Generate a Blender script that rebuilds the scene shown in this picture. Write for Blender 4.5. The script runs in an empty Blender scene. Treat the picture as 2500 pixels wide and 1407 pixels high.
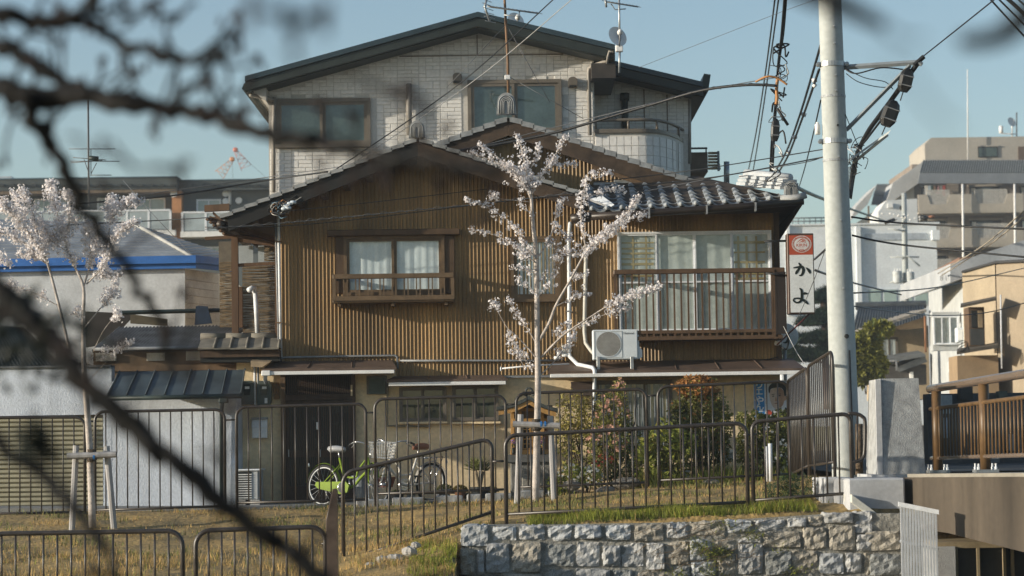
import bpy, math, random
from mathutils import Vector, Matrix
R = math.radians
SC = bpy.context.scene
COL = SC.collection

# ------------------------------------------------------------------ camera, sky, sun, exposure
HC = 0.85                       # camera height above the paving at the house door
F = 5880.0                      # focal length in photograph pixels (2500 wide)
PITCH = math.atan(386.5 / F)
ROLL = R(0.8)
cam = bpy.data.cameras.new('camera')
cam.sensor_width = 36.0
cam.lens = 36.0 * F / 2500.0
cam.clip_start = 0.1
cam.clip_end = 5000
cam.dof.use_dof = True
cam.dof.focus_distance = 34.0
cam.dof.aperture_fstop = 2.8
camo = bpy.data.objects.new('camera', cam)
COL.objects.link(camo)
_f = Vector((0, math.cos(PITCH), math.sin(PITCH)))
_u = Vector((0, -math.sin(PITCH), math.cos(PITCH)))
_r = Vector((1, 0, 0))
_cx = _r * math.cos(ROLL) - _u * math.sin(ROLL)
_cy = _r * math.sin(ROLL) + _u * math.cos(ROLL)
_m = Matrix.Identity(4)
for i in range(3):
    _m[i][0] = _cx[i]; _m[i][1] = _cy[i]; _m[i][2] = -_f[i]
_m[2][3] = HC
camo.matrix_world = _m
SC.camera = camo

SUN_EL, SUN_AZ = 11.0, 75.0     # azimuth measured from behind the camera towards the left
world = bpy.data.worlds.new('World')
SC.world = world
world.use_nodes = True
_bg = world.node_tree.nodes['Background']
_sky = world.node_tree.nodes.new('ShaderNodeTexSky')
_sky.sky_type = 'NISHITA'
_sky.sun_disc = False
_sky.sun_elevation = R(SUN_EL)
_sky.sun_rotation = R(180 + SUN_AZ)
_sky.air_density = 1.0
_sky.dust_density = 1.0
_sky.ozone_density = 1.9
_bg.inputs[1].default_value = 0.14
world.node_tree.links.new(_sky.outputs[0], _bg.inputs[0])
sun = bpy.data.lights.new('sun', 'SUN')
sun.energy = 5.0
sun.angle = R(0.6)
sun.color = (1.0, 0.91, 0.76)
suno = bpy.data.objects.new('sun', sun)
COL.objects.link(suno)
_s = Vector((-math.sin(R(SUN_AZ)) * math.cos(R(SUN_EL)), -math.cos(R(SUN_AZ)) * math.cos(R(SUN_EL)), math.sin(R(SUN_EL))))
suno.rotation_euler = (-_s).to_track_quat('-Z', 'Y').to_euler()
suno.location = (-20, -10, 20)
SC.view_settings.view_transform = 'Standard'
SC.view_settings.look = 'None'
SC.view_settings.exposure = 0.32
SC.view_settings.gamma = 1.0
SC.view_settings.use_curve_mapping = False
SC.cycles.use_denoising = True
SC.cycles.max_bounces = 6
SC.cycles.transparent_max_bounces = 12
SC.cycles.caustics_reflective = False
SC.cycles.caustics_refractive = False
SC.cycles.blur_glossy = 0.5

# ------------------------------------------------------------------ pixel to point at a known distance
def at(px, py, Y):
    a, b = px - 1250.0, 703.5 - py
    a2 = a * math.cos(ROLL) + b * math.sin(ROLL)
    b2 = -a * math.sin(ROLL) + b * math.cos(ROLL)
    d = _f * F + _r * a2 + _u * b2
    t = Y / d.y
    return Vector((d.x * t, Y, HC + d.z * t))
def AX(px, py, Y): return at(px, py, Y).x
def AZ(px, py, Y): return at(px, py, Y).z
def rc(p0, q0, p1, q1, Y):
    """rectangle of the photograph at distance Y -> x0, x1, z0, z1 (z0 the lower)"""
    m, n = (p0 + p1) / 2, (q0 + q1) / 2
    return AX(p0, n, Y), AX(p1, n, Y), AZ(m, q1, Y), AZ(m, q0, Y)

# ------------------------------------------------------------------ mesh builder
class MB:
    def __init__(s): s.v = []; s.f = []; s.mi = []; s.cur = 0
    def face(s, idx): s.f.append(tuple(idx)); s.mi.append(s.cur)
    def add(s, vs, fs):
        n = len(s.v); s.v += [tuple(p) for p in vs]
        for f in fs: s.face([n + i for i in f])
        return s
    def box(s, x0, x1, y0, y1, z0, z1):
        if x0 > x1: x0, x1 = x1, x0
        if y0 > y1: y0, y1 = y1, y0
        if z0 > z1: z0, z1 = z1, z0
        return s.add([(x0,y0,z0),(x1,y0,z0),(x1,y1,z0),(x0,y1,z0),(x0,y0,z1),(x1,y0,z1),(x1,y1,z1),(x0,y1,z1)],
              [(0,3,2,1),(4,5,6,7),(0,1,5,4),(1,2,6,5),(2,3,7,6),(3,0,4,7)])
    def bbox(s, x0, x1, y0, y1, z0, z1, b=0.01):
        """box with chamfered edges"""
        if x0 > x1: x0, x1 = x1, x0
        if y0 > y1: y0, y1 = y1, y0
        if z0 > z1: z0, z1 = z1, z0
        b = min(b, (x1-x0)*.4, (y1-y0)*.4, (z1-z0)*.4)
        vs = []; ids = {}
        for ix, x in ((0, x0), (1, x1)):
            for iy, y in ((0, y0), (1, y1)):
                for iz, z in ((0, z0), (1, z1)):
                    sx, sy, sz = (b if not ix else -b), (b if not iy else -b), (b if not iz else -b)
                    k = len(vs); ids[ix,iy,iz] = k
                    vs += [(x, y+sy, z+sz), (x+sx, y, z+sz), (x+sx, y+sy, z)]
        I = lambda ix,iy,iz,a: ids[ix,iy,iz]+a
        fs = [(I(0,0,0,0),I(0,0,1,0),I(0,1,1,0),I(0,1,0,0)), (I(1,0,0,0),I(1,1,0,0),I(1,1,1,0),I(1,0,1,0)),
              (I(0,0,0,1),I(1,0,0,1),I(1,0,1,1),I(0,0,1,1)), (I(0,1,0,1),I(0,1,1,1),I(1,1,1,1),I(1,1,0,1)),
              (I(0,0,0,2),I(0,1,0,2),I(1,1,0,2),I(1,0,0,2)), (I(0,0,1,2),I(1,0,1,2),I(1,1,1,2),I(0,1,1,2))]
        for iy in (0,1):
            for iz in (0,1): fs.append((I(0,iy,iz,1),I(1,iy,iz,1),I(1,iy,iz,2),I(0,iy,iz,2)))
        for ix in (0,1):
            for iz in (0,1): fs.append((I(ix,0,iz,0),I(ix,1,iz,0),I(ix,1,iz,2),I(ix,0,iz,2)))
        for ix in (0,1):
            for iy in (0,1): fs.append((I(ix,iy,0,0),I(ix,iy,1,0),I(ix,iy,1,1),I(ix,iy,0,1)))
        for k in ids.values(): fs.append((k, k+1, k+2))
        return s.add(vs, fs)
    def prism(s, poly, y0, y1):
        """polygon in x,z pushed from y0 to y1"""
        n = len(poly)
        vs = [(x, y0, z) for x, z in poly] + [(x, y1, z) for x, z in poly]
        fs = [tuple(range(n)), tuple(range(2*n-1, n-1, -1))]
        for i in range(n):
            j = (i+1) % n; fs.append((i, i+n, j+n, j))
        return s.add(vs, fs)
    def prismv(s, a, b):
        """loft between two equal loops, capped"""
        n = len(a); fs = [tuple(range(n)), tuple(range(2*n-1, n-1, -1))]
        for i in range(n):
            j = (i+1) % n; fs.append((i, i+n, j+n, j))
        return s.add(list(a)+list(b), fs)
    def slab(s, quad, t):
        """quad (four points) thickened by t downwards along its normal"""
        q = [Vector(p) for p in quad]
        nrm = (q[1]-q[0]).cross(q[3]-q[0]).normalized()
        if nrm.z < 0: nrm = -nrm
        return s.prismv(q, [p - nrm*t for p in q])
    def tube(s, pts, r, n=8, cap=True):
        pts = [Vector(p) for p in pts]
        rr = r if isinstance(r, (list, tuple)) else [r]*len(pts)
        base = len(s.v); ref = None
        for i, p in enumerate(pts):
            if i == 0: t = pts[1]-p
            elif i == len(pts)-1: t = p-pts[i-1]
            else: t = (pts[i+1]-p).normalized() + (p-pts[i-1]).normalized()
            if t.length < 1e-9: t = Vector((0,0,1))
            t.normalize()
            if ref is None:
                ref = Vector((0,0,1)) if abs(t.z) < .9 else Vector((1,0,0))
            u = (ref - t*ref.dot(t))
            if u.length < 1e-6: u = t.orthogonal()
            u.normalize(); ref = u; w = t.cross(u)
            for k in range(n):
                a = 2*math.pi*k/n
                s.v.append(tuple(p + (u*math.cos(a)+w*math.sin(a))*rr[i]))
        for i in range(len(pts)-1):
            for k in range(n):
                a = base+i*n+k; b = base+i*n+(k+1) % n
                s.face((a, b, b+n, a+n))
        if cap:
            s.face([base+k for k in range(n-1, -1, -1)])
            e = base+(len(pts)-1)*n; s.face([e+k for k in range(n)])
        return s
    def lathe(s, c, prof, n=16, axis='z'):
        """prof: list of (radius, height) about an axis through c"""
        base = len(s.v); c = Vector(c)
        for r, h in prof:
            for k in range(n):
                a = 2*math.pi*k/n; x, y = r*math.cos(a), r*math.sin(a)
                p = {'z': (x, y, h), 'y': (x, h, y), 'x': (h, x, y)}[axis]
                s.v.append(tuple(c+Vector(p)))
        for i in range(len(prof)-1):
            for k in range(n):
                a = base+i*n+k; b = base+i*n+(k+1) % n
                s.face((a, b, b+n, a+n))
        s.face([base+k for k in range(n-1, -1, -1)])
        e = base+(len(prof)-1)*n; s.face([e+k for k in range(n)])
        return s
    def xform(s, mtx):
        s.v = [tuple(mtx @ Vector(p)) for p in s.v]; return s
    def mesh(s, name, mats, smooth=False, off=(0,0,0)):
        me = bpy.data.meshes.new(name)
        ox, oy, oz = off
        me.from_pydata([(x-ox, y-oy, z-oz) for x, y, z in s.v], [], s.f)
        if not isinstance(mats, (list, tuple)): mats = [mats]
        for m in mats: me.materials.append(m)
        if len(mats) > 1: me.polygons.foreach_set('material_index', s.mi)
        if smooth: me.polygons.foreach_set('use_smooth', [True]*len(me.polygons))
        me.validate(); me.update()
        return me
    def build(s, name, mats, parent=None, smooth=False, label=None, cat=None, group=None, kind=None, loc=None):
        off = ORG.get(parent.name, Vector((0,0,0))) if parent else (Vector(loc) if loc is not None else Vector((0,0,0)))
        o = bpy.data.objects.new(name, s.mesh(name, mats, smooth, off))
        COL.objects.link(o)
        if parent: o.parent = parent
        else: o.location = off
        ORG[o.name] = off
        tag(o, label, cat, group, kind)
        return o
ORG = {}
def tag(o, label=None, cat=None, group=None, kind=None):
    if label: o['label'] = label
    if cat: o['category'] = cat
    if group: o['group'] = group
    if kind: o['kind'] = kind
    return o
def thing(name, label, cat, loc=(0,0,0), group=None):
    o = bpy.data.objects.new(name, None)
    o.empty_display_size = .2
    COL.objects.link(o); o.location = loc; ORG[o.name] = Vector(loc)
    return tag(o, label, cat, group)
def inst(me, name, parent, wloc, rot=None):
    o = bpy.data.objects.new(name, me); COL.objects.link(o)
    o.parent = parent; o.location = Vector(wloc) - ORG[parent.name]
    if rot is not None: o.rotation_euler = rot
    ORG[o.name] = Vector(wloc)
    return o
def copy_tree(src, loc=None, label=None, parent=None):
    c = src.copy(); COL.objects.link(c); c.parent = parent
    if loc is not None: c.location = loc
    ORG[c.name] = Vector(c.location) if parent is None else ORG[parent.name]
    if label: c['label'] = label
    for ch in src.children: copy_tree(ch, parent=c)
    return c
def box(name, mat, parent, x0, x1, y0, y1, z0, z1, b=0.0, **k):
    m = MB()
    (m.bbox(x0,x1,y0,y1,z0,z1,b) if b else m.box(x0,x1,y0,y1,z0,z1))
    return m.build(name, mat, parent, **k)
def pbox(name, mat, parent, p0, q0, p1, q1, Y, dep, b=0.0, **k):
    """box whose front face is a rectangle of the photograph at distance Y, reaching dep back"""
    x0, x1, z0, z1 = rc(p0, q0, p1, q1, Y)
    return box(name, mat, parent, x0, x1, Y, Y+dep, z0, z1, b, **k)
def tube(name, mat, parent, pts, r, n=8, **k):
    return MB().tube(pts, r, n).build(name, mat, parent, smooth=True, **k)
def smooth_path(pts, k=4):
    """Catmull-Rom through the points"""
    P = [Vector(p) for p in pts]; out = []
    for i in range(len(P)-1):
        a = P[max(i-1,0)]; b = P[i]; c = P[i+1]; d = P[min(i+2,len(P)-1)]
        for j in range(k):
            t = j/k
            out.append(.5*((2*b)+(c-a)*t+(2*a-5*b+4*c-d)*t*t+(3*b-a-3*c+d)*t**3))
    out.append(P[-1]); return out
def sag(a, b, s, n=14):
    a, b = Vector(a), Vector(b)
    return [a.lerp(b, i/n) - Vector((0,0,4*s*(i/n)*(1-i/n))) for i in range(n+1)]

# ------------------------------------------------------------------ procedural materials
MAT = {}
def M(name, col, rough=.75, var=.18, scale=5.0, bump=0.0, bscale=40.0, metal=0.0, col2=None, streak=False, spec=.35, island=0.0, trans=0.0, fine=.08, objrand=0.0):
    if name in MAT: return MAT[name]
    m = bpy.data.materials.new(name); m.use_nodes = True
    nt = m.node_tree; N = nt.nodes; L = nt.links
    b = N['Principled BSDF']
    b.inputs['Roughness'].default_value = rough
    b.inputs['Metallic'].default_value = metal
    b.inputs['Specular IOR Level'].default_value = spec
    tc = N.new('ShaderNodeTexCoord')
    vec = tc.outputs['Object']
    if streak:
        mp = N.new('ShaderNodeMapping'); mp.inputs['Scale'].default_value = (1, 1, .12)
        L.new(vec, mp.inputs['Vector']); vec = mp.outputs['Vector']
    n1 = N.new('ShaderNodeTexNoise'); n1.inputs['Scale'].default_value = scale; n1.inputs['Detail'].default_value = 6; n1.inputs['Roughness'].default_value = .62
    L.new(vec, n1.inputs['Vector'])
    rp = N.new('ShaderNodeValToRGB')
    c = Vector(col); d = Vector(col2) if col2 else c*(1-var*1.6)
    e = Vector(col) if col2 else c*(1+var)
    rp.color_ramp.elements[0].position = .30; rp.color_ramp.elements[0].color = (d.x, d.y, d.z, 1)
    rp.color_ramp.elements[1].position = .70; rp.color_ramp.elements[1].color = (min(e.x,1), min(e.y,1), min(e.z,1), 1)
    L.new(n1.outputs['Fac'], rp.inputs['Fac'])
    out = rp.outputs['Color']
    n2 = N.new('ShaderNodeTexNoise'); n2.inputs['Scale'].default_value = scale*14; n2.inputs['Detail'].default_value = 3
    L.new(tc.outputs['Object'], n2.inputs['Vector'])
    mr = N.new('ShaderNodeMapRange'); mr.inputs['From Min'].default_value = .25; mr.inputs['From Max'].default_value = .75
    mr.inputs['To Min'].default_value = 1-fine*1.5; mr.inputs['To Max'].default_value = 1+fine
    L.new(n2.outputs['Fac'], mr.inputs['Value'])
    mx = N.new('ShaderNodeVectorMath'); mx.operation = 'SCALE'
    L.new(out, mx.inputs[0]); L.new(mr.outputs['Result'], mx.inputs['Scale']); out = mx.outputs['Vector']
    if island:
        g = N.new('ShaderNodeNewGeometry'); mi = N.new('ShaderNodeMapRange')
        mi.inputs['To Min'].default_value = 1-island; mi.inputs['To Max'].default_value = 1+island
        L.new(g.outputs['Random Per Island'], mi.inputs['Value'])
        sc = N.new('ShaderNodeVectorMath'); sc.operation = 'SCALE'
        L.new(out, sc.inputs[0]); L.new(mi.outputs['Result'], sc.inputs['Scale']); out = sc.outputs['Vector']
    if objrand:
        oi = N.new('ShaderNodeObjectInfo'); mo = N.new('ShaderNodeMapRange')
        mo.inputs['To Min'].default_value = 1-objrand; mo.inputs['To Max'].default_value = 1+objrand
        L.new(oi.outputs['Random'], mo.inputs['Value'])
        so = N.new('ShaderNodeVectorMath'); so.operation = 'SCALE'
        L.new(out, so.inputs[0]); L.new(mo.outputs['Result'], so.inputs['Scale']); out = so.outputs['Vector']
    L.new(out, b.inputs['Base Color'])
    # roughness breakup
    mr2 = N.new('ShaderNodeMapRange'); mr2.inputs['To Min'].default_value = max(rough-.12, .03); mr2.inputs['To Max'].default_value = min(rough+.12, 1)
    L.new(n1.outputs['Fac'], mr2.inputs['Value']); L.new(mr2.outputs['Result'], b.inputs['Roughness'])
    if bump:
        nb = N.new('ShaderNodeTexNoise'); nb.inputs['Scale'].default_value = bscale; nb.inputs['Detail'].default_value = 5
        L.new(tc.outputs['Object'], nb.inputs['Vector'])
        bp = N.new('ShaderNodeBump'); bp.inputs['Strength'].default_value = min(bump, 1); bp.inputs['Distance'].default_value = .02
        L.new(nb.outputs['Fac'], bp.inputs['Height']); L.new(bp.outputs['Normal'], b.inputs['Normal'])
    if trans:
        # thin leaf or petal: some light comes through from behind
        t = N.new('ShaderNodeBsdfTranslucent'); ms = N.new('ShaderNodeMixShader'); ms.inputs[0].default_value = trans
        L.new(out, t.inputs['Color']); L.new(b.outputs['BSDF'], ms.inputs[1]); L.new(t.outputs['BSDF'], ms.inputs[2])
        L.new(ms.outputs['Shader'], N['Material Output'].inputs['Surface'])
    MAT[name] = m
    return m
def glass(name='window_glass', tint=(.9,.95,.95), rough=.02, refl=1.0):
    if name in MAT: return MAT[name]
    m = bpy.data.materials.new(name); m.use_nodes = True
    nt = m.node_tree; N = nt.nodes; L = nt.links; N.remove(N['Principled BSDF'])
    t = N.new('ShaderNodeBsdfTransparent'); t.inputs['Color'].default_value = (*tint, 1)
    g = N.new('ShaderNodeBsdfGlossy'); g.inputs['Roughness'].default_value = rough
    lw_ = N.new('ShaderNodeLayerWeight'); lw_.inputs['Blend'].default_value = .5      # Schlick reflectance, the same from both sides
    fr = N.new('ShaderNodeMath'); fr.operation = 'POWER'; fr.inputs[1].default_value = 5.0; L.new(lw_.outputs['Facing'], fr.inputs[0])
    mu = N.new('ShaderNodeMath'); mu.operation = 'MULTIPLY_ADD'; mu.inputs[1].default_value = .9; mu.inputs[2].default_value = .08*refl
    ns = N.new('ShaderNodeTexNoise'); ns.inputs['Scale'].default_value = 1.3
    tc = N.new('ShaderNodeTexCoord'); L.new(tc.outputs['Object'], ns.inputs['Vector'])
    bp = N.new('ShaderNodeBump'); bp.inputs['Strength'].default_value = .12; bp.inputs['Distance'].default_value = .02
    L.new(ns.outputs['Fac'], bp.inputs['Height']); L.new(bp.outputs['Normal'], g.inputs['Normal'])
    ms = N.new('ShaderNodeMixShader')
    L.new(fr.outputs[0], mu.inputs[0]); L.new(mu.outputs[0], ms.inputs[0])
    L.new(t.outputs[0], ms.inputs[1]); L.new(g.outputs[0], ms.inputs[2])
    L.new(ms.outputs[0], N['Material Output'].inputs['Surface'])
    MAT[name] = m
    return m

brown_metal = M('brown_corrugated', (.295,.185,.078), .55, .32, 2.2, streak=True, spec=.4, objrand=.09, fine=.12)
brown_dark = M('brown_trim', (.085,.052,.028), .6, .25, 6, streak=True)
brown_rail = M('brown_rail', (.105,.062,.034), .45, .2, 7)
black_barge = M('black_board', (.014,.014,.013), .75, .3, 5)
barge = M('barge_board', (.075,.050,.032), .8, .35, 5, bump=.2, bscale=30)
tile_grey = M('roof_tile', (.30,.325,.345), .72, .25, 4, spec=.2, objrand=.12)
tile_light = M('verge_tile', (.30,.31,.31), .6, .25, 5, spec=.4)
stucco_y = M('ochre_stucco', (.78,.62,.39), .9, .14, 1.4, bump=.35, bscale=90, fine=.1)
stucco_w = M('white_stucco', (.60,.65,.72), .9, .16, 1.6, bump=.5, bscale=40, streak=True)
white_alu = M('white_aluminium', (.74,.77,.80), .4, .06, 4)
white_paint = M('white_paint', (.78,.78,.76), .5, .08, 4)
pipe_white = M('pipe_white', (.66,.68,.70), .45, .15, 5)
pipe_grey = M('pipe_grey', (.24,.25,.26), .5, .2, 6)
awning = M('awning_metal', (.112,.076,.056), .55, .25, 3)
wood_dark = M('dark_wood', (.070,.042,.024), .7, .3, 8, streak=True)
wood_mid = M('weathered_wood', (.165,.105,.060), .8, .3, 7, streak=True, bump=.2)
black_green = M('dark_green_metal', (.020,.034,.032), .5, .25, 4)
siding = M('cream_siding', (.72,.70,.66), .85, .10, 1.1, bump=.25, bscale=60)
siding_joint = M('siding_joint', (.54,.52,.48), .9, .1, 2)
bronze = M('bronze_aluminium', (.145,.125,.100), .45, .12, 5)
fence_brown = M('fence_paint', (.042,.034,.028), .38, .25, 10, spec=.5)
concrete = M('concrete', (.40,.40,.39), .9, .16, 2.2, bump=.3, bscale=70)
concrete_rough = M('tooled_concrete', (.36,.37,.37), .95, .22, 7, bump=.45, bscale=70, fine=.15)
pole_conc = M('pole_concrete', (.42,.45,.44), .8, .16, 1.1, bump=.12, bscale=80, streak=True)
galv = M('galvanised_steel', (.36,.38,.39), .4, .15, 9, metal=.6)
black_rubber = M('black_cable', (.012,.013,.014), .5, .2, 8)
wire_grey = M('grey_wire', (.10,.105,.11), .5, .2, 8)
asphalt = M('asphalt', (.055,.058,.060), .9, .2, 3, bump=.3, bscale=150)
gl = glass()
gl_dark = glass('dark_glass', (.45,.52,.50), .03, 1.3)
curtain_w = M('white_curtain', (.78,.80,.82), .95, .10, 7)
curtain_g = M('grey_curtain', (.34,.36,.36), .95, .15, 9)
dark_room = M('dark_room', (.020,.022,.022), .95, .2, 3)

def window(parent, p0, q0, p1, q1, Y, n=2, frame=bronze, back=curtain_w, pane=None, fw=5, proud=.07, mid=None, offs=0, folds=True):
    """sliding window standing proud of the wall at Y: curtain, panes, outer frame, sashes. pixel rectangle is the outside of the frame"""
    x0, x1, z0, z1 = rc(p0, q0, p1, q1, Y)
    w = fw * Y / F
    root = None
    m = MB()
    m.box(x0, x1, Y-proud, Y+.01, z1-w, z1); m.box(x0, x1, Y-proud-.02, Y+.01, z0, z0+w)
    m.box(x0, x0+w, Y-proud, Y+.01, z0+w, z1-w); m.box(x1-w, x1, Y-proud, Y+.01, z0+w, z1-w)
    fr = m.build('window', frame, parent)
    # curtain or dark room behind the glass
    c = MB(); nx = 40
    xs = [x0+w+(x1-x0-2*w)*i/nx for i in range(nx+1)]
    for i, x in enumerate(xs):
        yy = Y-proud+.058 + (math.sin(i*1.9+p0)*.006+math.sin(i*.7)*.004 if folds else 0)
        c.v += [(x, yy, z0+w), (x, yy, z1-w)]
    for i in range(nx): c.face((2*i, 2*i+2, 2*i+3, 2*i+1))
    c.build('curtain', back, fr, smooth=True)
    xi0, xi1 = x0+w, x1-w
    sw = (xi1-xi0)/n
    for k in range(n):
        a, b = xi0+k*sw, xi0+(k+1)*sw
        yo = Y-proud+ (.012 if k % 2 == 0 else .030)
        s = MB(); t = w*.8
        s.box(a, b, yo, yo+.022, z1-w-t, z1-w); s.box(a, b, yo, yo+.022, z0+w, z0+w+t)
        s.box(a, a+t, yo, yo+.022, z0+w+t, z1-w-t); s.box(b-t, b, yo, yo+.022, z0+w+t, z1-w-t)
        if mid is not None:
            zm = AZ((p0+p1)/2, mid, Y); s.box(a+t, b-t, yo, yo+.022, zm-t/2, zm+t/2)
        s.build('sash', frame, fr)
        g = MB(); yg = yo+.011
        g.add([(a+t,yg,z0+w+t),(b-t,yg,z0+w+t),(b-t,yg,z1-w-t),(a+t,yg,z1-w-t)], [(0,1,2,3)])
        g.build('pane', pane or gl, fr)
    return fr
# ------------------------------------------------------------------ terrain
def interp(tab, x):
    if x <= tab[0][0]: return tab[0][1]
    for (a, u), (b, v) in zip(tab, tab[1:]):
        if x <= b: return u + (v-u)*(x-a)/(b-a)
    return tab[-1][1]
def line(pts, Y): return [(AX(p, q, Y), AZ(p, q, Y)) for p, q in pts]
G36 = line([(-200,1238),(580,1238),(860,1236),(1200,1222),(1400,1205),(1700,1170),(1930,1160),(2100,1160)], 36)
G33 = line([(-200,1262),(550,1248),(900,1238),(1240,1222),(1590,1192),(1925,1172),(2040,1165)], 33)
G284 = line([(-400,1392),(500,1372),(835,1368),(1000,1335),(1200,1288),(1240,1279),(1820,1247),(2070,1238)], 28.4)
G257 = line([(-400,1450),(800,1450),(1100,1440)], 25.7)
WALL_X = AX(1126, 1290, 27.8)
def gz(x, y):
    """height of the bank"""
    if y >= 36: return interp(G36, x) - .02*(y-36 if y < 40 else 4)
    if y >= 33: return interp(G33, x)*(36-y)/3 + interp(G36, x)*(y-33)/3
    if y >= 28.4: 
        t = (y-28.4)/4.6
        return interp(G284, x)*(1-t) + interp(G33, x)*t
    if y >= 27.98:
        if x > WALL_X: return interp(G284, x) - .02
        t = (28.4-y)/2.7
        return interp(G284, x)*(1-t) + interp(G257, x)*t
    if x > WALL_X-.05: return -3.2 if y > 12 else -3.2 + 2.45*min(1, (12-y)/2.5)
    if y >= 25.7:
        t = (28.4-y)/2.7
        return interp(G284, x)*(1-t) + interp(G257, x)*t
    z = interp(G257, x)
    if y >= 21: return z + (-3.2-z)*(25.7-y)/4.7
    if y > 12: return -3.2
    return -3.2 + 2.45*min(1, (12-y)/2.5)
rnd = random.Random(5)
def nz(x, y):
    return .5*math.sin(x*2.3+1.1*math.sin(y*1.7))*math.sin(y*2.9+.8) + .3*math.sin(x*6.1+y*4.3) + .2*math.sin(x*13.7-y*9.1)
m = MB()
xs = [-900,-300,-120,-60,-35,-20]+[-14+.22*i for i in range(101)]
xs = sorted(set([round(x,3) for x in xs if x < WALL_X-.06 or x > WALL_X+.06]+[WALL_X-.06, WALL_X-.04]))+[14,22,40,80,200,500,900]
ys = [-300,-60,-20,-5,2,9,9.5,10,11,12,12.01,16,20,21]+[22+.35*i for i in range(11)]+[25.9,26.2,26.5,26.8,27.1,27.4,27.7,27.96,28.0]+[28.2+.2*i for i in range(41)]+[37,40,46,60,100,200,500,1500]
for y in ys:
    for x in xs:
        z = gz(x, y)
        if 22 < y < 34.2 and abs(x) < 13: z += .035*nz(x, y)*(1 if y < 33 else .3)
        if y > 60: z = min(z, -.1)
        m.v.append((x, y, z))
nx = len(xs)
for j in range(len(ys)-1):
    for i in range(nx-1):
        a = j*nx+i; m.face((a, a+1, a+nx+1, a+nx))
soil = M('dry_soil_and_straw', (.48,.32,.12), .95, .3, 1.7, bump=.9, bscale=12, col2=(.15,.12,.06), fine=.35)
m.build('ground', soil, kind='structure', smooth=True)

# paving along the house: a concrete strip of several slabs behind a kerb line
conc_pave = M('paving_concrete', (.20,.205,.205), .9, .2, 2.5, bump=.3, bscale=60)
m = MB()
for i in range(30):
    xa = -7.5+i*.4; xb = xa+.4
    for (ya, yb) in ((33.95, 36.4),):
        za = max(gz(xa, 34), gz(xa, 36))+.035; zb = max(gz(xb, 34), gz(xb, 36))+.035
        if xb > 1.0: break
        m.prismv([(xa,ya,za-.1),(xb,ya,zb-.1),(xb,ya,zb),(xa,ya,za)], [(xa,yb,za-.1),(xb,yb,zb-.1),(xb,yb,zb),(xa,yb,za)])
m.build('pavement', conc_pave, kind='structure')
# kerb blocks along the edge of the paving, each one its own piece
kb = thing('kerb', 'row of pale concrete kerb blocks between paving and dry grass', 'kerb', at(1100,1225,33.8))
kmat = M('kerb_concrete', (.42,.42,.41), .9, .2, 6, bump=.4)
for p0, p1 in ((870,950),(958,1035),(1060,1130),(1140,1175),(1185,1250),(1262,1330),(1338,1400)):
    x0 = AX(p0,1225,33.8); x1 = AX(p1,1225,33.8); z = gz((x0+x1)/2, 33.9)+.0
    box('kerb_block', kmat, kb, x0, x1, 33.72, 33.9, z-.15, z+.095+rnd.uniform(-.01,.015), b=.015)

# ------------------------------------------------------------------ road beyond the bridge and the canal water
zr = AZ(2300, 1150, 30.5)
m = MB(); m.add([(4.25,31,zr-.02),(14,31,zr),(26,110,zr),(6.5,110,zr)], [(0,1,2,3)])
m.build('road', asphalt, kind='structure')
water = M('canal_water', (.03,.04,.035), .08, .1, 1.0, bump=.15, bscale=3)
m = MB(); m.add([(-60,12.2,-2.9),(60,12.2,-2.9),(60,27.4,-2.9),(-60,24,-2.9)], [(0,1,2,3)])
m.build('water', water, kind='structure')

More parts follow.
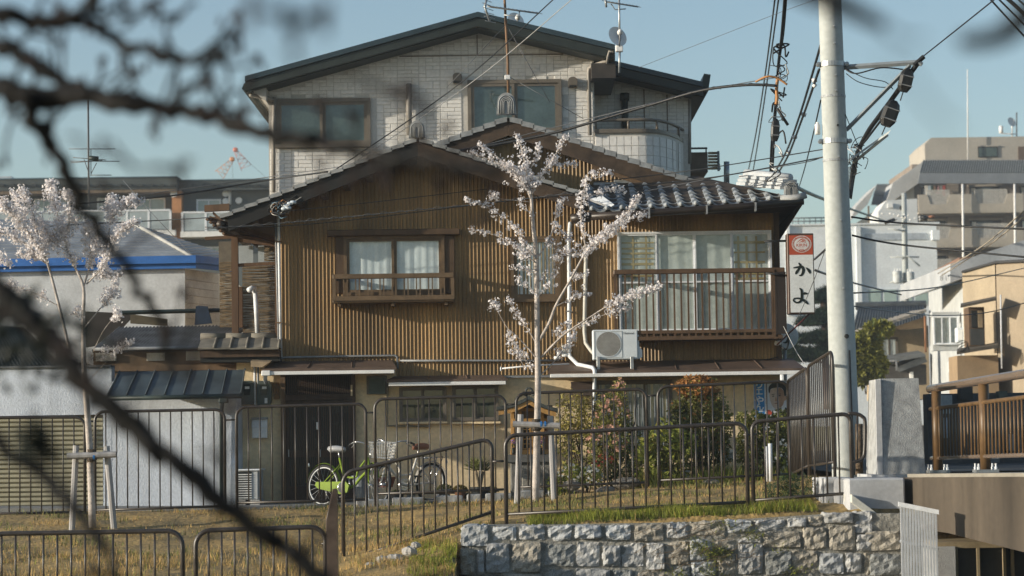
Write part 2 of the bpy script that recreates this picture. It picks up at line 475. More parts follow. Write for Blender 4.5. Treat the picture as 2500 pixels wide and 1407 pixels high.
# ------------------------------------------------------------------ stone retaining wall, stone by stone
UV9 = (-1,-.955,-.72,-.43,-.14,.14,.43,.72,.955,1)
def stone(name, mat, parent, p0, q0, p1, q1, Y, seed, dep=.35):
    """rough split-faced block"""
    r = random.Random(seed)
    x0, x1, z0, z1 = rc(p0, q0, p1, q1, Y)
    x0 += .004; x1 -= .004; z0 += .004; z1 -= .004
    cx, cz, hx, hz = (x0+x1)/2, (z0+z1)/2, (x1-x0)/2, (z1-z0)/2
    n = 9; m = MB()
    cor = {(i, j): (r.uniform(-.12,.08)*min(hx,hz), r.uniform(-.12,.08)*min(hx,hz)) for i in (0,1) for j in (0,1)}
    bul = r.uniform(.010, .028); ph = [r.uniform(0,6.28) for _ in range(6)]
    tx, tz = r.uniform(-.013,.013), r.uniform(-.013,.013)
    for j in range(n+1):
        for i in range(n+1):
            u, v = UV9[i], UV9[j]
            # squircle corners
            k = 1 - .06*(abs(u)*abs(v))**3
            wx = (cor[0,0][0]*(1-u)*(1-v)+cor[1,0][0]*(1+u)*(1-v)+cor[0,1][0]*(1-u)*(1+v)+cor[1,1][0]*(1+u)*(1+v))/4
            wz = (cor[0,0][1]*(1-u)*(1-v)+cor[1,0][1]*(1+u)*(1-v)+cor[0,1][1]*(1-u)*(1+v)+cor[1,1][1]*(1+u)*(1+v))/4
            e = max(abs(u), abs(v))
            d = bul*(1-e**5) + .034*(e < .99) - (.022 if e > .99 else 0)
            px, pz = cx+u*hx*k+wx, cz+v*hz*k+wz
            d += .008*math.sin(px*17+ph[0])*math.sin(pz*21+ph[1]) + .006*math.sin(px*43+ph[2]+pz*31) + .007*math.sin(pz*57+ph[3]-px*23) + tx*u + tz*v + r.uniform(-.006,.006)
            if e > .99:
                px += r.uniform(-.012,.012); pz += r.uniform(-.012,.012)
            m.v.append((px, Y-d, pz))
    for j in range(n):
        for i in range(n):
            a = j*(n+1)+i; m.face((a, a+1, a+n+2, a+n+1))
    ring = [i for i in range(n+1)] + [j*(n+1)+n for j in range(1,n+1)] + [n*(n+1)+i for i in range(n-1,-1,-1)] + [j*(n+1) for j in range(n-1,0,-1)]
    b0 = len(m.v)
    for k in ring:
        x, y, z = m.v[k]; m.v.append((x, Y+dep, z))
    L_ = len(ring)
    for k in range(L_):
        k2 = (k+1) % L_; m.face((ring[k], b0+k, b0+k2, ring[k2]))
    return m.build(name, mat, parent)
WY = 27.8
wall = thing('stone_retaining_wall', 'retaining wall of rough grey granite blocks below the fence', 'stone wall', at(1660,1407,WY))
st_mats = [M('granite_pale', (.46,.46,.45), .95, .3, 6, bump=.6, bscale=34, col2=(.31,.31,.30), fine=.25, objrand=.12),
           M('granite_warm', (.46,.42,.35), .95, .3, 5, bump=.6, bscale=34, col2=(.28,.255,.21), fine=.3),
           M('granite_dark', (.32,.33,.325), .95, .35, 5, bump=.6, bscale=34, col2=(.20,.205,.19), fine=.35),
           M('granite_blue', (.47,.485,.495), .95, .25, 6, bump=.6, bscale=36, col2=(.33,.345,.35), fine=.25, objrand=.12)]
def zz(a, b, c, d, ox, oy, s): return (ox+a/s, oy+b/s, ox+c/s, oy+d/s)
S1 = [(285,312,550,520,3),(562,318,815,470,3),(830,318,1088,455,0),(1100,312,1335,465,2),(1352,315,1612,450,3),(1640,308,1895,462,3),(1912,298,2200,465,1),(2222,290,2425,445,3),
      (285,528,430,785,1),(440,540,510,790,0),(518,480,755,770,0),(762,465,1060,760,0),(1072,478,1365,705,2),(1375,468,1600,708,0),(1612,500,1787,700,0),(1795,475,2012,712,3),(2022,470,2200,745,0),(2212,455,2432,690,1),
      (285,795,640,960,1),(650,775,1060,960,0),(1070,715,1360,960,2),(1370,722,1700,960,0),(1710,720,1910,960,2),(1920,755,2250,960,0)]
S2 = [(442,912,770,1062,1),(776,902,1002,1022,3),(1010,895,1305,1022,0),(1312,882,1490,972,3),(1496,872,1626,958,1),(1634,838,1902,936,0),(1914,832,2075,1018,0),
      (450,1072,660,1262,2),(668,1066,862,1190,1),(868,1052,1085,1112,0),(872,1120,1108,1400,0),(1092,1005,1440,1160,0),(1450,968,1662,1168,1),(1676,944,1922,1176,1),(1930,1026,2080,1184,0),
      (462,1270,690,1420,2),(698,1200,862,1420,1),(1114,1168,1352,1392,2),(1358,1168,1588,1386,1),(1594,1186,1826,1384,2),(1832,1190,1982,1376,0),(1988,1192,2110,1410,1),
      (300,1310,455,1430,2)]
S3 = [(700,1000,880,1138,0),(700,1146,775,1262,1),(782,1120,1008,1252,1),(715,1262,800,1380,0),(806,1260,1010,1400,1),(560,1392,800,1500,1)]
k = 0
for lst, (ox, oy, s) in ((S1, (1050,1200,3.846)), (S2, (1560,1020,3.635)), (S3, (1800,850,2.526))):
    for a, b, c, d, mi in lst:
        k += 1
        p = zz(a, b, c, d, ox, oy, s)
        if lst is S3 and p[0] < 2130 and k and a < 780: continue
        if k % 4 == 0: mi = (mi+1) % 4
        stone('stone', st_mats[mi], wall, *p, WY + rnd.uniform(-.02,.02), k)
# courses below the picture
for row in range(6):
    q0 = 1440+row*58; p = 1126+rnd.uniform(0,10)
    while p < 2210:
        w = rnd.uniform(55, 95); k += 1
        if row > 0 or p > 1560: stone('stone', st_mats[rnd.randrange(4)], wall, p, q0, min(p+w, 2215), q0+56, WY+rnd.uniform(-.02,.02), k)
        p += w+3
x0, x1 = WALL_X+.04, AX(2215,1400,WY)
mortar = M('wall_mortar', (.31,.30,.265), .98, .35, 5, bump=1.0, bscale=20, fine=.3)
m = MB()
tops = [(x0, AZ(1126,1286,WY)), (AX(1700,1275,WY), AZ(1700,1276,WY)), (AX(2060,1252,WY), AZ(2060,1254,WY)), (x1, AZ(2200,1254,WY))]
m.prism(tops+[(x1,-3.25),(x0,-3.25)], WY-.014, WY+.62)
m.build('mortar', mortar, wall)
# ------------------------------------------------------------------ cream three-storey house behind
WH = 42.0
wh = thing('cream_siding_house', 'tall cream house with dark gable roof behind the brown house', 'house', at(1170,1150,WH))
ape_x = AX(1168, 60, WH)
def wh_roof_z(x, p=None):
    # underside of the fascia along the front
    a = at(612, 236, WH); c = at(1168, 82, WH); b = at(1728, 216, WH)
    return c.z + (a.z-c.z)*(c.x-x)/(c.x-a.x) if x < c.x else c.z + (b.z-c.z)*(x-c.x)/(b.x-c.x)
xl, xm, xr = AX(656, 300, WH), AX(1451, 250, WH), AX(1683, 280, WH)
zb = gz(0, 42)-.2
RE = 1.6                                     # depth of the recess on the right
m = MB()
m.prism([(xl, zb), (xm, zb), (xm, wh_roof_z(xm)+.06), (ape_x, wh_roof_z(ape_x)+.06), (xl, wh_roof_z(xl)+.06)], WH, WH+8)
m.build('wall', siding_joint, wh)
xr2 = xr*(WH+RE)/WH
m = MB()
m.prism([(xm+.004, zb), (xr2, zb), (xr2, wh_roof_z(xr2)+.05), (xm+.004, wh_roof_z(xm)+.05)], WH+RE, WH+8)
m.build('wall', siding_joint, wh)
# moulded ashlar pieces of the cladding
rs = random.Random(11)
PATCH = [[(0,0,2,1),(2,0,3,1),(0,1,1,3),(1,1,3,2),(1,2,3,3)], [(0,0,1,2),(1,0,3,1),(1,1,2,2),(2,1,3,3),(0,2,2,3)],
         [(0,0,3,1),(0,1,2,2),(2,1,3,2),(0,2,1,3),(1,2,3,3)], [(0,0,1,1),(1,0,3,2),(0,1,1,3),(1,2,2,3),(2,2,3,3)], [(0,0,2,2),(2,0,3,1),(2,1,3,2),(0,2,1,3),(1,2,3,3)]]
UW, UH = .125, .068
blk = {}
def block_mesh(w, h):
    key = (round(w,3), round(h,3))
    if key not in blk:
        g = .004
        blk[key] = MB().bbox(g, w-g, -.010, .004, g, h-g, .006).mesh('cladding_block', siding)
    return blk[key]
holes = [rc(672,240,905,362,WH), rc(1142,194,1372,330,WH)]
cand = []
def clad(x0, x1, Y, z0, topf, soldier=None):
    z = z0; row = 0
    while z < z0+8:
        x = x0
        while x < x1-.02:
            pat = rs.choice(PATCH)
            for a, b, c, d in pat:
                px0, px1, pz0, pz1 = x+a*UW, min(x+c*UW, x1), z+b*UH, z+d*UH
                if px1-px0 < .03: continue
                if pz1 > min(topf(px0), topf(px1))-.01:
                    pz1 = min(topf(px0), topf(px1))-.01
                    if pz1-pz0 < .03: continue
                if any(px1 > h[0]+.02 and px0 < h[1]-.02 and pz1 > h[2]+.02 and pz0 < h[3]-.02 for h in holes if Y < WH+.5): 
                    continue
                cand.append((px0, Y, pz0, px1-px0, pz1-pz0))
            x += 3*UW
        z += 3*UH; row += 1
z_low = AZ(1150, 470, WH)
clad(xl+.02, xm-.02, WH, z_low, lambda x: wh_roof_z(x))
n_front = len(cand)
clad(xm+.05, xr2-.01, WH+RE, AZ(1560, 330, WH+RE), lambda x: wh_roof_z(x)-.02)
big = set(sorted(range(len(cand)), key=lambda i: -cand[i][3]*cand[i][4])[:300])
rest = MB()
for i, (x, y, z, w, h) in enumerate(cand):
    if i in big: inst(block_mesh(w, h), 'cladding_block', wh, (x, y, z))
    else: rest.bbox(x+.004, x+w-.004, y-.010, y+.004, z+.004, z+h-.004, .006)
rest.build('cladding', siding, wh, kind='stuff')
# roof: two slabs with fascia boards
def roofz(x, up): return wh_roof_z(x)+up
xL, xR = AX(608, 215, WH), AX(1728, 200, WH)
xs1 = AX(1498, 150, WH)
roof_m = M('dark_roof_metal', (.022,.030,.028), .55, .2, 3)
m = MB()
m.prism([(xL, roofz(xL,.0)), (ape_x, roofz(ape_x,.0)), (xs1, roofz(xs1,.0)), (xs1, roofz(xs1,.2)), (ape_x, roofz(ape_x,.2)), (xL, roofz(xL,.2))], WH-.55, WH+8.6)
rf = m.build('roof', roof_m, wh)
m = MB()
m.prism([(xs1+.002, roofz(xs1,.0)), (xR, roofz(xR,.0)), (xR, roofz(xR,.2)), (xs1+.002, roofz(xs1,.2))], WH+RE-.5, WH+8.6)
m.build('roof', roof_m, wh)
for (xa, xb, Y) in ((xL, ape_x, WH-.62), (ape_x, xs1, WH-.62), (xs1+.01, xR, WH+RE-.56)):
    for (u0, u1, pr) in ((.02,.17,0), (.18,.27,.03)):
        m = MB(); m.prism([(xa, roofz(xa,u0)), (xb, roofz(xb,u0)), (xb, roofz(xb,u1)), (xa, roofz(xa,u1))], Y-pr, Y+.1)
        m.build('fascia_board', roof_m if pr == 0 else M('roof_edge', (.030,.050,.062), .35, .15, 4), wh)
# eave gutters at both ends and the end box of the front verge
for px, q, Y, s in ((603, 214, WH-.6, 1), (1722, 196, WH+RE-.5, -1)):
    p = at(px, q, Y)
    m = MB(); m.prism([(p.x-.09,p.z-.02),(p.x+.06,p.z-.09),(p.x+.09,p.z-.01),(p.x-.05,p.z+.08)] if s > 0 else [(p.x-.08,p.z-.11),(p.x+.05,p.z-.20),(p.x+.10,p.z+.10),(p.x-.02,p.z+.12)], Y, Y+8.8)
    m.build('gutter', black_green, wh)
a = at(1500, 150, WH-.55)
box('eave_end_box', M('dark_brown_metal', (.05,.042,.036), .5), wh, a.x-.40, a.x+.02, WH-.5, WH+RE, a.z-.28, a.z-.02)
soff = M('soffit', (.42,.40,.36), .8)
x0, x1, z0, z1 = rc(608, 212, 656, 250, WH)
MB().prism([(x0, z1-.05), (x1, z1+.02), (x1, z0-.05)], WH-.45, WH+8).build('soffit', soff, wh)
# windows; pale backings carry sky reflection and curtain in their colour
window(wh, 672, 242, 905, 361, WH, 2, bronze, M('sky_curtain_back', (.30,.32,.31), .9, .25, 2), gl_dark, 9, .08, folds=False)
window(wh, 1142, 196, 1371, 330, WH, 2, bronze, M('sky_curtain_back2', (.36,.39,.40), .9, .25, 2), gl_dark, 9, .08, folds=False)
# vent hoods
for px, py in ((1117,193),(1398,203)):
    x0, x1, z0, z1 = rc(px-11, py-12, px+11, py+12, WH)
    n = 8; poly = [(x0,z0),(x1,z0)]+[((x0+x1)/2+(x1-x0)/2*math.cos(math.pi*i/n), z1-(x1-x0)*.35+(x1-x0)*.35*math.sin(math.pi*i/n)) for i in range(n+1)]
    v = MB().prism(poly, WH-.16, WH).build('vent_hood', bronze, wh)
    box('vent_slot', dark_room, v, x0+.02, x1-.02, WH-.165, WH-.1, z0-.004, z0+.03)
# rain pipes
pg = M('taupe_pipe', (.27,.25,.22), .5, .12, 5)
P = lambda p, q, y: at(p, q, y)
tube('downpipe', pg, wh, [P(670,238,WH-.07), P(668,300,WH-.07), P(668,470,WH-.07)], .035)
tube('downpipe', pg, wh, [P(610,232,WH-.4), P(655,240,WH-.15), P(668,246,WH-.07)], .035)
tube('downpipe', pg, wh, [P(998,205,WH-.09), P(999,330,WH-.09)], .05)
tube('downpipe', pg, wh, [P(1490,132,WH-.5), P(1480,150,WH-.3), P(1450,160,WH-.12), P(1438,168,WH-.08), P(1437,180,WH-.08), P(1440,330,WH-.08)], .035)
tube('downpipe', pg, wh, [P(1497,128,WH-.66), P(1487,126,WH-.66), P(1484,140,WH-.62), P(1482,155,WH-.5)], .022)
tube('vent_stack', black_green, wh, [P(1525,243,WH+RE-.1), P(1526,320,WH+RE-.1)], .06)
tube('vent_stack_cap', black_green, wh, [P(1525,228,WH+RE-.1), P(1525,246,WH+RE-.1)], .085)
# rounded balcony
xb0, xb1 = xm, AX(1683, 350, WH)
zt = AZ(1560, 324, WH-.05); zb2 = AZ(1560, 470, WH)
N_ = 26
arc = []
for i in range(N_+1):
    t = i/N_; x = xb0 + (xb1-xb0)*t
    y = WH-.02 + (0 if t < .45 else 1.5*((t-.45)/.55)**2.6)
    arc.append((x, y))
m = MB()
for i in range(N_):
    (xa, ya), (xc, yc) = arc[i], arc[i+1]
    m.prismv([(xa,ya,zb2),(xc,yc,zb2),(xc,yc,zt),(xa,ya,zt)], [(xa,ya+.12,zb2),(xc,yc+.12,zb2),(xc,yc+.12,zt),(xa,ya+.12,zt)])
m.build('balcony_parapet', siding_joint, wh)
for i in range(0, N_, 2):
    for j in range(7):
        (xa, ya), (xc, yc) = arc[i], arc[i+2]
        h = .172; za = zt-.05-(j+1)*h; zc = za+h-.012
        if i == 0 and j > 3: pass
        m = MB(); m.prismv([(xa+.006,ya-.014,za),(xc-.006,yc-.014,za),(xc-.006,yc-.014,zc),(xa+.006,ya-.014,zc)], [(xa+.002,ya+.004,za-.003),(xc-.002,yc+.004,za-.003),(xc-.002,yc+.004,zc+.003),(xa+.002,ya+.004,zc+.003)])
        m.build('balcony_cladding_panel', siding, wh)
m = MB()
for i in range(N_):
    (xa, ya), (xc, yc) = arc[i], arc[i+1]
    m.prismv([(xa,ya-.05,zt),(xc,yc-.05,zt),(xc,yc-.05,zt+.07),(xa,ya-.05,zt+.07)], [(xa,ya+.17,zt),(xc,yc+.17,zt),(xc,yc+.17,zt+.07),(xa,ya+.17,zt+.07)])
cp = m.build('balcony_coping', bronze, wh)
tube('balcony_handrail', bronze, wh, [(x, y+.06, zt+.24) for x, y in arc], .03)
for i in (0, 9, 17, 24):
    x, y = arc[i]; tube('handrail_post', bronze, wh, [(x+.02, y+.06, zt+.05), (x+.02, y+.06, zt+.24)], .022)
# corner trim and joints
tube('corner_trim', pg, wh, [P(1683,232,WH+RE), P(1684,400,WH+RE)], .03)
for q in (1571, 1627):
    p = at(q, 170, WH+RE); box('panel_joint', M('joint_brown', (.20,.17,.14)), wh, p.x-.012, p.x+.012, WH+RE-.017, WH+RE, p.z-2.2, wh_roof_z(p.x)-.03)
zj = AZ(1150, 136, WH)
box('panel_joint', MAT['joint_brown'], wh, AX(975,140,WH), AX(1375,130,WH), WH-.017, WH, zj-.012, zj+.012)
p = at(1165, 120, WH); box('panel_joint', MAT['joint_brown'], wh, p.x-.01, p.x+.01, WH-.018, WH-.001, zj+.013, wh_roof_z(p.x)-.02)

# ------------------------------------------------------------------ aerials and dishes
def dish(parent, p, q, Y, rad, yaw=.5):
    c = at(p, q, Y); m = MB(); n = 24
    prof = [(rad*k/5, -.18*rad*(1-(k/5)**2)) for k in range(6)]
    mb = MB()
    for r_, h in prof:
        for k in range(n):
            a = 2*math.pi*k/n; mb.v.append((r_*math.cos(a)*.93, -h, r_*math.sin(a)))
    for i in range(5):
        for k in range(n):
            a = i*n+k; b = i*n+(k+1) % n; mb.face((a, b, b+n, a+n))
    rot = Matrix.Rotation(yaw, 4, 'Z') @ Matrix.Rotation(-.35, 4, 'X')
    mb.xform(Matrix.Translation(c) @ rot)
    d = mb.build('reflector', M('dish_white', (.66,.68,.68), .45, .08, 4), parent, smooth=True)
    f = c + rot @ Vector((-.05, -.55*rad*1.6, -.1*rad))
    tube('feed_arm', pipe_grey, parent, [c + rot @ Vector((0, .02, -rad)), f], .012)
    MB().lathe(f, [(.0,-.09),(.045,-.08),(.05,.03),(.03,.06),(0,.07)], 12, 'y').build('feed_horn', white_paint, parent, smooth=True)
    return d
sd = thing('satellite_dish', 'white satellite dish on the lower gutter of the cream house roof', 'satellite dish', at(1513,175,WH-.75))
dish(sd, 1508, 89, WH-.75, .19)
tube('mast', galv, sd, [P(1512,178,WH-.75), P(1513,118,WH-.75)], .02)
pbox('clamp_box', white_paint, sd, 1503, 110, 1521, 126, WH-.8, .1, .01)
sd2 = thing('satellite_dish', 'white satellite dish peeping over the ridge of the cream house', 'satellite dish', at(1258,75,WH+1.5))
dish(sd2, 1260, 52, WH+1.5, .18)
tube('mast', galv, sd2, [P(1262,80,WH+1.5), P(1262,52,WH+1.55)], .02)
def yagi(parent, pole, boomL, boomR, Y, n=9, el=16, refl=None, mat=None):
    mat = mat or galv
    tube('boom', mat, parent, [at(*boomL, Y), at(*boomR, Y)], .014, 6)
    for i in range(n):
        t = i/(n-1); p = boomL[0]+(boomR[0]-boomL[0])*t; q = boomL[1]+(boomR[1]-boomL[1])*t
        a = at(p, q, Y); tube('element', mat, parent, [a+Vector((-.05,-.12,.0)), a+Vector((.05,.12,.012))], .006, 5)
an = thing('tv_antenna', 'rusty pole aerial standing on the ridge end of the brown house', 'antenna', at(1241,232,37.2))
rust = M('rusty_pole', (.20,.115,.06), .7, .35, 9, streak=True)
tube('mast', rust, an, [P(1241,236,37.2), P(1240,150,37.2), P(1232,0,37.2), P(1230,-40,37.2)], [.022,.022,.02,.02])
pbox('junction_box', white_paint, an, 1232, 183, 1246, 194, 37.1, .08, .008)
yagi(an, None, (1190,16), (1316,33), 37.15, 14)
tube('boom', galv, an, [P(1230,37,37.15), P(1268,40,37.15), P(1268,28,37.15)], .01, 6)
tube('reflector_bar', galv, an, [P(1188,0,37.1), P(1183,17,37.1), P(1196,52,37.1)], .018, 6)
for k in range(6): tube('element', galv, an, [P(1175+k*2,-4+k*11,37.05), P(1200+k*2,6+k*10,37.25)], .006, 5)
for e in ((1203,55),(1290,0),(1140,30)): pass
tube('guy_wire', wire_grey, an, [P(1236,60,37.2), P(1342,250,37.1)], .005, 5)
tube('guy_wire', wire_grey, an, [P(1236,60,37.2), P(1090,215,37.4)], .005, 5)
tube('guy_wire', wire_grey, an, [P(1240,186,37.2), P(1424,290,37.1)], .005, 5)
an2 = thing('tv_antenna', 'small aerial on a thin mast above the right slope of the cream house', 'antenna', at(1513,110,WH-.72))
tube('mast', galv, an2, [P(1513,112,WH-.72), P(1511,-30,WH-.72)], .018)
yagi(an2, None, (1476,4), (1558,17), WH-.7, 11)
tube('reflector_bar', galv, an2, [P(1478,-6,WH-.7), P(1480,18,WH-.7)], .02, 6)
tube('boom', galv, an2, [P(1492,10,WH-.68), P(1502,24,WH-.68), P(1528,22,WH-.68)], .01, 6)
# neighbouring roof behind the right shoulder of the cream house
nb = thing('roof_terrace_house', 'small brown house with a slatted roof screen behind the cream house', 'house', at(1720,420,47))
pbox('wall', M('brown_cladding', (.16,.125,.095), .8, .2, 4), nb, 1683, 372, 1728, 420, 47, 3)
pbox('railing', black_green, nb, 1684, 360, 1727, 364, 46.9, .06)
for p in (1686, 1724): pbox('railing_post', black_green, nb, p-1.5, 364, p+1.5, 372, 46.9, .05)
for k in range(6): pbox('slat', M('pale_wood', (.36,.27,.17), .8, .2, 5), nb, 1729, 371+k*7.5, 1752+k*1.5, 376.5+k*7.5, 47, .05)
pbox('screen_frame', pipe_grey, nb, 1752, 369, 1757, 417, 46.95, .1)
tube('steel_chimney', galv, None, [at(1774,395,46), at(1774,450,46)], .055, 10, label='short steel flue pipe standing above the tiled roof ridge', cat='flue')
# ------------------------------------------------------------------ brown corrugated house
BH = 36.0
bh = thing('brown_house', 'brown corrugated two-storey house with tiled gable roof and ochre ground floor', 'house', at(1250,1215,BH))
def corr(name, mat, parent, x0, x1, Y, zb, zt, pitch=.0565, dep=.014, rib=.016):
    """ribbed sheet-metal cladding; zb and zt give the bottom and top at x"""
    m = MB(); x = x0; pts = []
    while x < x1:
        for dx, d in ((0,0), (.011,dep), (rib+.003,dep), (rib+.007,0)):
            if x+dx <= x1: pts.append((x+dx, Y-d))
        x += pitch
    pts.append((x1, Y))
    for px, y in pts: m.v += [(px, y, zb(px)), (px, y, max(zt(px), zb(px)+.001))]
    for i in range(len(pts)-1): m.face((2*i, 2*i+2, 2*i+3, 2*i+1))
    return m.build(name, mat, parent)
VY = BH-.62                                   # verge plane of the front gable
ap = at(1022, 352, BH); sl = .385; sr = .352
def gab(x): return ap.z - (ap.x-x)*sl if x < ap.x else ap.z - (x-ap.x)*sr
xw0, xw1 = AX(686, 700, BH), AX(1900, 700, BH)
zfl = AZ(1000, 892, BH)                       # bottom of the corrugated storey
xmid = AX(1412, 700, BH)
def top_main(x):
    if x < xmid: return gab(x)+.02
    return AZ(1650, 512, BH)
zlow = lambda x: zfl + (AZ(1100, 918, BH)-zfl if AX(968,900,BH) < x < AX(1340,900,BH) else 0)
# solid walls behind the cladding and the ground floor
core = MB()
core.box(xw0, xw1, BH+.01, BH+8, -.4, zfl-.001); core.build('wall', stucco_y, bh)
MB().prism([(xw0, zfl), (xw1, zfl), (xw1, top_main(xw1)), (xmid, top_main(xw1)), (xmid, gab(xmid)), (ap.x, gab(ap.x)), (xw0, gab(xw0))], BH+.012, BH+8).build('wall', brown_dark, bh)
# ochre rendered ground floor wall left of the main block
x0, x1, z0, z1 = rc(578, 880, 690, 1260, BH)
box('wall', stucco_y, bh, x0, xw0-.002, BH+.02, BH+5, -.4, z1)
cuts = [xw0, xw0+.904, xw0+1.808, xw0+2.712, xw0+3.616, xmid]
for a, b in zip(cuts, cuts[1:]): corr('siding_sheet', brown_metal, bh, a, b-.003, BH, zlow, top_main)
corr('siding_sheet', brown_metal, bh, xmid, xmid+1.55, BH+.0, lambda x: AZ(1650,882,BH), top_main, .0535, .009, .014)
corr('siding_sheet', brown_metal, bh, xmid+1.553, xw1, BH+.0, lambda x: AZ(1650,882,BH), top_main, .0535, .009, .014)
box('corner_post', brown_dark, bh, xw1-.05, xw1+.03, BH-.03, BH+.08, AZ(1900,885,BH), AZ(1900,512,BH))
box('wall_plate', brown_dark, bh, xmid, xw1, BH-.035, BH, AZ(1650,524,BH), AZ(1650,514,BH))

# ---- front gable roof
T = .16
xe0 = AX(548, 528, VY); xe1 = AX(1415, 470, VY)
apv = at(1020, 336, VY)
def gv(x): return apv.z - (apv.x-x)*sl if x < apv.x else apv.z - (x-apv.x)*sr
m = MB(); m.prism([(xe0, gv(xe0)-.12), (apv.x, gv(apv.x)-.12), (xe1, gv(xe1)-.12), (xe1, gv(xe1)-.05), (apv.x, gv(apv.x)-.05), (xe0, gv(xe0)-.05)], VY+.05, BH+4)
m.build('roof_deck', M('soffit_boards', (.060,.045,.033), .85, .3, 6), bh)
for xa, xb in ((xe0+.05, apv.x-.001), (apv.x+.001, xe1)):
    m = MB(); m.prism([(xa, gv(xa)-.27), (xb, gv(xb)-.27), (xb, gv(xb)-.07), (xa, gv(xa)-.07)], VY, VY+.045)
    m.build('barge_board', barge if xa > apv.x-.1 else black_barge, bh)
# verge tiles, stepped
def verge(parent, xa, xb, zf, Y, n, dep, h=.055, mat=tile_light):
    for i in range(n):
        u, v = xa+(xb-xa)*i/n, xa+(xb-xa)*(i+1)/n
        lo, hi = (u, v) if zf(u) < zf(v) else (v, u)
        ov = (lo-hi)*.08
        z_l, z_h = zf(lo)+.016, zf(hi)-.004
        m = MB()
        m.prism([(lo+ov, z_l-h), (hi, z_h-h), (hi, z_h), (lo+ov, z_l)] if lo < hi else [(hi, z_h-h), (lo+ov, z_l-h), (lo+ov, z_l), (hi, z_h)], Y-.035, Y+dep)
        m.build('verge_tile', mat, parent)
verge(bh, xe0-.05, apv.x-.02, gv, VY, 16, .22)
verge(bh, apv.x+.02, xe1, gv, VY, 12, .22)
# roof surface behind the verge: rows of tiles, seen only from above
m = MB(); m.prism([(xe0-.05, gv(xe0)-.04), (apv.x, gv(apv.x)-.02), (xe1, gv(xe1)-.04), (xe1, gv(xe1)+.0), (apv.x, gv(apv.x)+.03), (xe0-.05, gv(xe0)+.0)], VY+.2, BH+4)
m.build('roof_tiling', tile_grey, bh)
tube('ridge_roll', tile_light, bh, [(apv.x, VY-.02, apv.z+.04), (apv.x, BH+4, apv.z+.04)], .07, 10)
# left eave: underside shade boards, gutter
tube('gutter', M('brown_gutter', (.040,.028,.020), .45, .2, 6), bh, [(xe0-.06, VY, gv(xe0)-.14), (xe0-.06, BH+3, gv(xe0)-.14)], .06)
# rafters under the gable overhang
for k in range(9):
    t = k/8; x = xe0+.12+(apv.x-xe0-.2)*t
    box('purlin_end', wood_dark, bh, x-.04, x+.04, VY+.046, BH, gv(x)-.30, gv(x)-.13)

def onigawara(parent, p, q, Y, w, h):
    c = at(p, q, Y); hw = w/2
    def arch(s, y0, y1):
        n = 10; a = hw*s; base = c.z-h*.45
        return MB().prism([(c.x-a*1.12, base), (c.x+a*1.12, base)] + [(c.x+a*math.cos(math.pi*i/n), c.z+h*.1+ (h*.45*s)*math.sin(math.pi*i/n)) for i in range(n+1)], y0, y1)
    o = arch(1, Y-.03, Y+.09).build('ridge_end_tile', tile_light, parent)
    for i, s in enumerate((.80,.60,.42,.25)):
        mm = MB(); n = 10; a = hw*s; base = c.z-h*.42
        pts = [Vector((c.x-a*1.05, Y-.036, base))]+[Vector((c.x+a*math.cos(math.pi-math.pi*k/n), Y-.036, c.z+h*.08+(h*.42*s)*math.sin(math.pi*k/n))) for k in range(n+1)]+[Vector((c.x+a*1.05, Y-.036, base))]
        mm.tube(pts, hw*.075, 6).build('moulding_rib', tile_light, o, smooth=True)
    return o
onigawara(bh, 1018, 318, VY-.05, .22, .25)

# ---- rear gable
GY = 37.1
apb = at(1241, 284, GY); sb = .362
def gb(x): return apb.z - abs(x-apb.x)*sb
xg0, xg1 = AX(985, 380, GY), AX(1850, 488, GY)
m = MB(); m.prism([(xg0, gb(xg0)-1.2), (xg1-.3, gb(xg1)-.6), (xg1-.3, gb(xg1-.3)-.12), (apb.x, gb(apb.x)-.12), (xg0, gb(xg0)-.12)], GY+.36, GY+6)
m.build('wall', M('gable_core', (.10,.07,.04)), bh)
corr('siding_sheet', brown_metal, bh, AX(1030,340,GY+.35), xg1-.35, GY+.35, lambda x: AZ(1560,470,GY+.35), lambda x: gb(x)-.05, .060, .010, .016)
for xa, xb in ((xg0, apb.x-.001), (apb.x+.001, xg1-.05)):
    m = MB(); m.prism([(xa, gb(xa)-.30), (xb, gb(xb)-.30), (xb, gb(xb)-.06), (xa, gb(xa)-.06)], GY, GY+.05)
    m.build('barge_board', barge, bh)
    if xa > apb.x-.1:
        m = MB(); m.prism([(xa+1.3, gb(xa+1.3)-.36), (xb-.5, gb(xb-.5)-.36), (xb-.5, gb(xb-.5)-.28), (xa+1.3, gb(xa+1.3)-.28)], GY+.06, GY+.12)
        m.build('barge_board', wood_mid, bh)
m = MB(); m.prism([(xg0, gb(xg0)-.14), (apb.x, gb(apb.x)-.14), (xg1, gb(xg1)-.14), (xg1, gb(xg1)-.02), (apb.x, gb(apb.x)-.02), (xg0, gb(xg0)-.02)], GY+.05, GY+6)
m.build('roof_deck', MAT['soffit_boards'], bh)
verge(bh, xg0, apb.x-.02, gb, GY, 9, 5.8, .08)
verge(bh, apb.x+.02, xg1, gb, GY, 21, 5.8, .08)
onigawara(bh, 1236, 256, GY-.06, .28, .34)
# exposed timber under the right verge end
MB().prismv([at(1660,448,GY-.1), at(1712,446,GY-.1), at(1712,453,GY-.1), at(1660,456,GY-.1)], [p+Vector((0,.4,0)) for p in (at(1660,448,GY-.1), at(1712,446,GY-.1), at(1712,453,GY-.1), at(1660,456,GY-.1))]).build('flashing_board', M('white_board', (.55,.54,.50), .7), bh)

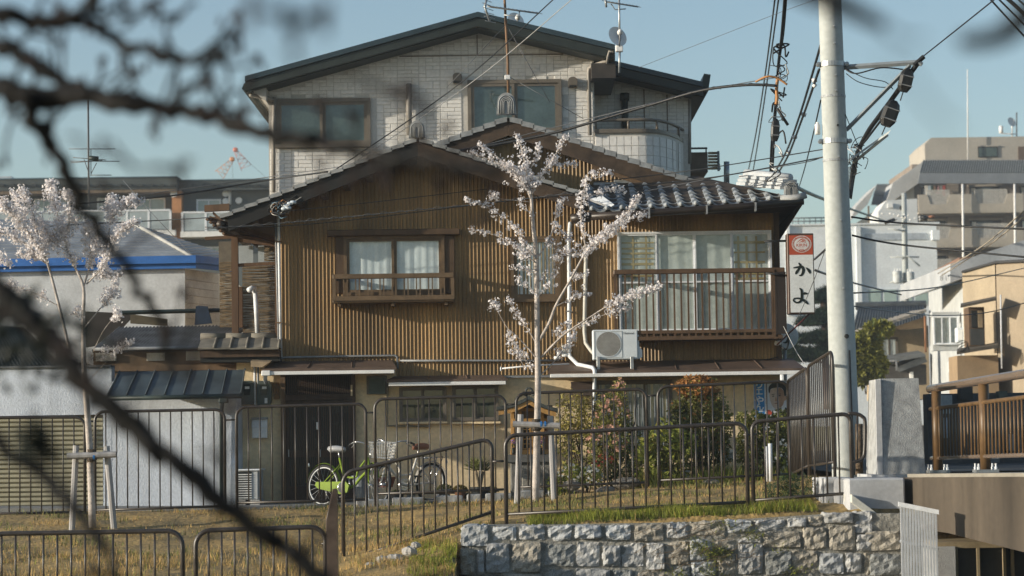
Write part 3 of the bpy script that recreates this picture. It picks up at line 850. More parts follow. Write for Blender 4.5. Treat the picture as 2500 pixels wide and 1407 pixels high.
# ---- tiled lean-to roof over the right room
EY = BH-.75                                    # eave
def tile_mesh():
    m = MB(); n = 12; w = .232; L_ = .34; prof = []
    for i in range(n+1):
        u = i/n
        z = .030*math.exp(-((u-.20)/.20)**2) + .010*math.exp(-((u-1.20)/.20)**2) - .014*math.sin(math.pi*min(max((u-.30)/.70,0),1))
        prof.append((u*w, z))
    for y, dz in ((0, 0), (L_, 0)):
        for x, z in prof: m.v.append((x, y, z+dz))
    for y in (0, L_):
        for x, z in prof: m.v.append((x, y, z-.026))
    k = n+1
    for i in range(n):
        m.face((i, i+1, k+i+1, k+i)); m.face((2*k+i+1, 2*k+i, 3*k+i, 3*k+i+1))
        m.face((2*k+i, 2*k+i+1, i+1, i))
    m.face((2*k, 0, k, 3*k)); m.face((n, 2*k+n, 3*k+n, k+n))
    return m
tm = tile_mesh()
tmesh = tm.mesh('pan_tile', tile_grey, smooth=False)
te0, te1 = at(1440, 516, EY), at(1962, 484, EY)
rows, TP = 7, .285
pit = .30                                      # rise over run
cols = int((te1.x-te0.x)/.218)
for r_ in range(rows):
    for c_ in range(cols):
        x = te0.x + c_*.218
        if c_ >= cols-1-r_*.75 and r_ > 0 and c_ > cols-1-r_*.8: continue      # cut by the hip
        ze = te0.z + (te1.z-te0.z)*((x-te0.x)/(te1.x-te0.x))**1.4
        o = inst(tmesh, 'pan_tile', bh, (x, EY+r_*TP, ze+.02+r_*TP*pit+.004*rnd.uniform(-1,1)), (math.atan(pit)-.10, 0, -math.atan2(te1.z-te0.z, te1.x-te0.x)*0))
bead = MB().lathe((0,0,0), [(.0,-.035),(.026,-.026),(.037,-.006),(.037,.03)], 10, 'y').mesh('eave_bead', tile_grey, True)
for c_ in range(cols):
    x = te0.x + c_*.218; ze = te0.z + (te1.z-te0.z)*((x-te0.x)/(te1.x-te0.x))**1.4
    inst(bead, 'eave_bead', bh, (x+.037, EY-.0, ze+.045))
zR = lambda y, z0: z0 + (y-EY)*pit
m = MB()
for (a, b) in (((te0.x, te0.z), (te1.x, te1.z)),):
    m.prismv([(a[0],EY+.02,a[1]-.05),(b[0],EY+.02,b[1]-.05),(b[0]-1.4,EY+2.0,b[1]+.5),(a[0],EY+2.0,a[1]+.55)], [(a[0],EY+.02,a[1]-.02),(b[0],EY+.02,b[1]-.02),(b[0]-1.4,EY+2.0,b[1]+.57),(a[0],EY+2.0,a[1]+.60)])
m.build('roof_deck', MAT['soffit_boards'], bh)
# underside and right return of the eave
soffit_d = MAT['soffit_boards']
A, B = at(1425, 530, EY+.04), at(1958, 494, EY+.04)
m = MB(); zs = AZ(1650, 520, BH)
m.add([(A.x,EY+.06,A.z),(B.x,EY+.06,B.z),(xw1+.02,BH+.0,zs-.02),(A.x,BH+.0,zs-.02)], [(0,1,2,3)])
m.add([(B.x,EY+.06,B.z),(B.x,BH+4,B.z),(xw1+.02,BH+4,zs-.30),(xw1+.02,BH,zs-.02)], [(0,1,2,3)])
m.build('eave_soffit', soffit_d, bh)
m = MB(); C_ = B+Vector((.02,0,.03)); D_ = Vector((xw1+.02, BH+.0, AZ(1892,585,BH)))
m.prismv([C_, C_+Vector((0,3,0)), Vector((xw1+.04, BH+3, D_.z)), Vector((xw1+.04,BH+.05,D_.z))], [C_+Vector((0,0,-.05)), C_+Vector((0,3,-.05)), Vector((xw1+.02, BH+3, D_.z-.04)), Vector((xw1+.02,BH+.05,D_.z-.04))])
m.build('eave_soffit', soffit_d, bh)
tube('gutter', M('eave_gutter', (.030,.022,.017), .4, .2, 6), bh, [at(1420,531,EY-.03), at(1600,519,EY-.03), at(1800,506,EY-.03), at(1962,491,EY-.03)], .055, 10)
for p, q in ((1585,521),(1726,511),(1845,504)): 
    a = at(p, q, EY-.09); box('gutter_bracket', pipe_grey, bh, a.x-.012, a.x+.012, EY-.1, EY+.03, a.z-.07, a.z+.06)
tube('gutter_end', MAT['eave_gutter'], bh, [at(1394,535,EY), at(1440,530,EY-.02)], .075, 10)
# flat verge tile at the roof corner and the white hip ridge
hipA, hipB = at(1822, 455, EY+.9), at(1928, 468, EY+.18)
for k in range(3):
    for i in range(5):
        a = hipA.lerp(hipB, i/5); b = hipA.lerp(hipB, (i+.96)/5); hgt = .052
        z = .02+k*hgt; wd = .15-.02*k
        m = MB(); m.prismv([(a.x-wd,a.y,a.z+z),(a.x+wd,a.y+.05,a.z+z),(a.x+wd,a.y+.05,a.z+z+hgt-.006),(a.x-wd,a.y,a.z+z+hgt-.006)], [(b.x-wd,b.y-.12,b.z+z),(b.x+wd,b.y-.05,b.z+z),(b.x+wd,b.y-.05,b.z+z+hgt-.006),(b.x-wd,b.y-.12,b.z+z+hgt-.006)])
        m.build('hip_ridge_tile', M('pale_ridge_tile', (.44,.46,.47), .55, .15, 6), bh)
tube('hip_ridge_cap', MAT['pale_ridge_tile'], bh, [hipA+Vector((0,0,.19)), hipB+Vector((0,-.06,.19))], .07, 10)
onigawara(bh, 1932, 466, EY+.02, .20, .28)
MB().tube([at(1905,486,EY-.02), at(1945,484,EY-.04), at(1968,476,EY-.04)], [.05,.055,.05], 10).build('corner_tile', tile_light, bh, smooth=True)
# stacked pale courses where the roof meets the gable wall
for p0, q0, p1, q1, y in ((1450,446,1620,452,37.2),(1470,453,1640,459,37.05),(1500,440,1660,445,37.3),(1690,456,1860,461,37.0),(1640,462,1800,467,36.9)):
    a, b = at(p0,q0,y), at(p1,q0-3,y); m = MB()
    m.prismv([a, b, b-Vector((0,0,.04)), a-Vector((0,0,.04))], [v+Vector((0,.25,.02)) for v in (a, b, b-Vector((0,0,.04)), a-Vector((0,0,.04)))]).build('flashing_course', tile_light, bh)
# broken end of the tiled roof near the gable
MB().prismv([at(1440,486,EY+.1), at(1470,478,EY+.1), at(1500,500,EY-.02), at(1492,505,EY-.02)], [v+Vector((0,.1,-.02)) for v in (at(1440,486,EY+.1), at(1470,478,EY+.1), at(1500,500,EY-.02), at(1492,505,EY-.02))]).build('loose_flashing', white_alu, bh)

# ---- window with box railing (left)
wbrown = M('window_brown', (.135,.090,.050), .5, .2, 6)
window(bh, 840, 576, 1086, 722, BH, 2, wbrown, curtain_w, None, 8, .09)
for (p0, p1) in ((820, 841), (1086, 1109)): pbox('window_board', brown_dark, bh, p0, 577, p1, 716, BH-.07, .07)
a = rc(800, 562, 1123, 577, BH); box('window_hood', brown_dark, bh, a[0], a[1], BH-.17, BH, a[2], a[3], .01)
RY = BH-.40
def railbox(p0, q0, p1, q1): 
    return rc(p0, q0, p1, q1, RY)
a = railbox(812, 668, 1108, 680); box('railing', wbrown, bh, a[0], a[1], RY, RY+.05, a[2], a[3], .008)
b_ = railbox(812, 722, 1108, 738)
box('flower_rack_floor', wbrown, bh, b_[0], b_[1], RY, BH-.01, b_[2], b_[3]-.01, .008)
box('flower_rack_lip', wbrown, bh, b_[0]-.01, b_[1]+.01, RY-.025, RY, b_[2]+.03, b_[3])
for x in (a[0]+.02, a[1]-.02):
    box('railing_post', wbrown, bh, x-.025, x+.025, RY+.002, RY+.048, b_[3]-.01, a[2])
    box('side_rail', wbrown, bh, x-.02, x+.02, RY+.05, BH-.01, a[2]+.005, a[3]-.005)
    for k in range(3): box('baluster', wbrown, bh, x-.008, x+.008, RY+.12+k*.09, RY+.135+k*.09, b_[3]-.01, a[2]+.005)
xs_ = a[0]+.16
k = 0
while xs_ < a[1]-.1:
    box('baluster', wbrown, bh, xs_-.009, xs_+.009, RY+.015, RY+.035, b_[3]-.012, a[2]+.002)
    xs_ += (.055 if k % 2 == 0 else .125); k += 1
for p in (830, 960, 1090): 
    x = AX(p, 745, RY+.2); box('bracket', wbrown, bh, x-.025, x+.025, RY+.05, BH-.01, b_[2]-.05, b_[2]-.002)

# ---- narrow middle window
window(bh, 1247, 578, 1368, 733, BH, 1, wbrown, curtain_w, None, 8, .06)
box('window_sill', wbrown, bh, *[AX(1243,735,BH), AX(1372,735,BH)], BH-.11, BH-.061, AZ(1308,738,BH), AZ(1308,731,BH))

# ---- big sliding window and balcony railing (right)
window(bh, 1508, 566, 1884, 812, BH-.0, 4, white_alu, M('net_curtain', (.68,.69,.66), .95, .22, 9, col2=(.48,.49,.46)), None, 5, .09, mid=689)
tape = M('tan_tape', (.46,.34,.16), .8, .1, 8)
def tapes(pl, ph, hs, vs):
    for q in hs:
        w = rnd.uniform(3.5, 6.5); a = rc(pl, q-w/2, ph, q+w/2, BH-.05); box('paper_strip', tape, bh, a[0], a[1], BH-.0455, BH-.0445, a[2], a[3])
    for p in vs:
        w = rnd.uniform(3.5, 6); a = rc(p-w/2, 577, p+w/2, 686, BH-.05); box('paper_strip', tape, bh, a[0], a[1], BH-.0470, BH-.0460, a[2], a[3])
tapes(1518, 1596, (593,607,619,632,645,660,674), (1546,1578))
tapes(1790, 1868, (592,616,640,668,680), (1803,1823,1847))
BYR = BH-.55
a = rc(1498, 656, 1916, 668, BYR)
bal = brown_rail
box('railing', bal, bh, a[0], a[1], BYR, BYR+.06, a[2], a[3], .01)
b2 = rc(1560, 805, 1900, 813, BYR); c2 = rc(1560, 820, 1900, 829, BYR)
box('bottom_rail', bal, bh, AX(1503,808,BYR), a[1]-.1, BYR+.008, BYR+.052, b2[2], b2[3])
box('balcony_beam', bal, bh, AX(1503,825,BYR), a[1]-.05, BYR+.0, BYR+.06, c2[2], c2[3])
p = 1510
while p < 1895:
    x = AX(p, 740, BYR); box('baluster', bal, bh, x-.013, x+.013, BYR+.015, BYR+.045, c2[3]-.01, a[2]+.005); p += 17.1
xe = a[1]
box('end_screen', M('dark_end_panel', (.030,.022,.018), .6), bh, xe-.15, xe-.12, BYR+.0, BH-.02, AZ(1905,822,BYR), AZ(1905,658,BYR))
box('end_screen', MAT['dark_end_panel'], bh, xe-.118, xe+.012, BYR+.001, BYR+.05, AZ(1905,815,BYR), AZ(1905,664,BYR))
box('balcony_floor', brown_dark, bh, AX(1503,825,BYR), xe-.05, BYR+.065, BH-.01, c2[2]+.005, c2[3]-.012)
for p in (1503, 1893):
    x = AX(p, 740, BYR); box('railing_post', bal, bh, x-.022, x+.022, BYR+.006, BYR+.056, c2[2]-.01, a[2]+.004)
    box('side_rail', bal, bh, x-.02, x+.02, BYR+.06, BH-.01, a[2], a[3]-.006)

# ---- awnings over the ground floor: a long one right, two short ones left
def awn(p0, p1, q_top, q_eave, seams, prj=.62, tri=True, extra=0):
    y0 = BH-prj
    xa, xb = AX(p0, q_eave, y0), AX(p1, q_eave, y0); ze = AZ((p0+p1)/2, q_eave, y0); zt_ = AZ((p0+p1)/2, q_top, BH)
    m = MB(); ins = .10
    m.prismv([(xa,y0,ze),(xb,y0,ze),(xb,y0,ze+.035),(xa,y0,ze+.035)], [(xa+ins,BH-.005,zt_-.035),(xb-ins,BH-.005,zt_-.035),(xb-ins,BH-.005,zt_),(xa+ins,BH-.005,zt_)])
    aw = m.build('awning', awning, bh)
    box('awning_fascia', white_paint, aw, xa+.03, xb-.03, y0-.022, y0+.01, ze-.055, ze-.003, .005)
    box('awning_soffit', wood_mid, aw, xa+.05, xb-.05, y0+.012, BH-.02, ze-.03, ze-.012)
    for i in range(1, seams):
        t = i/seams; x = xa+(xb-xa)*t
        MB().tube([(x, y0-.002, ze+.038), (x+(.5-t)*.2, BH-.01, zt_+.004)], .009, 5).build('awning_seam', awning, aw)
    return aw
awn(1338, 1966, 880, 909, 6, .70)
awn(640, 968, 881, 905, 3, .62)
awn(944, 1240, 917, 932, 3, .40)
a = rc(990, 912, 1370, 922, BH-.03); box('base_flashing', pipe_grey, bh, AX(975,922,BH), AX(1345,918,BH), BH-.05, BH-.014, a[2]-.01, a[2]+.02)
# white gutter cup at the end of the door awning
pbox('gutter_cup', white_paint, bh, 638, 905, 660, 918, BH-.66, .12, .01)

# ---- entrance: lattice sliding doors with transom
DY = BH+.0
door_w = M('lattice_wood', (.060,.036,.022), .65, .3, 8, streak=True)
dx0, dx1, dz0, dz1 = rc(690, 912, 866, 1232, BH)
box('door_recess', dark_room, bh, dx0+.02, dx1-.02, BH-.005, BH+.009, dz0, dz1)
for p0, p1 in ((686, 697), (860, 868)): pbox('door_jamb', wood_mid if p0 == 686 else wood_dark, bh, p0, 915, p1, 1232, BH-.10, .10)
pbox('door_header', door_w, bh, 697, 963, 860, 977, BH-.09, .085)
pbox('door_header', door_w, bh, 697, 909, 860, 917, BH-.09, .085)
for k in range(32):
    p = 701+k*5.0; pbox('transom_slat', door_w, bh, p, 917, p+2.2, 963, BH-.05, .03)
for (l, r_, yy) in ((698, 782, BH-.045), (776, 860, BH-.08)):
    dr = MB(); x0, x1, z0, z1 = rc(l, 978, r_, 1230, yy)
    w = .055
    dr.box(x0, x0+w, yy, yy+.03, z0, z1); dr.box(x1-w, x1, yy, yy+.03, z0, z1); dr.box(x0+w, x1-w, yy, yy+.03, z1-.07, z1); dr.box(x0+w, x1-w, yy, yy+.03, z0, z0+.26)
    zm = AZ((l+r_)/2, 1108, yy); dr.box(x0+w, x1-w, yy, yy+.03, zm-.05, zm+.05)
    d = dr.build('door', door_w, bh)
    n = 13
    for k in range(1, n):
        x = x0+w+(x1-x0-2*w)*k/n; box('door_slat', door_w, d, x-.007, x+.007, yy+.006, yy+.024, z0+.26, z1-.07)
    box('door_glass', M('smoked_glass', (.030,.036,.034), .25, .2, 3), d, x0+w, x1-w, yy+.025, yy+.029, z0+.26, z1-.07)
    for pz in (1104,): 
        px = AX(l+7 if l < 700 else l+6, pz, yy); box('door_handle', galv, d, px-.006, px+.006, yy-.012, yy, AZ(l, pz+12, yy), AZ(l, pz-6, yy))
pbox('door_plate', white_paint, bh, 772, 1031, 779, 1049, BH-.095, .015, .004)
pbox('notice_strip', M('cream_paper', (.62,.50,.33), .8), bh, 856, 940, 860.5, 967, BH-.115, .012)
# step
box('door_step', conc_pave, bh, dx0-.05, dx1+.05, BH-.32, BH, -.1, AZ(778,1230,BH)+.01, .01)

# ---- ground floor windows
window(bh, 975, 945, 1090, 1030, BH, 2, bronze, M('beige_blind', (.40,.36,.27), .9, .15, 4, col2=(.14,.14,.12)), gl_dark, 5, .06, folds=False)
window(bh, 1104, 941, 1217, 1028, BH, 2, bronze, M('beige_blind2', (.30,.31,.28), .9, .2, 3, col2=(.08,.09,.085)), gl_dark, 5, .06, folds=False)
for p0, p1 in ((968,1093),(1100,1222)): a = rc(p0, 1030, p1, 1035, BH); box('window_sill', stucco_y, bh, a[0], a[1], BH-.09, BH-.0, a[2], a[3])
lv = pbox('louver_window', bronze, bh, 895, 918, 944, 963, BH-.03, .035)
for k in range(5):
    a = rc(900, 922+k*8, 940, 928+k*8, BH-.05); m = MB()
    m.prismv([(a[0],BH-.07,a[2]-.01),(a[1],BH-.07,a[2]-.01),(a[1],BH-.066,a[2]-.005),(a[0],BH-.066,a[2]-.005)], [(a[0],BH-.032,a[3]),(a[1],BH-.032,a[3]),(a[1],BH-.03,a[3]+.005),(a[0],BH-.03,a[3]+.005)]).build('louver_blade', M('louver_glass', (.16,.20,.18), .2, .1, 4), lv)
fr = window(bh, 1452, 928, 1642, 1100, BH, 3, bronze, curtain_g, None, 6, .05)
for k in range(18):
    p = 1458+k*10; pbox('shutter_rib', M('shutter_grey', (.40,.42,.44), .6, .1, 4), fr, p, 940, p+1.6, 1096, BH-.066, .008)
# vent hood right of the shrine
hv = rc(1394, 932, 1446, 966, BH)
m = MB(); n = 8
pr = [(BH, hv[3]), (BH-.10, hv[3]-.005), (BH-.2, hv[3]-.05), (BH-.26, hv[3]-.12), (BH-.26, hv[2]), (BH, hv[2])]
m.prismv([(hv[0], y, z) for y, z in pr], [(hv[1], y, z) for y, z in pr]).build('vent_hood', M('hood_brown', (.075,.055,.045), .5, .2, 5), bh)

# ---- pipes and conduits on the facade
def pipe(pts, r=.028, mat=pipe_white, name='downpipe', n=8):
    o = tube(name, mat, bh, pts, r, n); return o
d1 = pipe([at(678,520,BH-.08), at(680,548,BH-.08), at(683,700,BH-.08), at(686,872,BH-.08)], .022)
pipe([at(673,548,BH-.07), at(677,700,BH-.07), at(681,866,BH-.07)], .016, pipe_grey)
for q in (590, 788, 852): a = at(681, q, BH-.1); box('pipe_clip', rust, bh, a.x-.05, a.x+.035, BH-.11, BH-.02, a.z-.008, a.z+.008)
pipe([at(1392,545,BH-.30), at(1390,572,BH-.1), at(1389,600,BH-.07), at(1390,700,BH-.07), at(1389,862,BH-.07), at(1392,872,BH-.12), at(1410,890,BH-.35), at(1447,898,BH-.62), at(1452,905,BH-.72), at(1450,1000,BH-.30), at(1448,1160,BH-.10)], .030)
for q in (624, 760, 836): a = at(1390, q, BH-.1); box('pipe_clip', pipe_grey, bh, a.x-.04, a.x+.04, BH-.105, BH-.02, a.z-.01, a.z+.01)
pipe([at(1431,606,BH-.05), at(1430,660,BH-.06), at(1429,700,BH-.06), at(1427,810,BH-.06), at(1430,838,BH-.08), at(1444,858,BH-.15), at(1452,866,BH-.3)], .030, M('pipe_cover', (.50,.49,.44), .6, .12, 4), 'refrigerant_hose')
pbox('conduit_cap', MAT['pipe_cover'], bh, 1424, 600, 1437, 622, BH-.1, .09, .01)
pbox('cable_box', MAT['pipe_cover'], bh, 1372, 843, 1390, 868, BH-.1, .09, .008)
cm = pipe_grey
pipe([at(640,884,BH-.3), at(670,880,BH-.12), at(695,873,BH-.05), at(800,871,BH-.05), at(964,868,BH-.05), at(970,872,BH-.05), at(971,900,BH-.08)], .016, cm, 'conduit')
pipe([at(975,881,BH-.05), at(1100,881,BH-.05), at(1250,881,BH-.05), at(1365,880,BH-.05)], .016, cm, 'conduit')
pipe([at(946,935,BH-.04), at(946,1040,BH-.04), at(1050,1041,BH-.04)], .016, M('conduit_ochre', (.24,.21,.15), .6), 'conduit')
pipe([at(1226,900,BH-.3), at(1300,893,BH-.25), at(1390,889,BH-.2)], .012, pipe_white, 'bracket_rod')
pipe([at(1223,896,BH-.3), at(1223,906,BH-.3)], .012, pipe_white, 'bracket_rod')
# coiled cables by the pipe
for k in range(4):
    c = at(1356, 858, BH-.06); r_ = .05+.018*k
    tube('cable_coil', M('coil_ochre', (.24,.17,.09), .6), bh, [c+Vector((r_*math.cos(t*.5), -.01*k, r_*1.2*math.sin(t*.5))) for t in range(13)], .007, 5)
for k, (p, q, r_) in enumerate(((1368,862,.03),(1380,868,.025),(1360,874,.025))):
    MB().lathe(at(p,q,BH-.1), [(.0,-.05),(r_,-.045),(r_,.045),(0,.05)], 8, 'x').build('insulator', white_paint, bh, smooth=True)
for e, (pts, r_) in enumerate((([(1330,865),(1345,880),(1362,870),(1380,884),(1396,878)], .006), ([(1340,850),(1352,842),(1365,855),(1378,848)], .006), ([(1560,888),(1700,884),(1850,880),(1900,872)], .007), ([(1450,886),(1500,890),(1600,888)],.007))):
    tube('loose_cable', black_rubber, bh, smooth_path([at(p,q,BH-.06) for p, q in pts]), r_, 5)
# cable anchor under the left eave with a tangle of service wires
cols_ = [M('wire_orange', (.42,.20,.07), .5), M('wire_blue', (.16,.28,.36), .5), black_rubber, M('wire_white', (.55,.55,.52), .5), wire_grey]
rw = random.Random(3)
for k in range(14):
    c = at(676+rw.uniform(-14,26), 512+rw.uniform(-14,10), VY-.02); r_ = rw.uniform(.05,.11)
    pts = [c+Vector((r_*math.cos(t*.55+k)*rw.uniform(.8,1.2), rw.uniform(-.05,.05), r_*math.sin(t*.55+k)*rw.uniform(.7,1.1))) for t in range(9)]
    tube('service_wire_loop', cols_[k % 5], bh, smooth_path(pts, 3), .006, 5)
for p, q in ((700,502),(708,497),(716,494),(704,508),(694,510)):
    MB().lathe(at(p,q,VY-.05), [(.0,-.05),(.022,-.04),(.028,0),(.02,.04),(0,.045)], 8, 'x').build('insulator', M('insulator_blue', (.55,.62,.68), .3), bh, smooth=True)
# ------------------------------------------------------------------ lettering helpers
def text_mb(body, size, bold=.0, extrude=0):
    c = bpy.data.curves.new('lettering', 'FONT'); c.body = body; c.size = size; c.offset = bold; c.align_x = 'CENTER'; c.align_y = 'CENTER'
    c.resolution_u = 3
    o = bpy.data.objects.new('lettering', c); COL.objects.link(o)
    dg = bpy.context.evaluated_depsgraph_get()
    me = o.evaluated_get(dg).to_mesh(); mb = MB()
    mb.add([tuple(v.co) for v in me.vertices], [tuple(p.vertices) for p in me.polygons])
    bpy.data.objects.remove(o); bpy.data.curves.remove(c)
    return mb
def letter(name, body, size, cx, y, cz, mat, parent, bold=0, rot=0, sx=1, sz=1):
    """flat lettering facing the camera"""
    mb = text_mb(body, size, bold)
    ca, sa = math.cos(rot), math.sin(rot)
    mb.v = [(cx+(x*sx*ca - z*sz*sa), y, cz+(x*sx*sa+z*sz*ca)) for x, z, _ in mb.v]
    return mb.build(name, mat, parent)
def brush(name, pts, mat, parent, y):
    """brush stroke with changing width; pts are world (x, z, width)"""
    P_ = [Vector((x, z, w)) for x, z, w in pts]; S = smooth_path(P_, 6); m = MB()
    n = len(S); L_, R_ = [], []
    for i, p in enumerate(S):
        t = (S[min(i+1,n-1)]-S[max(i-1,0)]); t.z = 0
        if t.length < 1e-9: t = Vector((1,0,0))
        t.normalize(); nn = Vector((-t.y, t.x, 0)); w = max(p.z, .002)/2
        L_.append((p.x+nn.x*w, y, p.y+nn.y*w)); R_.append((p.x-nn.x*w, y, p.y-nn.y*w))
    base = len(m.v); m.v += L_+R_
    for i in range(n-1): m.face((base+i, base+i+1, base+n+i+1, base+n+i))
    for e in (0, n-1):
        p = S[e]; w = max(p.z,.002)/2; k0 = len(m.v); m.v += [(p.x+w*math.cos(a*.785), y, p.y+w*math.sin(a*.785)) for a in range(8)]; m.face([k0+a for a in range(8)])
    # a hair of thickness so that overlapping strokes do not share a plane
    for j, v in enumerate(m.v): m.v[j] = (v[0], y-.00001*j, v[2])
    return m.build(name, mat, parent)

# ------------------------------------------------------------------ projecting shop sign
SY = 35.3
x0, x1, z0, z1 = rc(1923, 570, 1988, 767, SY)
sg = thing('projecting_sign', 'tall lit-box shop sign with red beer emblem above black brush lettering', 'sign', ((x0+x1)/2, SY+.1, z0))
frame_m = M('sign_frame', (.075,.042,.030), .45, .2, 6)
box('case', frame_m, sg, x0, x1, SY, SY+.22, z0, z1, .01)
fx0, fx1, fz0, fz1 = rc(1928.5, 575, 1985.5, 763, SY)
zred = AZ(1957, 622.5, SY)
box('white_panel', M('sign_white', (.70,.72,.71), .3, .05, 3), sg, fx0, fx1, SY-.010, SY-.0, fz0, zred)
red = M('sign_red', (.42,.075,.035), .4, .1, 3)
box('red_panel', red, sg, fx0, fx1, SY-.0105, SY-.0, zred, fz1)
def s4(a, b): return at(1900+a/5.867, 550+b/5.867, SY)
ink = M('sign_ink', (.010,.016,.014), .4)
u = SY/F/5.867
ST = [[(222,612,18),(280,604,30),(335,598,38),(360,635,44),(350,690,40),(322,722,26),(296,716,8)],
      [(296,548,22),(318,582,36),(296,628,34),(268,668,40),(252,692,30)],
      [(392,608,8),(420,630,30),(445,662,42),(452,684,28)],
      [(308,908,18),(332,936,34),(336,1000,36),(334,1055,38),(312,1096,34),(262,1112,24),(218,1082,22),(232,1052,20),(290,1050,26),(345,1068,34),(392,1098,40),(424,1130,20)],
      [(342,990,22),(378,978,36),(412,982,20)]]
for i, stq in enumerate(ST):
    brush('brush_stroke', [(s4(a,b).x, s4(a,b).z, w*u) for a, b, w in stq], ink, sg, SY-.012-.0006*i)
ec = s4(333, 272); emb = M('emblem_white', (.62,.60,.58), .4)
def ring(parent, cx, cz, rx, rz, w, y, mat, name):
    m = MB(); n = 40
    for k in range(n):
        a = 2*math.pi*k/n; m.v += [(cx+rx*math.cos(a), y, cz+rz*math.sin(a)), (cx+(rx-w)*math.cos(a), y, cz+(rz-w)*math.sin(a))]
    for k in range(n):
        j = (k+1) % n; m.face((2*k, 2*j, 2*j+1, 2*k+1))
    return m.build(name, mat, parent)
def disc(parent, cx, cz, rx, rz, y, mat, name):
    m = MB(); n = 40; m.v = [(cx+rx*math.cos(2*math.pi*k/n), y, cz+rz*math.sin(2*math.pi*k/n)) for k in range(n)]; m.face(range(n))
    return m.build(name, mat, parent)
ring(sg, ec.x, ec.z, 141*u, 122*u, 8*u, SY-.0125, emb, 'emblem_ring')
disc(sg, ec.x, ec.z, 108*u, 90*u, SY-.0128, emb, 'emblem_field')
txt = 'KIRIN BREWERY CO LTD'
for i, ch in enumerate(txt):
    a = math.pi*(1-(i+.5)/len(txt)); 
    if ch != ' ': letter('emblem_letter', ch, 26*u, ec.x+122*u*math.cos(a), SY-.0132, ec.z+104*u*math.sin(a), emb, sg, 0, a-math.pi/2)
for i in range(18):
    a = math.pi*(1+(i+.5)/18)
    if 6 < i < 11: continue
    disc(sg, ec.x+122*u*math.cos(a), ec.z+104*u*math.sin(a), 6*u, 6*u, SY-.0132, emb, 'emblem_dot')
letter('emblem_word', 'KIRIN', 62*u, ec.x, SY-.0134, ec.z-18*u, red, sg, .0012)
for k in range(6): box('emblem_fine_print', red, sg, ec.x-38*u+k*13*u, ec.x-30*u+k*13*u, SY-.0136, SY-.0131, ec.z-60*u, ec.z-52*u)
box('emblem_band', red, sg, ec.x-32*u, ec.x+32*u, SY-.0136, SY-.0131, ec.z-106*u, ec.z-76*u)
letter('emblem_word', 'BEER', 22*u, ec.x, SY-.014, ec.z-91*u, emb, sg)
for i, stq in enumerate([[(265,252,4),(300,225,10),(330,205,14),(350,222,8)], [(300,250,6),(335,235,12),(370,222,10),(398,240,4)], [(325,210,4),(345,196,10),(368,205,4)], [(340,250,4),(360,238,9),(392,252,5)], [(352,212,5),(375,210,10),(392,222,4)]]):
    brush('emblem_swirl', [(s4(a,b).x, s4(a,b).z, w*u) for a, b, w in stq], red, sg, SY-.0133-.0003*i)
tube('bracket', black_rubber, sg, [(x0-.32, SY+.11, z1-.1), (x0+.02, SY+.11, z1-.1)], .016)
tube('bracket', black_rubber, sg, [(x0-.30, SY+.11, AZ(1930,665,SY)), (x0+.02, SY+.11, AZ(1930,672,SY))], .016)
tube('stay_rod', M('rod_maroon', (.10,.03,.03), .5), sg, [at(1897,842,SY+.3), at(1975,768,SY+.1)], .012)
# small lamp fitting on the corner of the house
lf = thing('corner_cable_bracket', 'pale insulator clamp with hanging cable at the house corner', 'bracket', at(1902,838,35.8))
MB().lathe(at(1900,838,35.7), [(0,-.06),(.035,-.05),(.04,.03),(0,.05)], 10, 'x').build('insulator', white_paint, lf, smooth=True)
tube('cable_tail', black_rubber, lf, smooth_path([at(1902,842,35.7), at(1912,850,35.6), at(1920,852,35.6), at(1925,838,35.6), at(1926,822,35.6)]), .012, 6)
# pale round sign further down the street
rs_ = thing('round_street_sign', 'round white sign with black brush mark half hidden behind the brown house', 'sign', at(1915,880,42))
c = at(1916, 822, 42)
MB().lathe(c, [(.215,-.08),(.23,-.07),(.23,.07),(.215,.08)], 28, 'y').build('disc', M('sign_cream', (.60,.62,.62), .4), rs_, smooth=False)
brush('brush_mark', [(c.x+.02, c.z+.04, .02), (c.x+.06, c.z-.02, .05), (c.x+.02, c.z-.10, .04), (c.x-.03, c.z-.11, .02)], ink, rs_, 42-.085)
tube('sign_post', pipe_grey, rs_, [c+Vector((0,.05,-.2)), c+Vector((0,.05,-1.2))], .03)

# ------------------------------------------------------------------ poster on the ground floor wall
PY = BH-.012
px0, px1, pz0, pz1 = rc(1840, 929, 1927, 1045, PY)
po = thing('campaign_poster', 'election style poster with portrait and blue lettered stripe on ochre wall', 'poster', ((px0+px1)/2, PY, pz0))
box('sheet', M('poster_paper', (.62,.64,.68), .5, .05, 4), po, px0, px1, PY-.004, PY+.004, pz0, pz1)
def p9(a, b): return at(1780+a/8.795, 900+b/8.795, PY)
uw = PY/F/8.795
a, b = p9(535, 270), p9(772, 1250)
box('blue_stripe', M('poster_blue', (.025,.21,.52), .45, .05, 4), po, a.x, b.x, PY-.0048, PY-.0035, b.z, a.z)
wp = M('poster_white', (.72,.74,.74), .5)
for ch, (cx, cy), s_ in (('り',(650,350),215), ('エ',(640,510),175), ('ゃ',(650,680),260), ('ん',(650,830),210), ('に',(655,985),200)):
    q = p9(cx, cy); letter('poster_letter', ch, s_*uw, q.x, PY-.0056, q.z, wp, po, .0035)
gm = M('poster_grey_text', (.10,.11,.12), .5)
for k in range(9):
    for e in range(3):
        q = p9(790+rnd.uniform(0,14), 345+k*48+e*13); box('small_print', gm, po, q.x-8*uw, q.x+8*uw, PY-.0054-.0002*e, PY-.003, q.z-2.5*uw, q.z+2.5*uw)
hair = M('print_hair', (.018,.022,.022), .5); skin = M('print_skin', (.36,.22,.145), .5, .25, 6); skin2 = M('print_skin_pale', (.52,.42,.35), .5, .15, 8)
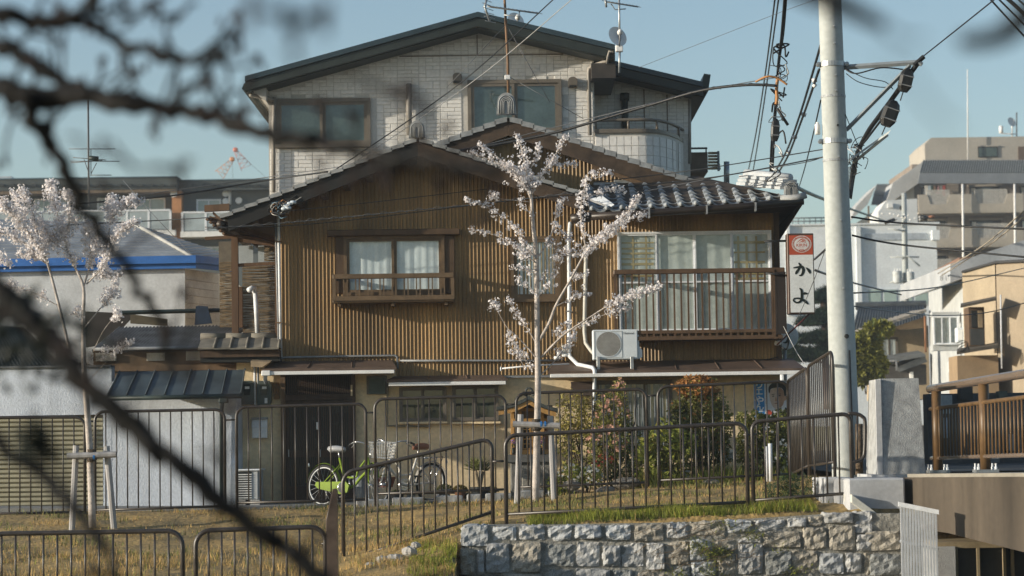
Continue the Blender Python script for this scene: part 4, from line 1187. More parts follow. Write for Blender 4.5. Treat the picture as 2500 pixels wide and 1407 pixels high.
def blob(name, pts, mat, y):
    q = [p9(*p) for p in pts]; S = smooth_path([Vector((p.x, p.z, 0)) for p in q+[q[0]]], 4)[:-1]
    m = MB(); m.v = [(p.x, y, p.y) for p in S]; m.face(range(len(S))); return m.build(name, mat, po)
blob('portrait_suit', [(930,900),(1000,880),(1180,830),(1250,870),(1285,900),(1285,1250),(900,1250)], hair, PY-.0050)
blob('portrait_collar', [(940,860),(1040,930),(1180,800),(1195,870),(1130,940),(1040,1010),(960,960)], wp, PY-.0053)
blob('portrait_ear', [(1185,600),(1235,590),(1240,640),(1205,690),(1180,680)], skin, PY-.0052)
blob('portrait_face', [(870,480),(960,420),(1100,415),(1190,520),(1185,680),(1150,800),(1060,870),(970,850),(900,740),(868,600)], skin2, PY-.0056)
blob('portrait_cheek', [(1060,420),(1120,430),(1188,530),(1180,690),(1140,800),(1080,840),(1070,700),(1040,560)], skin, PY-.0059)
blob('portrait_hair', [(845,500),(850,400),(920,320),(1040,300),(1160,330),(1235,430),(1235,560),(1190,590),(1165,470),(1090,410),(960,420),(890,450),(870,530)], hair, PY-.0062)
for pts in ([(925,590),(960,580),(965,600),(930,605)], [(1060,575),(1100,570),(1105,590),(1065,595)], [(910,560),(970,545),(975,555),(915,570)], [(1050,545),(1110,540),(1110,552),(1055,556)], [(965,745),(1020,738),(1050,748),(1000,760)]):
    blob('portrait_feature', pts, hair if pts[0][1] < 700 else M('print_lip', (.30,.12,.09), .5), PY-.0065)
blob('portrait_nose', [(1000,600),(1030,690),(990,700),(985,680)], skin, PY-.0061)
blob('red_badge', [(790,940),(830,890),(890,900),(920,950),(890,1000),(820,1000)], M('poster_red', (.50,.08,.04), .5), PY-.0051)

# ------------------------------------------------------------------ outdoor unit on the awning
AY = BH-.56
ac = thing('air_conditioner_unit', 'white outdoor air conditioner standing on steel feet on the brown awning', 'air conditioner', at(1503,905,AY))
acw = M('ac_white', (.62,.67,.70), .45, .06, 4)
x0, x1, z0, z1 = rc(1447, 805, 1557, 878, AY)
box('casing', acw, ac, x0, x1, AY, AY+.28, z0, z1, .012)
sx = AX(1568, 850, AY)
MB().prism([(x1-.001, AZ(1560,817,AY)), (x1+.02, AZ(1560,818,AY)), (x1+.022, AZ(1560,845,AY)), (sx, AZ(1560,855,AY)), (sx, AZ(1560,872,AY)), (x1+.01, z0+.005), (x1-.001, z0+.005)], AY+.03, AY+.25).build('valve_cover', acw, ac)
g = rc(1451, 809, 1519, 874, AY); m = MB(); t = .006
m.box(g[0], g[1], AY-.004, AY+.002, g[3]-t, g[3]); m.box(g[0], g[1], AY-.004, AY+.002, g[2], g[2]+t); m.box(g[0], g[0]+t, AY-.004, AY+.002, g[2]+t, g[3]-t); m.box(g[1]-t, g[1], AY-.004, AY+.002, g[2]+t, g[3]-t)
m.build('grille_surround', M('ac_shadow', (.40,.42,.42), .5), ac)
fc = at(1485.5, 840.5, AY); fr_ = 30.5*AY/F
disc(ac, fc.x, fc.z, fr_, fr_, AY-.0015, M('ac_fan_dark', (.15,.15,.145), .6), 'fan_opening')
mesh_g = MB()
for k in range(-9, 10):
    for (ca, sa) in ((math.cos(a), math.sin(a)) for a in (0, math.pi/3, 2*math.pi/3)):
        d = k*fr_/9.5; h = math.sqrt(max(fr_**2-d*d, 0))
        if h < .01: continue
        mesh_g.tube([(fc.x-sa*d-ca*h, AY-.006, fc.z+ca*d-sa*h), (fc.x-sa*d+ca*h, AY-.006, fc.z+ca*d+sa*h)], .0019, 4, False)
mesh_g.build('fan_guard', M('guard_grey', (.42,.42,.40), .5), ac)
ring(ac, fc.x, fc.z, fr_+.006, fr_+.006, .010, AY-.007, acw, 'guard_ring')
a = at(1535, 814, AY); letter('maker_name', 'National', .045, a.x, AY-.004, a.z, M('logo_grey', (.09,.10,.11), .5), ac, .0006)
for p in (1461, 1543): 
    x = AX(p, 890, AY); box('foot', galv, ac, x-.024, x+.024, AY-.03, AY+.01, AZ(p,904,AY), AZ(p,871,AY), .004)
    box('foot_rail', galv, ac, x-.02, x+.02, AY+.012, AY+.46, AZ(p,884,AY)-.02, AZ(p,880,AY)-.01)
box('floor_rail', galv, ac, AX(1452,902,AY), AX(1560,902,AY), AY-.03, AY+.02, AZ(1500,905,AY)-.02, AZ(1500,902,AY)-.01)

# ------------------------------------------------------------------ ground unit beside the white wall, seen from its side
y = 35.0
x0, x1, z0, z1 = rc(580, 1150, 618, 1226, y)
a2 = thing('air_conditioner_unit', 'pale louvred outdoor unit on the paving beside the white wall', 'air conditioner', ((x0+x1)/2, y, z0))
box('casing', M('ac_grey', (.50,.52,.52), .5, .1, 4), a2, x0, x1+.07, y+.012, y+.75, z0+.03, z1, .01)
box('lid', white_alu, a2, x0-.02, x1+.10, y-.015, y+.78, z1, z1+.025, .008)
box('gap_shade', dark_room, a2, x0+.012, x1-.022, y+.004, y+.0125, z0+.05, z1-.012)  # dark sheet added so the gaps between louvres look shaded
for k in range(11):
    zc = z1-.03-k*(z1-z0-.08)/11; m = MB()
    m.prismv([(x0+.01,y-.006,zc-.03),(x1-.02,y-.006,zc-.03),(x1-.02,y-.001,zc-.024),(x0+.01,y-.001,zc-.024)], [(x0+.01,y+.014,zc),(x1-.02,y+.014,zc),(x1-.02,y+.014,zc+.004),(x0+.01,y+.014,zc+.004)]).build('louver', M('louver_pale', (.55,.56,.54), .5), a2)
for xx in (x0+.02, x1): box('foot', concrete, a2, xx-.05, xx+.09, y+.02, y+.70, z0-.08, z0+.03)

# ------------------------------------------------------------------ meters, name plate, mailbox
def meter(p, lab):
    y = BH-.10
    x0, x1, z0, z1 = rc(p-17, 930, p+17, 988, y)
    t = thing('electricity_meter', lab, 'meter', ((x0+x1)/2, y, z0), 'electricity meters beside the entrance')
    cx = (x0+x1)/2
    MB().prism([(x0+.02,z0),(x1-.02,z0),(x1,z0+.03),(x1,z1-.05),(x1-.03,z1),(x0+.03,z1),(x0,z1-.05),(x0,z0+.03)], y, y+.1).build('housing', M('meter_green', (.085,.105,.092), .5, .2, 5), t)
    b = rc(p-9, 938, p+8, 952, y); box('window', M('meter_glass', (.03,.04,.04), .15), t, b[0], b[1], y-.008, y+.001, b[2]-.03, b[3])
    b = rc(p-5, 944, p+6, 950, y); box('dial', white_paint, t, b[0], b[1], y-.011, y-.0075, b[2], b[3])
    if p > 630: b = rc(p+1, 972, p+8, 985, y); box('sticker', white_paint, t, b[0], b[1], y-.004, y+.001, b[2], b[3])
    b = rc(p-8, 957, p+7, 965, y); box('terminal_cover', MAT['meter_glass'], t, b[0], b[1], y-.006, y+.001, b[2], b[3])
    return t
meter(603, 'grey-green electricity meter nearer the white wall')
meter(645, 'grey-green electricity meter with white sticker nearer the door')
mt = thing('meter_conduit', 'pair of grey conduits running down between the two meters', 'conduit', at(625,990,BH-.08))
for p in (622, 630): tube('pipe', pipe_white if p == 622 else pipe_grey, mt, [at(p,892,BH-.07), at(p,930,BH-.07), at(p+1,995,BH-.07)], .018)
tube('drain_neck', pipe_white, mt, [at(648,916,BH-.6), at(648,930,BH-.3), at(650,934,BH-.12)], .03)
x0, x1, z0, z1 = rc(668, 934, 682, 975, BH)
npl = thing('name_plate', 'small ochre wooden name plate beside the lattice door', 'name plate', ((x0+x1)/2, BH-.02, z0))
box('board', M('name_board', (.27,.14,.05), .6, .25, 9), npl, x0, x1, BH-.03, BH, z0, z1, .004)
for ch, q in (('古',943),('人',961)): a = at(675, q, BH-.03); letter('name_letter', ch, .085, a.x, BH-.0315, a.z, ink, npl)
x0, x1, z0, z1 = rc(615, 1024, 652, 1070, BH-.12)
mbx = thing('mailbox', 'white wall mailbox on the ochre wall left of the entrance', 'mailbox', ((x0+x1)/2, BH-.06, z0))
box('body', white_paint, mbx, x0, x1, BH-.12, BH, z0, z1, .01)
zz_ = z0+(z1-z0)*.56
box('flap', white_alu, mbx, x0-.004, x1+.004, BH-.13, BH-.115, zz_, z1-.03, .003)
box('hood', M('mailbox_hood', (.40,.41,.40), .5), mbx, x0-.006, x1+.006, BH-.145, BH+.0, z1-.002, z1+.03, .004)

# ------------------------------------------------------------------ small wooden shrine on a stone plinth
HY = 34.6
sh = thing('wayside_shrine', 'small wooden roofed shrine with lattice doors on a grey stone plinth', 'shrine', at(1290,1222,HY))
ygw = M('shrine_wood', (.42,.235,.075), .65, .22, 9, streak=True); stone_p = M('plinth_stone', (.17,.165,.15), .95, .3, 5, bump=.6)
pbox('plinth', stone_p, sh, 1246, 1128, 1352, 1225, HY, .7, .02)
pbox('plinth_inset', M('plinth_pale', (.26,.245,.21), .95, .2, 5, bump=.4), sh, 1275, 1165, 1330, 1225, HY-.03, .05, .01)
pbox('plinth_cap', M('plinth_cap', (.10,.10,.095), .8, .2, 6), sh, 1238, 1110, 1360, 1130, HY-.06, .85, .012)
pbox('base_beam', ygw, sh, 1246, 1098, 1352, 1110, HY-.02, .6, .005)
x0, x1, z0, z1 = rc(1250, 990, 1350, 1098, HY)
box('cabinet', wood_mid, sh, x0, x1, HY+.05, HY+.6, z0, z1)
for p0, p1 in ((1247,1256),(1264,1274),(1320,1329),(1344,1353)): pbox('post', ygw, sh, p0, 1000, p1, 1098, HY-.01, .07, .004)
pbox('lintel', ygw, sh, 1250, 1022, 1350, 1034, HY-.015, .065, .004)
pbox('tie_beam', ygw, sh, 1246, 996, 1354, 1004, HY-.012, .07, .004)
for p0, p1 in ((1275,1296),(1298,1319)):
    x0, x1, z0, z1 = rc(p0, 1036, p1, 1097, HY); d = MB(); w = .018
    d.box(x0,x0+w,HY+.01,HY+.03,z0,z1); d.box(x1-w,x1,HY+.01,HY+.03,z0,z1)
    for k in range(6): zk = z0+(z1-z0-.014)*k/5; d.box(x0+w,x1-w,HY+.012,HY+.028,zk,zk+.014)
    d.box((x0+x1)/2-.006,(x0+x1)/2+.006,HY+.013,HY+.027,z0+.02,z1-.02)
    dd = d.build('lattice_door', ygw, sh)
    box('door_back', dark_room, dd, x0+w, x1-w, HY+.035, HY+.045, z0, z1)
rp = at(1292, 976, HY-.15); rl, rr = at(1212, 1002, HY-.15), at(1362, 1006, HY-.15)
def rsl(a, b, t, y0, y1, mat, name):
    m = MB(); up = Vector((0,0,t)); S = smooth_path([a, a.lerp(b,.5)-Vector((0,0,.03)), b], 4)
    for i in range(len(S)-1):
        u_, v_ = S[i], S[i+1]
        m.prismv([(u_.x,y0,u_.z),(v_.x,y0,v_.z),(v_.x,y0,v_.z+t),(u_.x,y0,u_.z+t)], [(u_.x,y1,u_.z),(v_.x,y1,v_.z),(v_.x,y1,v_.z+t),(u_.x,y1,u_.z+t)])
    return m.build(name, mat, sh)
rl2, rr2 = Vector((rl.x, 0, rl.z)), Vector((rr.x, 0, rr.z))
rsl(rl, rp, .05, HY-.22, HY+.75, M('shrine_copper', (.055,.062,.058), .6, .3, 7), 'roof_slope'); rsl(rp, rr, .05, HY-.22, HY+.75, MAT['shrine_copper'], 'roof_slope')
dn = Vector((0,0,-.07))
rsl(rl+dn+Vector((.03,0,0)), rp+dn, .065, HY-.20, HY-.15, ygw, 'barge_board'); rsl(rp+dn, rr+dn-Vector((.03,0,0)), .065, HY-.20, HY-.15, ygw, 'barge_board')
MB().prism([(AX(1256,1002,HY), AZ(1256,1002,HY)), (AX(1350,1002,HY), AZ(1350,1002,HY)), (rp.x, rp.z-.07)], HY+.0, HY+.04).build('gable_panel', wood_dark, sh)
c = rp+Vector((0,-.05,.10)); tube('ridge_scroll', MAT['shrine_copper'], sh, [c+Vector((.05*math.cos(t*.7), 0, .045*math.sin(t*.7)+.02)) for t in range(9)], .014, 6)
for s in (-1,1): tube('ridge_scroll', MAT['shrine_copper'], sh, [rp+Vector((s*.03,-.05,.06)), rp+Vector((s*.09,-.05,.075)), rp+Vector((s*.13,-.05,.05))], .016, 6)
for p, lab in ((1254,'black vase of purple flowers on the shrine ledge at its near post'), (1320,'dark vase of purple and white flowers between the shrine door and the stake')):
    t = thing('flower_vase', lab, 'vase', at(p, 1110, HY-.05), 'shrine vases')
    MB().lathe(at(p,1110,HY-.05), [(.02,0),(.028,.03),(.022,.07),(.03,.10)], 10).build('vase', black_rubber, t, smooth=True)
    m = MB(); r5 = random.Random(p)
    for k in range(60):
        c = at(p, 1082, HY-.05)+Vector((r5.gauss(0,.022), r5.gauss(0,.02), r5.gauss(0,.05))); s = .012
        m.cur = 0 if c.z > AZ(p,1084,HY) else 1
        v = Vector((r5.uniform(-1,1), r5.uniform(-1,1), r5.uniform(-1,1))).normalized()*s; w_ = v.orthogonal().normalized()*s
        m.add([c-v, c+w_, c+v, c-w_], [(0,1,2,3)])
    m.build('flowers', [M('purple_petal', (.16,.08,.30), .7), M('leaf_plain', (.05,.09,.03), .7)], t)
# ------------------------------------------------------------------ white storehouse with shutter and metal lean-to (left)
LY = 35.25
ls = thing('white_storehouse', 'low white rendered storehouse with beige shutter and blue-grey metal canopy', 'storehouse', at(300,1262,LY))
x0 = AX(-60,1100,LY); xs_ = AX(252,1100,LY); xr_ = AX(578,1100,LY)
zt1, zt2 = AZ(130, 898, LY), AZ(420, 930, LY)
m = MB(); zsh = AZ(130, 1014, LY)
m.box(x0, xs_, LY, LY+.3, zsh, zt1)
m.box(xs_, AX(272,1000,LY), LY, LY+.3, -.35, zt1-.001)
m.box(AX(272,1000,LY), xr_, LY+.002, LY+.3, -.35, zt2)
m.box(xr_-.10, xr_, LY+.3, LY+2.6, -.35, zt2)
m.build('wall', stucco_w, ls)
box('wall', stucco_w, ls, x0-3, x0-.001, LY, LY+3, -.35, zt1)
box('coping', pipe_grey, ls, x0-3, AX(271,900,LY), LY-.04, LY+.34, zt1+.002, zt1+.03)
# shutter with real slats
shm = M('beige_shutter', (.36,.335,.235), .6, .12, 3)
box('shutter_backing', MAT['joint_brown'], ls, x0-.5, xs_-.02, LY+.11, LY+.13, -.35, zsh)
z = AZ(130, 1236, LY)
sl_mesh = MB()
hgt = .068
sm = MB().prismv([(0,0,0),(xs_-.02-x0,0,0),(xs_-.02-x0,-.022,hgt*.35),(xs_-.02-x0,0,hgt-.006),(xs_-.02-x0,.012,hgt*.5)][0:0] or [(0,.012,0),(0,-.014,hgt*.3),(0,-.014,hgt*.7),(0,.012,hgt-.008)], [(xs_-.02-x0,.012,0),(xs_-.02-x0,-.014,hgt*.3),(xs_-.02-x0,-.014,hgt*.7),(xs_-.02-x0,.012,hgt-.008)]).mesh('shutter_slat', shm)
while z+hgt < zsh-.02:
    inst(sm, 'shutter_slat', ls, (x0, LY+.075, z)); z += hgt
pbox('shutter_bottom_rail', M('shutter_rail', (.30,.28,.22), .6), ls, -60, 1236, 250, 1252, LY+.05, .06)
pbox('shutter_guide', pipe_white, ls, 205, 1045, 217, 1090, LY-.02, .05)
# metal canopy with standing seams
cy0 = LY-.62
A0, A1 = at(262, 968, cy0), at(588, 962, cy0); B0, B1 = at(292, 908, LY+.2), at(598, 903, LY+.2)
canm = M('blue_grey_sheet', (.058,.075,.082), .42, .3, 2.5, spec=.5)
can = MB().slab([A0, A1, B1, B0], .03).build('canopy', canm, ls)
for i in range(8):
    t = i/7; a, b = A0.lerp(A1, t), B0.lerp(B1, t); MB().tube([a+Vector((0,0,.012)), b+Vector((0,0,.012))], .013, 5).build('standing_seam', canm, can)
tube('canopy_gutter', black_green, ls, [A0+Vector((-.05,-.02,-.03)), A1+Vector((.02,-.02,-.03))], .035)
tube('canopy_downpipe', black_green, ls, [at(543,970,cy0), at(543,985,cy0+.1), at(541,1000,LY-.06), at(541,1240,LY-.06)], .03)
pbox('downpipe_head', black_green, ls, 534, 966, 556, 984, cy0-.04, .12, .01)

# ------------------------------------------------------------------ kitchen wing between: timber wall with vents, corrugated and tiled roofs
kw = thing('timber_wing', 'brown timber wing with three vents under corrugated and tiled roofs', 'outbuilding', at(430,1000,36.2))
KY = 36.1
x0, x1, z0, z1 = rc(228, 846, 684, 960, KY)
box('wall', M('brown_render', (.16,.105,.060), .9, .25, 3), kw, x0, xw0-.01, KY, KY+2.5, z0, z1)
pbox('beam', wood_mid, kw, 225, 892, 600, 905, KY-.04, .05)
pbox('beam', wood_dark, kw, 225, 850, 684, 858, KY-.05, .06)
for p0, q0, p1, q1 in ((233,862,283,882),(358,862,402,881),(454,857,504,880)):
    v = pbox('wall_vent', M('vent_pale', (.62,.60,.54), .6, .2, 5), kw, p0, q0, p1, q1, KY-.03, .032)
    for k in range(4):
        a = rc(p0+2, q0+2+k*4.6, p1-2, q0+5+k*4.6, KY-.05); box('vent_blade', MAT['vent_pale'], v, a[0], a[1], KY-.06, KY-.03, a[2], a[3])
# corrugated sheet roof
def corr_roof(parent, fA, fB, bB, bA, n, amp, mat, name='corrugated_roof'):
    m = MB(); seg = 6
    for k in range(n*seg+1):
        t = k/(n*seg); d = amp*math.sin(2*math.pi*t*n)
        for (u_, v_) in ((fA, fB), (bA, bB)):
            p = u_.lerp(v_, t); m.v.append((p.x, p.y, p.z+d))
    for k in range(n*seg): m.face((2*k, 2*k+2, 2*k+3, 2*k+1))
    return m.build(name, mat, parent, smooth=True)
grey_sheet = M('grey_corrugated', (.17,.18,.185), .6, .35, 3)
corr_roof(kw, at(228,852,KY-.25), at(540,846,KY-.25), at(612,795,KY+1.6), at(290,800,KY+1.6), 38, .020, grey_sheet)
tube('roof_gutter', pipe_grey, kw, [at(228,853,KY-.28), at(520,848,KY-.28)], .025)
# small tiled roof: individual large tiles
tt = thing('tiled_porch_roof', 'short row of brownish flat tiles over the timber wing by the downpipe', 'roof', at(580,856,35.6))
flat_tile = M('brown_grey_tile', (.16,.145,.115), .7, .3, 5, island=.2)
for k in range(5):
    a0, a1 = at(483+k*39.5, 854, 35.5), at(483+(k+1)*39.5, 854-.3, 35.5); b0, b1 = at(494+k*38, 824, 36.2), at(494+(k+1)*38, 824, 36.2)
    lift = Vector((0,0,.02)); m = MB(); 
    m.prismv([a0, a1+lift*.3, a1+lift*1.8, a0+lift], [b0, b1+lift*.3, b1+lift*1.8, b0+lift]); m.build('roof_tile', flat_tile, tt)
    MB().tube([a1+lift*1.5, b1+lift*1.5], .022, 6).build('tile_roll', flat_tile, tt, smooth=True)
for k in range(3):
    MB().tube([at(490+k*62,823,36.1), at(550+k*62,823,36.1)], .06, 8).build('ridge_tile', flat_tile, tt, smooth=True)
pbox('eave_board', wood_dark, tt, 488, 856, 682, 872, 35.6, .4)
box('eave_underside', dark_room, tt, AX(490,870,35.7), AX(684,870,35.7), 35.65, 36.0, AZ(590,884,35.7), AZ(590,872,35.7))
MB().prismv([at(612,882,35.4), at(660,884,35.4), at(640,897,35.4), at(612,896,35.4)], [v+Vector((0,.4,.05)) for v in (at(612,882,35.4), at(660,884,35.4), at(640,897,35.4), at(612,896,35.4))]).build('torn_flashing', M('tan_sheet', (.33,.25,.16), .7, .2, 7), tt)

# ------------------------------------------------------------------ reed screen and timber drying frame
fr2 = thing('drying_frame', 'brown timber balcony frame hung with reed screens beside the brown house', 'timber frame', at(610,815,36.9))
tb = M('frame_timber', (.13,.075,.042), .75, .25, 7, streak=True)
pbox('post', tb, fr2, 565, 545, 581, 815, 36.8, .1); pbox('post', tb, fr2, 671, 540, 681, 830, 36.75, .08); pbox('post', tb, fr2, 583, 700, 592, 800, 37.0, .08)
for p0, q0, p1, q1, yy, th in ((500,510,560,506,36.3,.10),(512,533,690,590,36.6,.07),(530,540,690,596,37.6,.07),(578,585,672,598,36.85,.06),(578,648,676,643,36.85,.05),(500,583,580,578,36.9,.05),(520,520,560,556,36.4,.05)):
    a, b = at(p0,q0,yy), at(p1,q1,yy); MB().prismv([a+Vector((0,-th/2,-th/2)), a+Vector((0,th/2,-th/2)), a+Vector((0,th/2,th/2)), a+Vector((0,-th/2,th/2))], [b+Vector((0,-th/2,-th/2)), b+Vector((0,th/2,-th/2)), b+Vector((0,th/2,th/2)), b+Vector((0,-th/2,th/2))]).build('beam', tb, fr2)
for k in range(6):
    a, b = at(505+k*8, 536+k*7, 36.2), at(560+k*16, 532+k*10, 38.2); MB().tube([a, b], .025, 4).build('rafter', tb, fr2)
reed = M('reed_screen', (.25,.185,.11), .9, .25, 14, island=.25)
def screen(p0, q0, p1, q1, y, n):
    m = MB(); rr_ = random.Random(int(p0)); x0, x1, z0, z1 = rc(p0, q0, p1, q1, y)
    for k in range(n):
        z = z0+(z1-z0)*(k+.5)/n; d = rr_.uniform(-.008,.008)
        m.tube([(x0, y+d, z+rr_.uniform(-.006,.006)), ((x0+x1)/2, y+rr_.uniform(-.015,.015), z+rr_.uniform(-.008,.008)), (x1, y+d, z+rr_.uniform(-.006,.006))], (z1-z0)/n*.44, 4, False)
    return m.build('reed_screen', reed, fr2)
screen(592, 645, 672, 826, 37.05, 80)
screen(536, 640, 566, 800, 37.1, 70)
screen(645, 600, 673, 646, 37.06, 20)
pbox('shade_cloth', M('shade_net', (.16,.14,.11), .9, .2, 9), fr2, 534, 590, 568, 660, 37.2, .01)
pbox('translucent_panel', M('translucent_sheet', (.42,.47,.50), .4, .1, 4), fr2, 580, 600, 618, 644, 37.1, .01)
pbox('translucent_panel', MAT['translucent_sheet'], fr2, 630, 600, 672, 640, 37.12, .01)
vp = thing('vent_pipe', 'white plastic vent pipe with hooded top rising above the tiled porch', 'vent pipe', at(628,818,36.4))
tube('pipe', pipe_white, vp, [at(629,820,36.4), at(626,760,36.4), at(623,712,36.4)], .036, 10)
tube('hood', pipe_white, vp, [at(622,716,36.4), at(621,704,36.4), at(615,704,36.35), at(607,709,36.3)], .042, 10)

# ------------------------------------------------------------------ white house with blue gutters
BY = 41.0
bl = thing('blue_trimmed_house', 'white house with ribbed grey roof and bright blue gutter band', 'house', at(250,1100,BY))
x0, x1, z0, z1 = rc(-80, 660, 452, 1000, BY)
box('wall', M('white_wall', (.60,.62,.63), .85, .12, 1.5, bump=.2), bl, x0, x1, BY, BY+5, -.1, z1)
xs2 = AX(534, 700, BY+1.2)
MB().prismv([(x1,BY,-.1),(xs2,BY+1.2,-.1),(xs2,BY+1.2,z1),(x1,BY,z1)], [(x1,BY+4,-.1),(xs2,BY+5,-.1),(xs2,BY+5,z1),(x1,BY+4,z1)]).build('wall', M('cream_board', (.72,.72,.68), .85, .15, 2), bl)
for k in range(7):
    q = 682+k*19; a = at(453, q, BY); b = Vector((xs2, BY+1.2, a.z)); off = Vector((-.006,-.012,0))
    MB().tube([a+off, b+off], .006, 4).build('weatherboard_joint', siding_joint, bl)
wn = at(490, 715, BY+.6)
MB().prismv([at(478,690,BY+.45), at(503,694,BY+.8), at(503,742,BY+.8), at(478,740,BY+.45)], [v+Vector((.04,.08,0)) for v in (at(478,690,BY+.45), at(503,694,BY+.8), at(503,742,BY+.8), at(478,740,BY+.45))]).build('window', dark_room, bl)
blue = M('blue_gutter', (.045,.16,.46), .45, .12, 3)
for k, (q, th, pr) in enumerate(((645,.13,.16),(658,.10,.10))):
    a, b = at(-80, q+8, BY-pr), at(478, q-3, BY-pr); c_ = at(566, q+6, BY+1.1-pr)
    MB().prismv([a, a+Vector((0,.08,0)), a+Vector((0,.08,th)), a+Vector((0,0,th))], [b, b+Vector((0,.08,0)), b+Vector((0,.08,th)), b+Vector((0,0,th))]).build('blue_gutter', blue, bl)
    MB().prismv([b+Vector((.002,0,0)), b+Vector((0,.08,0)), b+Vector((0,.08,th)), b+Vector((.002,0,th))], [c_, c_+Vector((0,.08,0)), c_+Vector((0,.08,th)), c_+Vector((0,0,th))]).build('blue_gutter', blue, bl)
ribbed = M('ribbed_roof', (.255,.275,.30), .5, .2, 2.5)
# hipped ribbed roof built in stepped courses
E0, E1 = at(-80, 646, BY-.1), at(478, 636, BY-.1); R0, R1 = at(-80, 535, BY+2.8), at(318, 545, BY+2.8)
n = 15
for k in range(n):
    t0, t1 = k/n, (k+1)/n
    a, b, c_, d = E0.lerp(R0,t0), E1.lerp(R1,t0), E1.lerp(R1,t1), E0.lerp(R0,t1)
    up = Vector((0,0,.022)); MB().prismv([a, b, b+up, a+up], [d, c_, c_+up*.3, d+up*.3]).build('roof_course', ribbed, bl)
E2 = at(570, 628, BY+1.2); R2 = at(330, 548, BY+3.2); 
for k in range(n):
    t0, t1 = k/n, (k+1)/n
    a, b, c_, d = E1.lerp(R1,t0), E2.lerp(R1,t0), E2.lerp(R1,t1), E1.lerp(R1,t1)
    up = Vector((0,0,.022)); MB().prismv([a, b, b+up, a+up], [d, c_+Vector((0,.01,0)), c_+up*.3+Vector((0,.01,0)), d+up*.3]).build('roof_course', ribbed, bl)
tube('hip_cap', M('hip_pale', (.36,.36,.34), .6), bl, [E1+Vector((0,0,.03)), R1+Vector((0,0,.03))], .035, 6)
for pts in ([(296,585),(350,600),(400,612),(465,618)], [(300,600),(340,618),(385,638)]):
    tube('roof_cable', wire_grey, bl, smooth_path([at(p, q, BY+.6+(640-q)*.02) for p, q in pts]), .008, 5)
pbox('roof_hatch', M('hatch_brown', (.13,.09,.06), .7), bl, 98, 575, 132, 606, BY+1.6, .3); pbox('roof_hatch_pane', M('hatch_blue', (.22,.30,.40), .3), bl, 133, 580, 152, 604, BY+1.6, .25)
# lean-to and odds and ends in the yard
yd = thing('yard_canopy_beam', 'thin dark beam and plank screen in the yard below the blue trimmed house', 'beam', at(420,800,39))
MB().tube([at(288,764,39), at(568,757,39)], .035, 4).build('beam', black_green, yd)
pbox('beam_tip', white_paint, yd, 567, 753, 573, 761, 38.95, .1)
MB().prism([(AX(318,765,39.2), AZ(318,767,39.2)), (AX(408,776,39.2), AZ(408,779,39.2)), (AX(408,795,39.2), AZ(408,796,39.2)), (AX(318,790,39.2), AZ(318,790,39.2))], 39.2, 39.25).build('plank_screen', M('olive_board', (.10,.085,.055), .85, .25, 5), yd)
MB().prism([(AX(200,760,39.6), AZ(200,760,39.6)), (AX(330,765,39.6), AZ(330,766,39.6)), (AX(260,840,39.6), AZ(260,840,39.6)), (AX(200,845,39.6), AZ(200,850,39.6))], 39.6, 39.7).build('dark_gable', M('dark_shed', (.035,.030,.026), .9), yd)
cv = thing('covered_bundle', 'dark blue covered bundle hanging beneath the yard beam', 'bundle', at(497,795,38.8))
MB().prismv([at(478,748,38.8), at(507,750,38.8), at(517,790,38.8), at(475,794,38.8)], [v+Vector((0,.25,0)) for v in (at(480,744,38.8), at(503,746,38.8), at(514,788,38.8), at(477,792,38.8))]).build('cover', M('tarp_blue', (.015,.030,.060), .7, .3, 6), cv)
# dark corrugated lean-to at the left edge
dl = thing('dark_lean_to', 'dark corrugated lean-to roof in shade above the white storehouse', 'lean-to', at(40,895,36.5))
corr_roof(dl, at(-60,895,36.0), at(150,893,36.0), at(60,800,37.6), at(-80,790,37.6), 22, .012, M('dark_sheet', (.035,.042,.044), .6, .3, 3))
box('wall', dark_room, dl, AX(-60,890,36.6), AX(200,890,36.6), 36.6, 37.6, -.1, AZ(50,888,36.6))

# ------------------------------------------------------------------ grey apartment block far behind
FY = 135.0
ap_ = thing('grey_apartment_block', 'long grey apartment block with orange pillars and frosted balconies', 'apartment building', at(330,1000,FY))
gw = M('grey_render', (.105,.120,.120), .9, .12, .8); orange = M('orange_pillar', (.42,.20,.085), .85, .1, 1)
x0, x1, z0, z1 = rc(-60, 455, 700, 1000, FY)
box('wall', gw, ap_, x0, x1, FY, FY+9, -.1, z1)
x0, x1, z0, z1 = rc(-60, 436, 432, 464, FY-1.3); rm = M('apartment_roof', (.060,.072,.072), .6, .2, 1.2)
box('roof', rm, ap_, x0, x1, FY-1.3, FY+9, z0, z1)
box('roof_edge', M('roof_edge_blue', (.10,.16,.20), .4), ap_, x0-.1, x1+.05, FY-1.36, FY+9, z1+.003, z1+.06)
box('soffit', M('apartment_soffit', (.16,.12,.08), .8), ap_, x0, x1-.05, FY-1.25, FY-.02, z0-.18, z0-.003)
x0, x1, z0, z1 = rc(432, 440, 700, 464, FY-.6)
box('roof', rm, ap_, x0, x1, FY-.6, FY+9.2, z0, z1); box('roof_edge', MAT['roof_edge_blue'], ap_, x0, x1, FY-.66, FY+9, z1+.003, z1+.06)
k = 0
for k in range(26): 
    p = 5+k*26
    a = at(p, 452, FY-1.36 if p < 432 else FY-.66); box('snow_guard', M('guard_dark', (.03,.036,.036), .6), ap_, a.x-.11, a.x+.11, a.y-.08, a.y+.06, a.z-.09, a.z+.05)
pbox('pillar', orange, ap_, 420, 466, 443, 620, FY-.9, .9)
for q0 in (466,): pbox('lintel', orange, ap_, -60, 466, 418, 472, FY-.7, .5)
def apwin(p0, p1, q0, q1):
    window(ap_, p0, q0, p1, q1, FY-.02, 2, white_alu, M('apt_blind', (.46,.50,.48), .9, .15, 2), None, 2.2, .1, folds=False)
